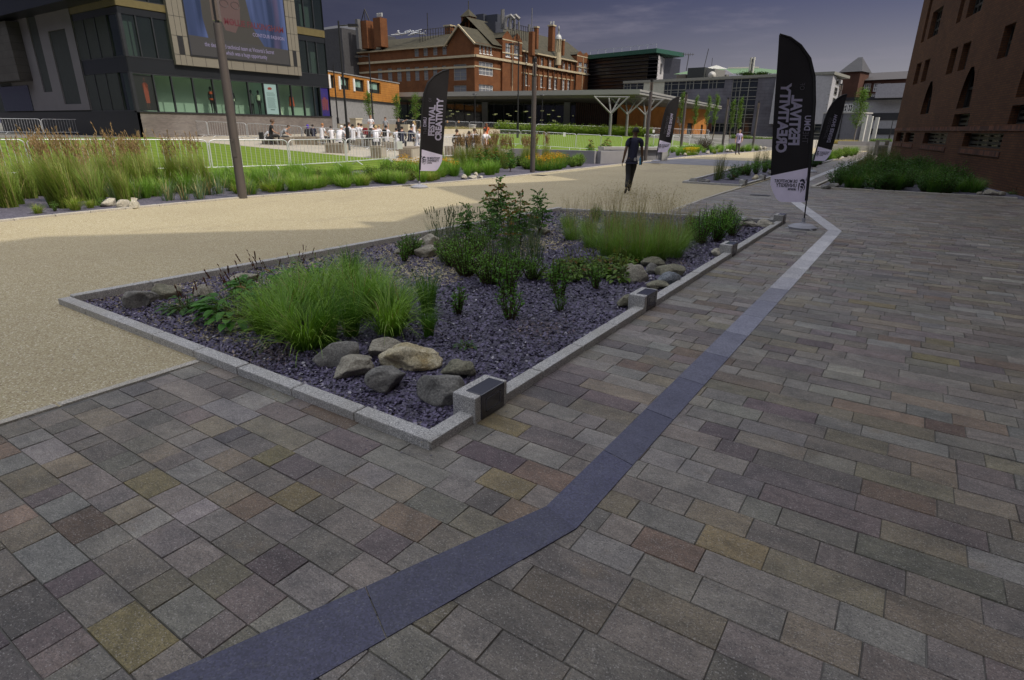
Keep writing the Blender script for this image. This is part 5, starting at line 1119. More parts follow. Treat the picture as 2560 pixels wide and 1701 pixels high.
g1 = G(1638, 783); light_block(-1.90, G(1632, 788).y, 'second granite light block, below the pile of round boulders')
light_block(-1.915, G(1838, 645).y, 'third granite light block, beside the lone pale boulder', 1.0)
light_block(-1.92, 12.0, 'granite light block at the far corner of the near bed, next to the banner base')
light_block(-4.47, G(1718, 470).y if 0 else 19.9, 'granite light block at the front corner of the second bed', 1.1)
light_block(-4.46, 22.6, 'granite light block on the second bed kerb beside an ochre boulder', 1.1)
# ---- grates and covers
def grate(p, w_, d_, lb, n=9, rz=0):
    T = thing('drain_grate', lb, 'drain cover', (p[0], p[1], .004), rz, 'drain covers'); m = MB(); m.box(-w_/2, w_/2, -d_/2, d_/2, -.002, .002); m.build('frame', M_ALU, T)
    m = MB()
    for k in range(n): x = -w_/2+w_*(k+.5)/n; m.box(x-w_/n*.28, x+w_/n*.28, -d_/2+.02, d_/2-.02, .0025, .006)
    m.build('bars', M_BLACK, T)
grate(G(1022, 592), .34, .34, 'square drain grate on the gravel beside the planting bed kerb', 9, R(8)); grate(G(1900, 489), .5, .22, 'wide drain grate in the paving left of the largest banner', 8, R(0)); grate((-11.7, 19.3), .5, .4, 'dark drain cover near the central lamp column', 7)
for i, (x0, x1, y0, y1) in enumerate(((1.25, 2.4, 4.55, 5.4),)):
    m = MB()
    for q in ((x0, x1, y0, y0+.012), (x0, x1, y1-.012, y1), (x0, x0+.012, y0, y1), (x1-.012, x1, y0, y1)): m.box(*q, .001, .004)
    tag(m.build('access_cover', plain('cover_rim', (.16, .16, .155), .5, .5)), 'thin metal rim of a recessed cover in the right hand paving', 'drain cover')
# ---------------------------------------------------------------- feather banners
def cloth(name, c, tl, see=0):
    t = NT(name); m = t.fin(t.mix(t.rng(t.noise(5), .3, .7), tuple(x*.9 for x in c), tuple(min(1, x*1.1) for x in c)), .8, 0, .3); tr = t.n('BsdfTranslucent'); tr.inputs[0].default_value = (*c, 1); mx = t.n('MixShader'); mx.inputs[0].default_value = tl
    t.t.links.new(t.b.outputs[0], mx.inputs[1]); t.t.links.new(tr.outputs[0], mx.inputs[2]); o = mx.outputs[0]
    if see: tp = t.n('BsdfTransparent'); m2 = t.n('MixShader'); m2.inputs[0].default_value = see; t.t.links.new(o, m2.inputs[1]); t.t.links.new(tp.outputs[0], m2.inputs[2]); o = m2.outputs[0]
    t.t.links.new(o, t.t.nodes['Material Output'].inputs[0]); return m
M_BLKF = cloth('black_banner_cloth', (.022, .020, .022), .3); M_WHTF = cloth('lilac_white_cloth', (.80, .73, .90), .45)
M_LET = plain('banner_lettering', (.62, .58, .74), .7, 0, .03, 3); M_LETG = plain('banner_grey_lettering', (.15, .14, .17), .7); M_INK = plain('banner_black_print', (.03, .03, .05), .7)
M_BASE = plain('grey_water_base', (.30, .30, .33), .55, 0, .06, 4)
MAST = [(0, 0), (.03, .5), (.10, 1.3), (.17, 2.1), (.24, 2.5), (.36, 2.78), (.55, 2.97), (.75, 3.08), (.93, 3.13)]
def mast_u(z):
    for (a, b), (c_, d_) in zip(MAST, MAST[1:]):
        if b <= z <= d_: return a+(c_-a)*(z-b)/(d_-b)
    return MAST[-1][0]
def banner(p, rz, lb, texts, grp, bt=.45, sc_=1.0):
    T = thing('feather_banner', lb, 'banner', p, rz, grp); T.scale = (sc_,)*3
    def wav(u, z): return .035*math.sin(u*5+z*1.1)+.02*math.sin(z*2.3)*u
    def P(u, z, o=0): return (u, wav(u, z)+o, z)
    m = MB(); m.tube([(u-.012, wav(u, z), z) for u, z in [(0, .06)]+MAST[1:]], [.012]*3+[.010]*3+[.007]*3, 8); m.build('pole', M_BLACK, T, smooth=True)
    def right(z): return .93-.27*(3.05-z)/(3.05-.62)
    def sect(zlo, zhi, name, mt, n=24):
        m = MB(); rows = []
        for i in range(n+1):
            t_ = i/n; row = []
            for j in range(13):
                s_ = j/12; z_ = zlo(s_)+(zhi(s_)-zlo(s_))*t_; u0 = mast_u(z_); u1 = max(u0, right(z_)); row.append(P(u0+(u1-u0)*s_, z_))
            rows.append(row)
        m.grid(rows); return m.build(name, mt, T, smooth=True)
    wl = lambda s_: 1.06-.15*s_; low = lambda s_: bt+.02+(.0 if s_ < .7 else (s_-.7)**2*3.2)
    sect(wl, lambda s_: 3.12-.02*(1-s_), 'black_cloth', M_BLKF); sect(low, wl, 'white_cloth', M_WHTF, 10)
    m = MB(); m.tube([(u-.004, wav(u, z), z) for u, z in MAST[1:]], [.028]*5+[.022, .018, .012], 8); m.build('mast_sleeve', M_BLACK, T, smooth=True)
    cw = plain('lettering_base', (.5, .5, .5))
    for body, u, z, size, mt, off, sx in texts:
        for s_ in (1, -1):
            M_ = Matrix(((0, -1, 0, u), (0, 0, 0, 0), (1, 0, 0, z), (0, 0, 0, 1))); M_[1][2] = 1
            o = txt(body, size, mt, 'lettering', T, M_, off, sx, 'LEFT', .0005)
            for v in o.data.vertices: lean = (v.co.z-z)*.085; v.co.x += lean; v.co.y = wav(v.co.x, v.co.z)+s_*.004
    for s_ in (1, -1):
        for body, u, z, size in (('DE MONTFORT', .24, .80, .075), ('UNIVERSITY', .24, .725, .088), ('LEICESTER', .24, .675, .042)):
            o = txt(body, size, M_INK, 'lettering', T, Matrix(((1, 0, 0, u), (0, 0, -1, 0), (0, 1, 0, z), (0, 0, 0, 1))), .002, .72, 'LEFT', .0005)
            for v in o.data.vertices: v.co.y = wav(v.co.x, v.co.z)+s_*.004
        m = MB(); ins = lambda q: [P(u, z, s_*.0045) for u, z in q]     # crest: curled mane strokes and a raised paw
        for q in ([(.10, .80), (.13, .86), (.17, .87), (.205, .84), (.19, .815), (.165, .83), (.14, .815), (.125, .78)], [(.115, .775), (.15, .80), (.18, .79), (.175, .765), (.145, .765), (.12, .74)], [(.125, .735), (.155, .755), (.185, .745), (.17, .72), (.15, .715), (.135, .68)], [(.095, .74), (.11, .77), (.112, .70), (.125, .66), (.10, .69)], [(.19, .80), (.215, .80), (.212, .70), (.19, .655), (.198, .71)], [(.15, .70), (.165, .705), (.155, .63), (.145, .66)], [(.09, .84), (.098, .91), (.104, .84)]): m.face(ins(q))
        m.build('crest', M_INK, T)
    m = MB(); m.tube([(0, 0, .0), (0, 0, .035), (0, 0, .075), (0, 0, .10), (0, 0, .12)], [.235, .24, .17, .05, .04], 28); m.tube([(0, 0, .12), (0, 0, .19)], .028, 10); m.build('water_base', M_BASE, T, smooth=False)
    m = MB(); m.box(-.30, .30, -.012, .012, .004, .012); m.box(-.012, .012, -.30, .30, .0125, .02, Matrix.Rotation(R(10), 4, 'Z')); m.build('cross_feet', M_GALV, T)
FEST = [('CREATIVITY', .66, 1.30, .235, M_LET, .011, .86), ('FESTIVAL', .47, 1.42, .235, M_LET, .011, .84), ('OF', .43, 2.30, .11, M_LETG, .0, .8), ('THE ', .26, 1.46, .13, M_LETG, .0, .8), ('DMU', .26, 1.66, .13, M_LET, .003, .85)]
DEG = [('DEGREE SHOW', .56, 1.22, .20, M_LET, .008, .80), ('TECHNOLOGY', .38, 1.36, .17, M_LETG, .0, .74)]
banner(tuple(G(1049, 470)), YAW, 'black feather banner with readable festival lettering at the left kerb', FEST, 'black and white feather banners')
banner(tuple(G(2005, 572)), YAW+math.pi-.05, 'largest feather banner, nearest the camera, its lettering seen mirrored from behind', FEST, 'black and white feather banners')
banner(tuple(D(1640, 405, 29.9)), YAW+.1, 'smallest feather banner with degree show lettering beside the concrete bench', DEG, 'black and white feather banners')
banner(tuple(G(2028, 431)), YAW, 'feather banner with degree show lettering half hidden behind the largest banner', DEG, 'black and white feather banners')
# ---------------------------------------------------------------- boulders
FW3 = c2w(Vector((0, 0, 1)))
def zdep(p): return (Vector(p)-Vector((0, 0, CH))).dot(FW3)
M_ROCK = {}
def rockmat(k, c1, c2, c3, sc_=9):
    t = NT('rock_'+k); v = t.noise(sc_, 7, .65, None, .6); c = t.mix(t.rng(v, .35, .62), c1, c2); c = t.mix(t.rng(t.noise(sc_*.45, 5, .7), .56, .7, 0, .8), c, c3)
    c = t.mix(t.rng(t.voro(170), .8, 1.0, 0, .3), c, tuple(x*.5 for x in c1)); c = t.mix(1.0, c, t.mix(t.rng(t.noise(75, 6, .8), .38, .62), (.62, .62, .62), (1.35, 1.35, 1.35)), 'MULTIPLY'); c = t.mix(t.rng(t.noise(26, 6, .75), .5, .72, 0, .55), c, tuple(x*.45 for x in c1)); c = t.mix(t.rng(t.noise(5, 5, .7, t.pos((1, 1, 3))), .6, .68, 0, .5), c, tuple(min(1, x*1.5) for x in c2)); t.bump(t.math('ADD', t.noise(34, 7, .75), t.math('MULTIPLY', v, 2.2)), .85, .016); M_ROCK[k] = t.fin(c, .8, 0, .3)
rockmat('grey', (.185, .18, .165), (.28, .27, .24), (.13, .125, .11)); rockmat('tan', (.30, .275, .215), (.42, .39, .31), (.21, .185, .14)); rockmat('ochre', (.42, .34, .18), (.60, .54, .38), (.36, .22, .07), 7)
rockmat('pale', (.42, .39, .31), (.52, .48, .39), (.34, .29, .22)); rockmat('olive', (.19, .185, .13), (.28, .265, .19), (.12, .11, .075)); rockmat('blue', (.17, .19, .21), (.30, .32, .34), (.10, .11, .12), 14)
def boulder(x0, x1, y0, y1, mt, lb, seed, ang=.0, rough=.16, grp=None, dz=0.0):
    xm = (x0+x1)/2; p = G(xm, y1-(y1-y0)*.06); w_ = (x1-x0)/FPX*zdep(p); d_ = w_*.72; f = Vector((p.x, p.y)).normalized(); c = Vector((p.x+f.x*d_*.42, p.y+f.y*d_*.42, 0))
    h = max(.03, hgt(Vector((c.x, c.y, 0)), xm, y0+(y1-y0)*.04)); h = min(h, w_*1.05); w_ *= .5*1.04; d_ *= .5
    bm = bmesh.new(); bmesh.ops.create_icosphere(bm, subdivisions=4 if w_ > .04 else 3, radius=1); o = Vector((seed*3.7, seed*1.3, seed*.7)); rnd = random.Random(seed)
    planes = [(Vector((rnd.gauss(0, 1), rnd.gauss(0, 1), rnd.gauss(.25, .7))).normalized(), rnd.uniform(.56, .86)) for _ in range(11)]
    for v in bm.verts:
        q = v.co.copy()
        for n_, dd in planes:      # cut soft facets
            e = q.dot(n_)-dd
            if e > 0: q -= n_*e*.95
        q *= 1+rough*(noise.noise(q*1.3+o))+rough*.35*noise.noise(q*4+o)
        if rough > .2: q *= 1+.05*abs(noise.noise(q*7+o))-.035*(abs(math.sin(q.z*9+q.x*2+noise.noise(q*2+o)*3)) < .18)
        v.co = q
    zs = [v.co.z for v in bm.verts]; xs = [v.co.x for v in bm.verts]; sx_ = 2/(max(xs)-min(xs)); z0, z1 = min(zs), max(zs)
    for v in bm.verts: z = (v.co.z-z0)/(z1-z0); v.co = Vector((v.co.x*sx_*w_, v.co.y*d_, (z*1.18-.18)*h))
    me = bpy.data.meshes.new('boulder'); bm.to_mesh(me); bm.free(); me.polygons.foreach_set('use_smooth', [True]*len(me.polygons)); me.materials.append(M_ROCK[mt])
    ob = link(bpy.data.objects.new('boulder', me)); ob.location = (c.x, c.y, H(c.x, c.y)+dz); ob.rotation_euler = (0, 0, YAW*0+math.atan2(f.y, f.x)-math.pi/2+ang)
    return tag(ob, lb, 'boulder', grp)
ga, gb, gc = 'boulders heaped at the front corner of the planting bed', 'round boulders beside the right hand kerb', 'boulders along the back kerb of the planting bed'
for i, (q, m_, lb, an, rg) in enumerate((((795, 912, 848, 925), 'grey', 'brown grey boulder at the left end of the front heap, touching the grass', .2, .14), ((915, 1025, 841, 903), 'tan', 'smooth tan boulder at the back of the front heap', 0, .13), ((837, 944, 887, 951), 'tan', 'pale veined boulder in the middle left of the front heap', .3, .2), ((950, 1108, 859, 938), 'ochre', 'big craggy ochre boulder with yellow patches', 0, .3), ((913, 1026, 910, 991), 'grey', 'grey boulder nearest the front kerb, below the ochre one', .5, .14), ((1043, 1169, 934, 1024), 'grey', 'grey boulder leaning against the nearest light block', -.4, .15), ((1109, 1195, 896, 951), 'olive', 'rough mossy boulder behind the nearest light block', 0, .28))): boulder(*q, m_, lb, 11+i, an, rg, ga)
for i, (q, m_, lb) in enumerate((((315, 395, 721, 777), 'grey', 'pointed grey boulder nearest the left tip of the bed'), ((377, 457, 705, 753), 'olive', 'rounded dark boulder second from the left tip of the bed'), ((488, 539, 709, 749), 'tan', 'small pale boulder left of the broad leaved plant'), ((569, 645, 682, 712), 'tan', 'boulder half hidden behind the brown flower spikes'), ((1055, 1109, 582, 621), 'pale', 'largest pale boulder beside the drain grate'), ((1035, 1082, 594, 619), 'pale', 'flat pale boulder left of the largest one by the drain'), ((1038, 1102, 612, 648), 'tan', 'tan boulder in front of the pale boulders by the drain'), ((1008, 1028, 602, 621), 'pale', 'smallest pale stone by the drain grate'), ((984, 1021, 616, 638), 'tan', 'tan stone behind low weeds left of the pale boulders'), ((1344, 1378, 570, 588), 'tan', 'lone tan stone at the foot of the tallest red tipped shrub'))): boulder(*q, m_, lb, 31+i, .1*i, .2, gc)
for i, (q, m_, lb) in enumerate((((1554, 1597, 657, 693), 'tan', 'tan boulder at the left back of the round boulder pile'), ((1560, 1620, 659, 713), 'tan', 'largest cracked tan boulder in the round boulder pile'), ((1604, 1668, 642, 674), 'olive', 'olive brown boulder topmost in the round pile'), ((1607, 1644, 656, 689), 'grey', 'small grey boulder wedged in the middle of the round pile'), ((1637, 1710, 660, 696), 'olive', 'olive boulder at the right back of the round pile'), ((1637, 1699, 677, 717), 'blue', 'blue grey speckled boulder in the round pile'), ((1612, 1678, 702, 727), 'olive', 'low flat boulder in front of the round pile'), ((1537, 1592, 736, 772), 'olive', 'leaning olive boulder behind the second light block'), ((1771, 1811, 620, 643), 'pale', 'lone pale boulder beside the third light block'))): boulder(*q, m_, lb, 51+i, .15*i, .15, gb)
for i, (q, m_, lb) in enumerate((((1841, 1862, 551, 570), 'tan', 'tan stone left in the row at the far end of the bed'), ((1855, 1894, 553, 571), 'tan', 'front tan stone in the row at the far end of the bed'), ((1892, 1935, 546, 571), 'pale', 'pale mossy stone touching the far light block'), ((1850, 1887, 544, 557), 'grey', 'grey stone at the back of the far row'), ((255, 298, 495, 519), 'pale', 'left of three smooth sunlit boulders in the left bed'), ((286, 329, 497, 522), 'pale', 'middle of three smooth sunlit boulders in the left bed'), ((323, 356, 499, 523), 'pale', 'right of three smooth sunlit boulders in the left bed'), ((315, 352, 494, 504), 'pale', 'flat stone behind the three sunlit boulders'), ((1148, 1171, 435, 450), 'pale', 'leftmost sunlit stone near the left banner'), ((1179, 1199, 430, 441), 'pale', 'topmost white stone near the left banner'), ((1166, 1199, 438, 449), 'pale', 'low front stone near the left banner'), ((1192, 1209, 439, 448), 'pale', 'rightmost stone near the left banner'), ((1722, 1746, 445, 459), 'grey', 'grey boulder at the tip of the second bed'), ((1744, 1776, 446, 459), 'grey', 'long dark stone right of the second bed tip'), ((1879, 1896, 436, 451), 'ochre', 'ochre boulder between two light blocks in the second bed'), ((1918, 1930, 426, 438), 'grey', 'grey boulder beside the largest banner edge'), ((2053, 2074, 462, 474), 'grey', 'dark low boulder at the left corner of the wall bed'), ((2070, 2098, 457, 474), 'grey', 'dark hump backed boulder in the wall bed corner'), ((2441, 2454, 479, 489), 'tan', 'small stone left in the group by the brick wall'), ((2460, 2491, 473, 491), 'tan', 'largest stone by the brick wall'), ((2488, 2515, 478, 491), 'tan', 'right stone in the group by the brick wall'))): boulder(*q, m_, lb, 71+i, .2*i, .16, 'scattered bed boulders')
for i, (x, y) in enumerate(((1700, 390), (1712, 391), (1722, 389), (1740, 388), (1770, 386), (1818, 382), (1828, 382), (1850, 379), (1902, 375), (1910, 374), (2085, 396), (2093, 394), (2100, 392), (2108, 391), (2116, 389), (2125, 387), (2133, 386), (2142, 385), (2150, 384), (2078, 398))):
    boulder(x-5-(i % 3), x+5+(i % 2)*2, y-8-(i % 3), y, 'pale', 'small pale stone edging the sunlit far beds', 101+i, i, .15, 'small stones along the far kerbs')
# ---------------------------------------------------------------- plants
M_BLADE = vcol('grass_blade', .5, .35, transl=.30); M_STEM = vcol('woody_stem', .75, .2)
def blade(m, b, az, L, lean, droop, w_, col, tip, rnd, seg=4):
    d = Vector((math.cos(az), math.sin(az), 0)); s_ = Vector((-d.y, d.x, 0)); f = rnd.uniform(.75, 1.28); pts = []; a = lean; p = Vector(b)
    for i in range(seg+1):
        pts.append(p.copy()); p = p+(d*math.sin(a)+Vector((0, 0, 1))*math.cos(a))*(L/seg); a += droop/seg*(1+i*.5)
    for i in range(seg):
        t0, t1 = i/seg, (i+1)/seg; w0, w1 = w_*(1-t0**2*.9), w_*(1-t1**2*.9)*(i < seg-1)+w_*.1*(i == seg-1)
        m.cc = tuple(f*(x+(y-x)*t1) for x, y in zip(col, tip)); m.face([pts[i]-s_*w0/2, pts[i]+s_*w0/2, pts[i+1]+s_*w1/2, pts[i+1]-s_*w1/2])
    return pts
def grass(name, seed, n, h, r0, lean, droop, w_, col, tip, stems=None, dry=0, lay=0):
    rnd = random.Random(seed); m = MB()
    for k in range(n):
        a = rnd.random()*6.283; r = r0*math.sqrt(rnd.random()); az = a+rnd.gauss(0, .5); ln = abs(rnd.gauss(0, lean)) +r/r0*lean*.5
        dc = rnd.random() < dry
        blade(m, (r*math.cos(a), r*math.sin(a), 0), az if not lay else rnd.gauss(lay, .9), h*rnd.uniform(.55, 1.1), ln, droop*rnd.uniform(.3, 1.3), w_*rnd.uniform(.7, 1.3), (.32, .25, .12) if dc else col, (.42, .33, .16) if dc else tip, rnd)
    if stems:
        ns, hs, cs, kind = stems
        for k in range(ns):
            a = rnd.random()*6.283; r = r0*rnd.random(); az = rnd.random()*6.28 if not lay else rnd.gauss(lay, .6)
            P = blade(m, (r*math.cos(a), r*math.sin(a), 0), az, hs*rnd.uniform(.8, 1.08), rnd.uniform(0, lean*.7), .12 if kind != 'wisp' else .3, .0045, (.20, .22, .08), cs, rnd)
            e = P[-1]; q = (P[-1]-P[-2]).normalized()
            if kind == 'plume':
                for j in range(7): leaf(m, e-q*(.035*j)+Vector((rnd.gauss(0, .006), rnd.gauss(0, .006), 0)), .075, rnd, cs, .28, (q+Vector((rnd.gauss(0, .22), rnd.gauss(0, .22), 0))).normalized())
            elif kind == 'wisp':
                for j in range(9): leaf(m, e-q*(.03*j)+Vector((rnd.gauss(0, .022), rnd.gauss(0, .022), rnd.gauss(0, .01))), .016, rnd, cs, .35)
            elif kind == 'spike':
                for j in range(8): leaf(m, e-q*(.011*j), .028, rnd, cs, .5, (q+Vector((rnd.gauss(0, .4), rnd.gauss(0, .4), 0))).normalized())
            elif kind == 'daisy':
                for j in range(7): t_ = j*.9+rnd.random(); leaf(m, e+Vector((math.cos(t_)*.022, math.sin(t_)*.022, rnd.gauss(0, .004))), .045, rnd, cs, .5, Vector((math.cos(t_), math.sin(t_), .1)))
                m.cc = (.10, .05, .02); m.box(e.x-.009, e.x+.009, e.y-.009, e.y+.009, e.z, e.z+.012)
    return m
def bush(seed, h, r, ns, nl, ls, col, tipc=None, asp=.45, low=.1):
    rnd = random.Random(seed); m = MB(); st = MB()
    for k in range(ns):
        a = rnd.random()*6.283; rr = r*math.sqrt(rnd.random()); hh = h*(1-.45*(rr/r)**2)*rnd.uniform(.7, 1.08); e = Vector((rr*math.cos(a), rr*math.sin(a), hh)); b = Vector((rr*.25*math.cos(a), rr*.25*math.sin(a), 0)); mid = b.lerp(e, .5)+Vector((rnd.gauss(0, .02), rnd.gauss(0, .02), .03))
        st.cc = (.07, .055, .03); st.tube([b, mid, e], [.006, .004, .002], 4, False)
        for j in range(nl):
            t_ = low+(1-low)*(j+rnd.random())/nl; p = b.lerp(mid, t_*2) if t_ < .5 else mid.lerp(e, t_*2-1)
            az = rnd.random()*6.283; u = Vector((math.cos(az), math.sin(az), rnd.uniform(-.1, .8))).normalized(); c = tipc if tipc and t_ > .8 and rnd.random() < .75 else col
            leaf(m, p+u*ls*.6, ls*rnd.uniform(.7, 1.25), rnd, c, asp, u)
    return m, st
def pinnate(seed, h, nw, red=.4, reach=.20):
    rnd = random.Random(seed); m = MB(); st = MB(); ns = 3
    for q_ in range(ns):
        ph = rnd.random()*6; aa = q_*6.283/ns+rnd.random(); hh = h*(1.0 if q_ == 0 else rnd.uniform(.62, .88)); ln = .0 if q_ == 0 else rnd.uniform(.10, .20)
        P = [Vector((math.cos(aa)*ln*t_+.02*math.sin(t_*5+ph), math.sin(aa)*ln*t_+.02*math.cos(t_*4+ph), hh*t_)) for t_ in [i/6 for i in range(7)]]
        st.cc = (.075, .045, .025); st.tube(P, [.010, .009, .008, .007, .006, .004, .003], 6)
        nf = int(nw*3.2) if q_ == 0 else int(nw*2.2)
        for k in range(nf):
            t_ = .22+.78*(k+rnd.random()*.8)/nf; i = min(5, int(t_*6)); b0 = P[i].lerp(P[i+1], t_*6-i) if i < 6 and t_ < 1 else P[6].copy()
            az = k*2.4+rnd.gauss(0, .3); L = reach*rnd.uniform(.65, 1.15)*(1.05-.45*max(0, t_-.7)/.3); d = Vector((math.cos(az), math.sin(az), rnd.uniform(.05, .75)+(.9 if t_ > .93 else 0))).normalized(); s_ = Vector((-math.sin(az), math.cos(az), rnd.gauss(0, .25))).normalized(); p = b0.copy(); Q = [p.copy()]; dr = rnd.uniform(-.14, -.04)
            for j in range(7): p = p+d*(L/7); d = (d+Vector((0, 0, dr))).normalized(); Q.append(p.copy())
            st.tube(Q, [.0025]*len(Q), 3, False); rd = t_ > .78 and rnd.random() < red; base = (.055, .15, .03) if rnd.random() < .4 else (.12, .26, .045)
            for j in range(1, 8):
                ls_ = .062*(1-.35*abs(j-4)/4)
                for sg in (-1, 1):
                    c = (.26, .13, .03) if rd and rnd.random() < .6 else base
                    leaf(m, Q[j]+s_*sg*.026+Vector((0, 0, rnd.gauss(0, .006))), ls_, rnd, c, .5, (s_*sg+d*.6+Vector((0, 0, rnd.gauss(-.15, .35)))).normalized())
            leaf(m, Q[-1]+d*.02, .055, rnd, (.24, .12, .03) if rd else base, .5, d)
    return m, st
def broad(seed, h, r, n, ls, col, spikes=0, sc_col=(.13, .045, .03), asp=.42):
    rnd = random.Random(seed); m = MB(); st = MB()
    for k in range(n):
        a = rnd.random()*6.283; rr = r*math.sqrt(rnd.random()); z = h*(1-.6*rr/r)*rnd.uniform(.35, 1.05); p = Vector((rr*math.cos(a), rr*math.sin(a), z)); d = Vector((math.cos(a), math.sin(a), rnd.uniform(-.35, .45))).normalized(); s_ = Vector((-d.y, d.x, 0)).normalized()
        L = ls*rnd.uniform(.7, 1.2); w_ = L*asp; f = rnd.uniform(.7, 1.3); m.cc = tuple(x*f for x in ((.22, .13, .04) if rnd.random() < .05 else col)); dr = Vector((0, 0, -L*.18)); up = Vector((0, 0, w_*.18))
        rows = [[p-s_*.003, p, p+s_*.003], [p+d*L*.35-s_*w_*.5+up, p+d*L*.35, p+d*L*.35+s_*w_*.5+up], [p+d*L*.7-s_*w_*.4+up*.7+dr*.4, p+d*L*.7+dr*.4, p+d*L*.7+s_*w_*.4+up*.7+dr*.4], [p+d*L-s_*.002+dr, p+d*L+dr, p+d*L+s_*.002+dr]]
        m.grid(rows); st.cc = (.10, .13, .04); st.tube([(rr*.2*math.cos(a), rr*.2*math.sin(a), 0), p], .003, 3, False)
    for k in range(spikes):
        P = blade(st, (rnd.gauss(0, r*.3), rnd.gauss(0, r*.3), 0), rnd.random()*6.28, h*rnd.uniform(1.2, 1.7), rnd.uniform(0, .3), .15, .004, (.10, .15, .04), (.14, .12, .05), rnd); e = P[-1]; q = (P[-1]-P[-2]).normalized()
        for j in range(9): leaf(m, e-q*.009*j, .026, rnd, sc_col, .55, (q+Vector((rnd.gauss(0, .35), rnd.gauss(0, .35), 0))).normalized())
    return m, st
PROTO = {}
def plant(kind, p, s_=1.0, rz=None, lb='', cat='plant', grp=None, sz=None):
    """one plant: foliage (and stems) under one empty, copies share meshes"""
    rnd = plant.r; k = kind
    if k not in PROTO:
        b = BUILD[k](); nm = NAMES.get(k, 'shrub'); T = thing(nm, 'x', cat, (0, 0, 0))
        if isinstance(b, tuple):
            b[0].build('foliage', M_LEAF, T)
            if b[1].f: b[1].build('stems', M_STEM, T)
        else: b.build('foliage', M_BLADE, T)
        PROTO[k] = T; o = T
    else: o = copy_tree(PROTO[k])
    o.location = (p[0], p[1], H(p[0], p[1])+(p[2] if len(p) > 2 and p[2] > .3 else 0)*0); o.rotation_euler = (0, 0, rnd.random()*6.283 if rz is None else rz); q = s_*rnd.uniform(.92, 1.08); o.scale = (q, q, q*(sz or 1)); tag(o, lb, cat, grp); return o
plant.r = random.Random(77)
LG, LT = (.09, .20, .015), (.27, .44, .055)
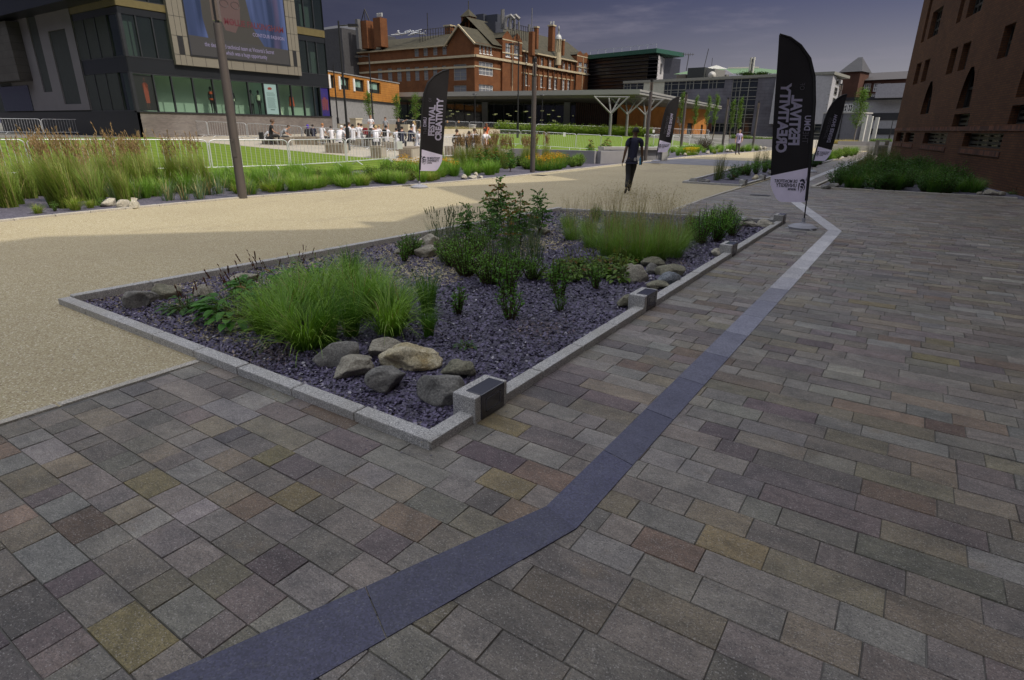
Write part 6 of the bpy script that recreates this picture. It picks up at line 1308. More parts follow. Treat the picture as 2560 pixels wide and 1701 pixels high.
BUILD = {
 'lushA': lambda: grass('g', 1, 330, .52, .085, .36, 1.15, .0065, LG, LT, None, .04), 'lushB': lambda: grass('g', 2, 280, .50, .08, .26, .8, .0065, (.075, .18, .02), (.24, .42, .08), None, .06), 'lushC': lambda: grass('g', 3, 260, .46, .06, .16, .45, .0055, LG, (.10, .22, .035)),
 'wispA': lambda: grass('g', 4, 420, .50, .12, .34, .55, .0035, (.10, .21, .03), (.25, .38, .08), (36, .92, (.42, .33, .18), 'wisp')), 'wispB': lambda: grass('g', 5, 380, .44, .12, .40, .7, .0035, (.10, .21, .03), (.25, .38, .08), (24, .80, (.42, .33, .18), 'wisp')),
 'tallA': lambda: grass('g', 6, 420, 1.15, .16, .15, .35, .010, (.11, .17, .02), (.22, .30, .05), (24, 1.55, (.27, .18, .09), 'plume'), .10, -2.6), 'tallB': lambda: grass('g', 7, 420, 1.0, .16, .18, .4, .010, (.09, .16, .02), (.20, .29, .05), (18, 1.45, (.32, .23, .12), 'plume'), .14, -2.6), 'tallC': lambda: grass('g', 8, 160, .9, .12, .10, .3, .008, (.09, .16, .02), (.20, .27, .05), (20, 1.25, (.27, .17, .09), 'plume'), .1, .6),
 'midA': lambda: grass('g', 9, 240, .62, .10, .22, .5, .010, (.09, .19, .02), (.19, .34, .045)), 'midB': lambda: grass('g', 10, 240, .5, .12, .35, .7, .010, (.10, .20, .02), (.22, .36, .05), None, .05), 'midC': lambda: grass('g', 21, 200, .40, .10, .30, .7, .010, (.13, .20, .02), (.27, .36, .05), None, .15),
 'iris': lambda: grass('g', 11, 46, .62, .12, .22, .35, .020, (.07, .13, .06), (.15, .22, .10), (5, .72, (.30, .34, .18), 'spike'), .22),
 'daisy': lambda: grass('g', 12, 200, .38, .16, .45, .5, .016, (.06, .16, .02), (.12, .24, .035), (26, .54, (.72, .42, .03), 'daisy')),
 'yellow': lambda: grass('g', 13, 120, .30, .18, .5, .5, .016, (.08, .18, .02), (.14, .26, .03), (60, .42, (.80, .62, .02), 'daisy')),
 'reed': lambda: grass('g', 14, 120, .75, .12, .10, .12, .005, (.05, .10, .02), (.12, .15, .05), (20, .85, (.20, .16, .08), 'wisp')),
 'darkg': lambda: grass('g', 15, 260, .8, .16, .28, .6, .008, (.06, .15, .022), (.11, .23, .035), None, .04),
 'blue': lambda: grass('g', 16, 60, .42, .10, .30, .3, .006, (.06, .11, .05), (.12, .17, .09), (16, .56, (.10, .14, .07), 'spike')),
 'dry': lambda: grass('g', 17, 220, .55, .25, .35, .6, .009, (.38, .30, .12), (.52, .42, .18)),
 'leafyA': lambda: bush(20, .42, .26, 60, 16, .030, (.14, .28, .05), None, .55), 'leafyB': lambda: bush(21, .55, .22, 50, 20, .045, (.11, .29, .035), (.20, .38, .07), .24), 'leafyC': lambda: bush(22, .30, .12, 16, 16, .028, (.11, .25, .04), None, .5),
 'sunbush': lambda: bush(23, .6, .35, 70, 16, .055, (.12, .24, .03), (.20, .30, .04), .4), 'hedge': lambda: bush(24, 1.0, .6, 80, 15, .085, (.14, .24, .02), (.24, .33, .04), .5), 'darkbush': lambda: bush(25, 1.0, .55, 90, 18, .07, (.05, .14, .022), (.075, .18, .03), .42), 'purple': lambda: bush(26, .9, .55, 70, 16, .06, (.06, .045, .035), None, .5), 'olivebush': lambda: bush(27, .4, .3, 60, 16, .04, (.09, .13, .02), (.16, .13, .03), .4),
 'pinA': lambda: pinnate(30, .80, 9, .6, .21), 'pinB': lambda: pinnate(31, .60, 7, .1, .20), 'pinC': lambda: pinnate(32, .66, 7, .9, .18), 'pinD': lambda: pinnate(33, .72, 7, .0, .21),
 'persi': lambda: broad(40, .30, .26, 90, .15, (.08, .22, .035), 10), 'hosta': lambda: broad(41, .22, .24, 110, .085, (.12, .20, .03), 10, (.24, .27, .06), .6), 'weed': lambda: broad(42, .14, .16, 40, .07, (.06, .14, .03), 3), 'frond': lambda: broad(43, .6, .3, 110, .16, (.05, .13, .025), 0)}
NAMES = {k: 'ornamental_grass' for k in ('lushA', 'lushB', 'lushC', 'wispA', 'wispB', 'tallA', 'tallB', 'tallC', 'midA', 'midB', 'midC', 'reed', 'darkg', 'dry')}
NAMES.update({'iris': 'iris_clump', 'daisy': 'daisy_clump', 'yellow': 'daisy_clump', 'blue': 'iris_clump', 'persi': 'knotweed_plant', 'hosta': 'hosta_plant', 'weed': 'weed', 'hedge': 'hedge_bush'})
# near bed
NB = 'lush green grass clumps in the near bed'
for i, (x, y, k, s_) in enumerate(((668, 832, 'lushA', 1.0), (716, 846, 'lushB', 1.0), (770, 872, 'lushA', 1.02), (822, 868, 'lushC', 1.0), (880, 842, 'lushC', .95), (975, 838, 'lushA', .98), (745, 800, 'lushB', 1.05), (815, 800, 'lushA', 1.05), (905, 792, 'lushB', 1.1), (955, 775, 'lushA', 1.0), (800, 752, 'lushA', 1.05), (870, 738, 'lushB', 1.1), (935, 738, 'lushA', .95), (690, 790, 'lushA', .9), (880, 705, 'lushC', .9), (1000, 800, 'lushB', .85))):
    plant(k, G(x, y), s_, None, ['arching green grass clump at the left edge of the lush drift', 'arching green grass clump second along the front of the drift', 'green grass clump closest to the grey boulder heap', 'upright green grass clump behind the grey boulder heap', 'upright narrow grass clump mid front of the drift', 'largest arching grass clump at the right end of the drift'][i] if i < 6 else 'green grass clump inside the dense drift of the near bed', 'grass clump', NB)
plant('lushC', G(1072, 842), .62, None, 'small isolated grass tuft in front, right of the drift', 'grass clump'); plant('lushC', G(1070, 782), .92, None, 'slim upright grass tuft standing alone right of the drift', 'grass clump')
plant('persi', G(590, 800), 1.1, None, 'broad leaved plant with dark brown flower spikes left of the grass drift', 'plant'); plant('persi', G(655, 745), 1.0, None, 'second broad leaved plant with brown spikes behind the first', 'plant'); plant('persi', G(760, 705), .85, None, 'spiked broad leaved plant behind the grass drift', 'plant'); plant('weed', G(470, 778), 1.2, None, 'low leafy plant with thin stalks in front of the small pale boulder', 'plant'); plant('weed', G(455, 782), .9, None, 'leafy weed beside the dark rounded boulder', 'plant')
for i, (x, y, k, s_, lb) in enumerate(((1170, 602, 'pinB', .92, 'layered green shrub on a single stem at the left of the shrub group'), (1243, 590, 'pinA', 1.02, 'tallest feathery shrub with reddish top leaves'), (1300, 612, 'pinC', 1.0, 'red tipped feathery shrub right of the tallest'), (1345, 588, 'pinD', .98, 'dark green feathery shrub at the right of the shrub group'), (1268, 640, 'pinC', .8, 'low red tinged feathery shrub in front of the group'), (1225, 620, 'pinD', .75, 'small dark feathery shrub between the taller ones'))): plant(k, G(x, y), s_, None, lb, 'shrub', 'feathery layered shrubs in the near bed')
for i, (x, y, k, s_, lb) in enumerate(((1165, 690, 'leafyA', 1.25, 'spreading small leaved shrub left in the middle of the bed'), (1225, 712, 'leafyA', 1.1, 'small leaved shrub in the middle of the bed'), (1130, 665, 'leafyA', .95, 'small leaved shrub behind the lone grass tuft'), (1275, 700, 'leafyA', .85, 'small leaved shrub below the red tipped shrubs'), (1330, 700, 'leafyA', .75, 'small leaved shrub near the yellow green plants'), (1030, 640, 'leafyA', .8, 'leafy shrub growing over the pale boulders'), (1190, 640, 'leafyA', 1.0, 'small leaved shrub under the layered shrub'), (1275, 800, 'leafyC', 1.3, 'tall thin weed in the open slate'), (1270, 740, 'leafyC', 1.5, 'bushy weed behind the tall thin one'), (1145, 785, 'leafyC', 1.0, 'bright green weed right of the grass tufts'), (1400, 745, 'leafyC', 1.4, 'thin young shrub near the second light block'), (1490, 722, 'leafyC', 1.0, 'small bright weed near the round boulder pile'), (1400, 778, 'leafyC', .7, 'tiny weed in the slate left of the second light block'), (1010, 655, 'leafyC', 1.2, 'weed beside the small pale stone'), (1390, 705, 'leafyC', 1.1, 'weed under the yellow green plants'), (1165, 870, 'weed', .5, 'small seedling behind the mossy boulder'))): plant(k, G(x, y), s_, None, lb, 'shrub' if 'shrub' in lb else 'weed', None)
for x, y in ((1090, 610), (1120, 625), (1140, 600), (1230, 660), (1265, 655), (1300, 665), (1340, 645), (1110, 655), (1200, 610), (1330, 620)): plant('blue', G(x, y), 1.0, None, 'blue green iris like stems among the near bed shrubs', 'plant', 'blue green stems in the near bed')
for i, (x, y) in enumerate(((1400, 700), (1440, 695), (1425, 670), (1510, 690), (1545, 672), (1570, 655), (1480, 672), (1550, 700))): plant('hosta', G(x, y), .85, None, 'yellow green leafy plant left of the round boulder pile', 'plant', 'yellow green plants left of the round boulders')
for i, (x, y, k, s_) in enumerate(((1430, 600, 'wispB', .9), (1470, 590, 'wispA', .9), (1480, 620, 'wispB', 1.0), (1520, 640, 'wispA', 1.0), (1560, 650, 'wispB', 1.0), (1600, 655, 'wispA', 1.05), (1640, 648, 'wispA', 1.0), (1680, 642, 'wispB', 1.0), (1550, 612, 'wispA', 1.0), (1610, 618, 'wispB', 1.1), (1665, 615, 'wispA', 1.0), (1530, 585, 'wispA', .95), (1590, 590, 'wispA', .95), (1650, 590, 'wispB', .9), (1700, 620, 'wispB', .9), (1420, 570, 'wispB', .8), (1720, 600, 'wispA', .8))): plant(k, G(x, y), s_, None, 'fine hair grass clump with straw coloured seed stems in the near bed', 'grass clump', 'fine hair grass drift at the far end of the near bed')
for i, (x, y, s_) in enumerate(((1750, 610, 1.0), (1790, 604, 1.05), (1830, 590, .95), (1770, 580, .9), (1810, 572, .9), (1730, 596, .9), (1490, 555, .7))): plant('leafyB', G(x, y), s_, None, 'bright green narrow leaved shrub right of the hair grass', 'shrub', 'bright narrow leaved shrubs')
# left sunlit bed
rp = random.Random(12)
def kerbx(y):
    for (x0, y0), (x1, y1) in zip(KX, KX[1:]):
        if y0 <= y <= y1: return x0+(x1-x0)*(y-y0)/(y1-y0)
    return -12.4
for i in range(96):
    y = -2.5+i*.118+rp.uniform(-.3, .3); d_ = rp.uniform(1.0, 4.8); 
    if y > 6.4 and d_ < 2.0: d_ += 1.4
    plant(rp.choice(('tallA', 'tallA', 'tallB')), (kerbx(max(-7, y))-d_, y), rp.uniform(.80, .97), rp.gauss(0, .35), 'tall feather grass with brown plumes leaning left in the sunlit left bed', 'grass clump', 'tall brown plumed grasses in the left bed')
for i in range(16):
    y = 6.0+i*.3; plant('iris', (kerbx(y)-rp.uniform(.5, 1.9), y), rp.uniform(.75, 1.0), None, 'sword leaved plant with dry stems near the big grey lamp column', 'plant', 'sword leaved plants in the left bed')
def fill(n, y0, y1, d0, d1, kinds, s0, s1, lb, cat, grp):
    for i in range(n):
        y = y0+(y1-y0)*(i+rp.random())/n; plant(rp.choice(kinds), (kerbx(y)-rp.uniform(d0, d1), y), rp.uniform(s0, s1), None, lb, cat, grp)
fill(60, 6.2, 12.5, 1.5, 4.4, ('midA', 'midA', 'midB'), .85, 1.1, 'bright green grass tuft in front of the lawn barriers', 'grass clump', 'green grass tufts in the left bed')
fill(46, 8.6, 15.6, .7, 1.9, ('midB', 'midC', 'midB'), .75, 1.0, 'low arching grass tuft along the left kerb', 'grass clump', 'low grass tufts along the left kerb')
fill(42, 11.2, 16.8, 1.4, 4.2, ('sunbush', 'midC', 'olivebush', 'midB'), .75, 1.0, 'low sunlit bushy plant near the left banner', 'plant', 'low mixed plants near the left banner')
fill(5, 4.2, 5.6, .5, .8, ('leafyC', 'midC'), .5, .8, 'small plant at the left end of the sunlit bed', 'plant', 'small plants at the left bed edge')
fill(46, 15.2, 19.5, .9, 4.0, ('midA', 'midA', 'midB'), .85, 1.1, 'upright green grass tuft right of the left banner', 'grass clump', 'upright grass tufts right of the banner')
fill(40, 19.4, 24.6, 2.0, 5.0, ('tallC',), .95, 1.15, 'feather grass with dark plumes behind the orange flowers', 'grass clump', 'dark plumed grasses behind the central column')
fill(34, 21.5, 27.0, .8, 3.6, ('sunbush', 'midA', 'sunbush'), .8, 1.05, 'sunlit green bushy plant right of the orange flowers', 'plant', 'green plants right of the orange flowers')
for x, y in ((1000, 436), (1018, 432), (1035, 440), (1085, 440), (1100, 436), (1070, 432), (1120, 436), (1135, 440), (1010, 424), (1045, 430), (1092, 428)): plant('daisy', G(x, y), 1.0, None, 'orange daisy clump beside the left banner', 'flowers', 'orange daisies beside the left banner')
for x, y in ((1325, 424), (1352, 428), (1366, 427), (1380, 425), (1394, 424), (1405, 420), (1345, 420), (1372, 418), (1390, 415), (1335, 417)): plant('daisy', G(x, y), 1.05, None, 'orange daisy clump beside the central grey lamp column', 'flowers', 'orange daisies beside the central column')
for x, y, k, s_, lb in ((1205, 432, 'pinC', 1.25, 'golden tipped feathery shrub left of the central column'), (1220, 424, 'pinC', 1.35, 'taller golden tipped feathery shrub left of the central column'), (1238, 428, 'pinA', 1.05, 'feathery shrub in front of the timber block'), (1275, 430, 'pinD', 1.2, 'round headed shrub on a bare stem near the central column'), (1477, 402, 'pinC', 1.5, 'feathery shrub left of the walking man'), (1515, 400, 'pinA', 1.5, 'tall feathery shrub nearest the walking man'), (1500, 408, 'sunbush', 1.0, 'low green bush under the tall feathery shrub'), (1448, 412, 'sunbush', 1.0, 'low green bush in front of the grey planter wall')): plant(k, G(x, y), s_, None, lb, 'shrub', 'sunlit shrubs in the left bed')
# second bed, third bed, wall bed, far beds
for x, y, k, s_, lb in ((1800, 448, 'reed', 1.25, 'dark reedy grass in the second bed'), (1792, 452, 'reed', 1.0, 'thin reeds at the front of the second bed'), (1830, 450, 'frond', .8, 'leafy green plant in the second bed'), (1838, 444, 'darkbush', .55, 'green ferny shrub in the second bed'), (1870, 440, 'leafyB', 1.1, 'bright mound shrub in the second bed, left'), (1890, 436, 'leafyB', 1.1, 'bright mound shrub in the second bed, middle'), (1910, 432, 'leafyB', 1.1, 'bright mound shrub in the second bed, right'), (1925, 425, 'leafyB', 1.2, 'bright mound shrub at the largest banner'), (1855, 438, 'olivebush', 1.0, 'low olive plant in the second bed'), (1890, 420, 'reed', 1.2, 'brown topped reeds behind the bright mound'), (1910, 416, 'reed', 1.2, 'brown topped reeds at the far end of the second bed'), (2035, 418, 'darkbush', .6, 'dark shrub under the hidden banner'), (2050, 412, 'leafyB', 1.3, 'dark green shrub right of the hidden banner')): plant(k, G(x, y), s_, None, lb, 'shrub' if 'shrub' in lb else 'plant')
for i in range(22):
    x = 2042+i*4.6+rp.uniform(-4, 4); y = 408-i*.95+rp.uniform(-3, 1); plant(rp.choice(('midA', 'sunbush', 'midB', 'sunbush')), G(x, y), rp.uniform(.9, 1.3), None, 'sunlit green plant in the far narrow bed', 'plant', 'sunlit plants in the far narrow bed')
for i in range(110):
    y = 21.25+rp.random()**1.4*11; xw = 2.2-(y-23.6)*.2126; x = rp.uniform(-2.1, xw-.45)
    if x > 1.2 and y < 22.0: x -= 1.2
    plant(rp.choice(('darkg', 'darkg', 'darkbush', 'frond', 'darkbush')), (x, y), rp.uniform(.5, .75) if y < 23.5 else rp.uniform(.65, .9), None, 'dark green shaded plant in the bed against the brick hall', 'plant', 'shaded plants against the brick hall')
for i in range(18): plant('reed', (rp.uniform(-2.2, -.8), 24+i*.9), rp.uniform(1.1, 1.5), None, 'brown topped reeds at the left edge of the wall bed', 'plant', 'reeds at the edge of the wall bed')
plant('yellow', G(2348, 480), .35, None, 'small yellow flowered plant at the front of the wall bed', 'plant'); plant('weed', G(2530, 487), 1.0, None, 'small plant beside the stones by the brick wall', 'plant')
for i in range(70):
    y = 34.2+i*.33; kx_ = -12.6+.08*max(0, y-40); plant(rp.choice(('midA', 'midA', 'sunbush', 'midB', 'midC')), (kx_-rp.uniform(.6, 4.2), y), rp.uniform(.85, 1.25), None, 'sunlit planting left of the path behind the man in the tie', 'plant', 'sunlit plants along the far left kerb')
for x, y in ((1717, 390), (1728, 389), (1736, 388)): plant('yellow', G(x, y), 1.25, None, 'bright yellow flower clump by the concrete bench', 'flowers', 'yellow flowers by the concrete bench')
for x, y in ((1752, 378), (1765, 377)): plant('purple', G(x, y), 1.3, None, 'dark purple leaved shrub in the far left bed', 'shrub', 'dark purple shrubs')
for i in range(18): plant('dry', D(2052+i*5.4, 352+rp.uniform(-1, 1), 84), 1.3, None, 'straw coloured grass before the slate grey block', 'grass clump', 'straw coloured far grasses')
for i in range(10): plant('sunbush', D(2180+i*5, 352+rp.uniform(-1, 1), 88), 1.4, None, 'green plant before the brick hall corner in the distance', 'plant', 'far green plants by the hall corner')
for i in range(16): plant('sunbush', D(1830+i*7, 350+rp.uniform(-1, 1), 84), 1.3, None, 'distant green planting before the office block', 'plant', 'distant green plants')
for i in range(30):
    t_ = i/29; a = D(1252, 336, 69); b = D(1620, 348, 78); p = a.lerp(b, t_); plant('hedge', (p.x, p.y), rp.uniform(1.25, 1.55), None, 'rounded bush in the low hedge behind the middle lawn', 'bush', 'bushes of the low lawn hedge')
for i in range(26): p = D(1108+i*5.4, 326, 71); plant('dry' if i % 3 else 'midC', (p.x, p.y), 1.2, None, 'pale grass tuft on the back wall terrace', 'grass clump', 'pale grasses on the back terrace')
# ---------------------------------------------------------------- trees
def tree_proto(seed, h, cw, trunk, nb, nl, ls, col, colm):
    rnd = random.Random(seed); T = thing('young_tree', 'x', 'tree'); tr = MB(); cr = MB(); tr.cc = (.16, .13, .09); P = [Vector((.06*math.sin(i*1.3+seed), .06*math.cos(i+seed), h*i/6)) for i in range(7)]; tr.tube(P, [.075, .065, .055, .045, .032, .02, .008], 8)
    for k in range(nb):
        z = trunk+(h*.97-trunk)*(k+rnd.random())/nb; t_ = (z-trunk)/(h-trunk); az = rnd.random()*6.283; L = cw*(1.15-t_)**.6*rnd.uniform(.6, 1.15)*(.55+.9*min(1, t_*4)*.5); up = rnd.uniform(.8, 1.6)*colm
        b = Vector((0, 0, z)); e = b+Vector((math.cos(az)*L, math.sin(az)*L, L*up)); m_ = b.lerp(e, .5)+Vector((0, 0, -.05*L)); tr.cc = (.14, .11, .08); tr.tube([b, m_, e], [.022, .014, .005], 5, False)
        for j in range(nl):
            q = rnd.random()**.7; p = b.lerp(m_, q*2) if q < .5 else m_.lerp(e, q*2-1); p = p+Vector((rnd.gauss(0, 1), rnd.gauss(0, 1), rnd.gauss(0, 1)))*(.05+.16*q*min(1.2, cw)); leaf(cr, p, ls*rnd.uniform(.7, 1.3), rnd, col, .6)
    tr.build('trunk', M_STEM, T); cr.build('crown', M_LEAF, T); return T
TA = tree_proto(1, 4.6, .75, 1.6, 34, 34, .14, (.11, .20, .025), 1.0); TB = tree_proto(2, 5.6, .55, 1.7, 40, 36, .13, (.12, .21, .03), 1.6); TC = tree_proto(3, 8.4, 1.7, 2.4, 60, 46, .18, (.11, .20, .025), 1.0)
used = set()
for (x, yb, dp, hpx, pr, lb) in ((926, 318, 60, 223, TA, 'young tree with sparse yellow green leaves, leftmost of the three before the pavilion'), (994, 318, 60, 230, TA, 'young tree, middle of the three before the pavilion'), (1041, 322, 58, 226, TA, 'young staked tree just left of the left banner'), (1697, 348, 84, 222, TB, 'slim upright tree behind the small degree banner'), (1731, 350, 82, 234, TB, 'slim upright tree left of the orange brick end'), (1762, 352, 80, 232, TB, 'slim upright tree before the canopy tip'), (1781, 352, 78, 228, TB, 'slim upright tree right of the canopy tip'), (1822, 354, 78, 242, TB, 'slim upright tree left of the man in the tie'), (1840, 354, 77, 236, TB, 'slim upright tree above the man in the tie'), (2135, 352, 86, 212, TC, 'larger feathery tree in front of the brick mill')):
    o = pr if pr not in used else copy_tree(pr); used.add(pr); p = D(x, yb, dp); z = H(p.x, p.y); o.location = (p.x, p.y, z); hh = hgt(Vector((p.x, p.y, 0)), x, hpx)-z; base = {TA: 5.1, TB: 6.2, TC: 9.4}[pr]; s_ = hh/base; o.scale = (s_, s_, s_); o.rotation_euler = (0, 0, x*.7); tag(o, lb, 'tree', 'young campus trees' if pr is not TC else None)
# ---------------------------------------------------------------- people
def skin(pts, edges, lvl=1):
    names = list(pts); me = bpy.data.meshes.new('s'); me.from_pydata([pts[n][0] for n in names], [(names.index(a), names.index(b)) for a, b in edges], [])
    o = bpy.data.objects.new('s', me); sc.collection.objects.link(o); md = o.modifiers.new('Skin', 'SKIN'); md.use_smooth_shade = True
    for i, n in enumerate(names):
        sv = me.skin_vertices[0].data[i]; r = pts[n][1]; sv.radius = r if isinstance(r, tuple) else (r, r); sv.use_root = i == 0
    ss = o.modifiers.new('Sub', 'SUBSURF'); ss.levels = lvl; ss.render_levels = lvl
    out_ = bpy.data.meshes.new_from_object(o.evaluated_get(bpy.context.evaluated_depsgraph_get())); bpy.data.objects.remove(o); bpy.data.meshes.remove(me); return out_
STAND = dict(pelvis=((0, 0, .93), (.145, .10)), belly=((0, .01, 1.08), (.125, .09)), chest=((0, .01, 1.27), (.15, .105)), neckb=((0, 0, 1.42), (.075, .06)), neck=((0, .005, 1.49), .05), jaw=((0, .02, 1.545), (.062, .07)), head=((0, .01, 1.62), (.074, .09)), top=((0, .0, 1.69), (.045, .055)),
  shL=((-.17, 0, 1.385), .055), elL=((-.225, -.02, 1.12), .04), wrL=((-.235, .05, .885), .026), haL=((-.232, .07, .83), (.022, .034)), shR=((.17, 0, 1.385), .055), elR=((.225, -.02, 1.12), .04), wrR=((.235, .05, .885), .026), haR=((.232, .07, .83), (.022, .034)),
  hipL=((-.085, 0, .87), .085), knL=((-.095, .02, .48), .056), anL=((-.10, -.02, .085), .04), toL=((-.115, .12, .035), .032), hipR=((.085, 0, .87), .085), knR=((.095, .02, .48), .056), anR=((.10, -.02, .085), .04), toR=((.115, .12, .035), .032))
SIT = dict(STAND); dz_ = {k: (tuple(STAND[k][0][i]-(.40 if i == 2 else 0) for i in range(3)), STAND[k][1]) for k in ('pelvis', 'belly', 'chest', 'neckb', 'neck', 'jaw', 'head', 'top', 'shL', 'shR', 'hipL', 'hipR')}
SIT.update(dz_)
for k, f in (('belly', .02), ('chest', .07), ('neckb', .11), ('neck', .14), ('jaw', .17), ('head', .17), ('top', .155), ('shL', .08), ('shR', .08)): p_, r_ = SIT[k]; SIT[k] = ((p_[0], p_[1]+f, p_[2]), r_)
for s_, t_ in (('L', -1), ('R', 1)): SIT.update({'kn'+s_: ((t_*.13, .42, .50), .056), 'an'+s_: ((t_*.12, .40, .09), .04), 'to'+s_: ((t_*.13, .53, .035), .032), 'el'+s_: ((t_*.24, .14, .74), .04), 'wr'+s_: ((t_*.15, .34, .62), .026), 'ha'+s_: ((t_*.13, .40, .60), (.022, .034))})
BE = [('pelvis', 'belly'), ('belly', 'chest'), ('chest', 'neckb'), ('neckb', 'neck'), ('neck', 'jaw'), ('jaw', 'head'), ('head', 'top'), ('pelvis', 'hipL'), ('hipL', 'knL'), ('knL', 'anL'), ('anL', 'toL'), ('pelvis', 'hipR'), ('hipR', 'knR'), ('knR', 'anR'), ('anR', 'toR'), ('neckb', 'shL'), ('shL', 'elL'), ('elL', 'wrL'), ('wrL', 'haL'), ('neckb', 'shR'), ('shR', 'elR'), ('elR', 'wrR'), ('wrR', 'haR')]
def cm(k, c, r=.85): return plain('cloth_'+k, c, r, 0, .1, 6)
SK = {'fair': plain('skin_fair', (.50, .29, .20), .55, 0, .05), 'dark': plain('skin_dark', (.10, .05, .03), .5, 0, .05), 'mid': plain('skin_mid', (.34, .19, .12), .55, 0, .05)}
PM = {}
def person(pose, key, loc, rz, lb, top, legs, hair, skn='fair', sleeves=.5, hairstyle='short', shoes=(.03, .03, .03), scale=1.0, grp=None, tie=None, skirt=0):
    T = thing('person', lb, 'person', loc, rz, grp); T.scale = (scale,)*3
    kk = key+'%.1f' % sleeves
    if kk not in PM:
        slim = {k: (v[0], (tuple(q*.70 for q in v[1]) if isinstance(v[1], tuple) else v[1]*.74) if k in ('pelvis', 'belly', 'chest', 'hipL', 'hipR', 'knL', 'knR', 'anL', 'anR', 'toL', 'toR', 'shL', 'shR') else v[1]) for k, v in pose.items()}
        b = skin(slim, BE, 2 if key in ('walk', 'tie') else 1); P = {k: Vector(v[0]) for k, v in pose.items()}
        m = MB()      # five fingers rooted in each palm
        for s_, t_ in (('L', -1), ('R', 1)):
            w_, h_ = P['wr'+s_], P['ha'+s_]; d = (h_-w_).normalized(); f_ = Vector((0, 1, 0)); f_ = (f_-d*f_.dot(d)).normalized(); n_ = d.cross(f_)
            for i, (o_, ln) in enumerate(((-.024, .062), (-.008, .074), (.008, .070), (.023, .056))):
                q = h_+f_*o_+d*.018; cu = n_*(-t_*.012); m.tube([q, q+d*ln*.5+cu*.3, q+d*ln*.9+cu*1.6], [.0095, .0085, .006], 6)
            q = w_+d*.03+f_*.026; m.tube([q, q+f_*.026+d*.024, q+f_*.03+d*.05], [.011, .010, .007], 6)
        hd, jw = P['head'], P['jaw']; m.tube([hd+Vector((0, .082, -.005)), hd+Vector((0, .108, -.035)), hd+Vector((0, .085, -.045))], [.006, .014, .010], 6)
        for sx_ in (-1, 1): m.tube([hd+Vector((sx_*.070, .0, .01)), hd+Vector((sx_*.090, -.012, .012)), hd+Vector((sx_*.078, 0, -.04))], [.012, .016, .008], 6)
        bm = bmesh.new(); bm.from_mesh(b); t2 = bpy.data.meshes.new('f'); t2.from_pydata(m.v, [], m.f); bm.from_mesh(t2); bm.to_mesh(b); bm.free(); bpy.data.meshes.remove(t2); b.polygons.foreach_set('use_smooth', [True]*len(b.polygons))
        gr = lambda r, a: (r[0]+a, r[1]+a) if isinstance(r, tuple) else r+a
        tp = {k: (pose[k][0], gr(pose[k][1], .026)) for k in ('pelvis', 'belly', 'chest', 'shL', 'shR')}; tp['neckb'] = (pose['neckb'][0], gr(pose['neckb'][1], .010))
        tp['hem'] = (tuple(P['pelvis']+Vector((0, 0, -.06))), gr(pose['pelvis'][1], .012)); tp['pelvis'] = (tp['pelvis'][0], gr(pose['pelvis'][1], .014)); te = [('pelvis', 'belly'), ('pelvis', 'hem'), ('belly', 'chest'), ('chest', 'neckb'), ('neckb', 'shL'), ('neckb', 'shR')]
        for s_ in 'LR':
            a, b_, c_ = P['sh'+s_], P['el'+s_], P['wr'+s_]
            if sleeves <= .5: tp['sl'+s_] = (tuple(a.lerp(b_, .62)), .058)
            else: tp['sl'+s_] = (tuple(b_), .052); tp['cu'+s_] = (tuple(b_.lerp(c_, .9)), .038); te.append(('sl'+s_, 'cu'+s_))
            te.append(('sh'+s_, 'sl'+s_))
        t_ = skin(tp, te, 1)
        lp = {k: (pose[k][0], gr(pose[k][1], .020)) for k in ('pelvis', 'hipL', 'hipR', 'knL', 'knR')}; lp['pelvis'] = (pose['pelvis'][0], gr(pose['pelvis'][1], .020)); lp['waist'] = (tuple(P['pelvis']+Vector((0, 0, .08))), gr(pose['pelvis'][1], .010)); le = [('pelvis', 'waist'), ('pelvis', 'hipL'), ('hipL', 'knL'), ('pelvis', 'hipR'), ('hipR', 'knR')]
        for s_ in 'LR': lp['an'+s_] = (tuple(P['an'+s_]+Vector((0, 0, .0))), .052); le.append(('kn'+s_, 'an'+s_))
        l_ = skin(lp, le, 1)
        s2 = []
        for s_ in 'LR': a, c_ = P['an'+s_], P['to'+s_]; d = c_-a; sp = {'a': (tuple(a+Vector((0, 0, -.015))-d*.15), .044), 'b': (tuple(a.lerp(c_, .6)), .040), 'c': (tuple(c_+d*.15), .032)}; s2.append(skin(sp, [('a', 'b'), ('b', 'c')], 1))
        PM[kk] = (b, t_, l_, s2, P)
    b, t_, l_, s2, P = PM[kk]
    def add(nm, me, mt): c = me.copy(); c.materials.clear(); c.materials.append(mt); c.polygons.foreach_set('use_smooth', [True]*len(c.polygons)); return link(bpy.data.objects.new(nm, c), T)
    add('body', b, SK[skn]); add('top', t_, cm('t%.2f%.2f%.2f' % top, top)); add('trousers', l_, cm('l%.2f%.2f%.2f' % legs, legs))
    for s_ in s2: add('shoe', s_, cm('s%.2f%.2f%.2f' % shoes, shoes, .5))
    hm = plain('hair_%.2f%.2f%.2f' % hair, hair, .7, 0, .3, 40); hd = P['head']; rnd = random.Random(len(lb)); m = MB(); rows = []
    wx, wy, wz = {'short': (.085, .102, .095), 'curly': (.125, .13, .13), 'long': (.092, .108, .10), 'cap': (.088, .105, .09), 'scarf': (.10, .115, .115)}[hairstyle]
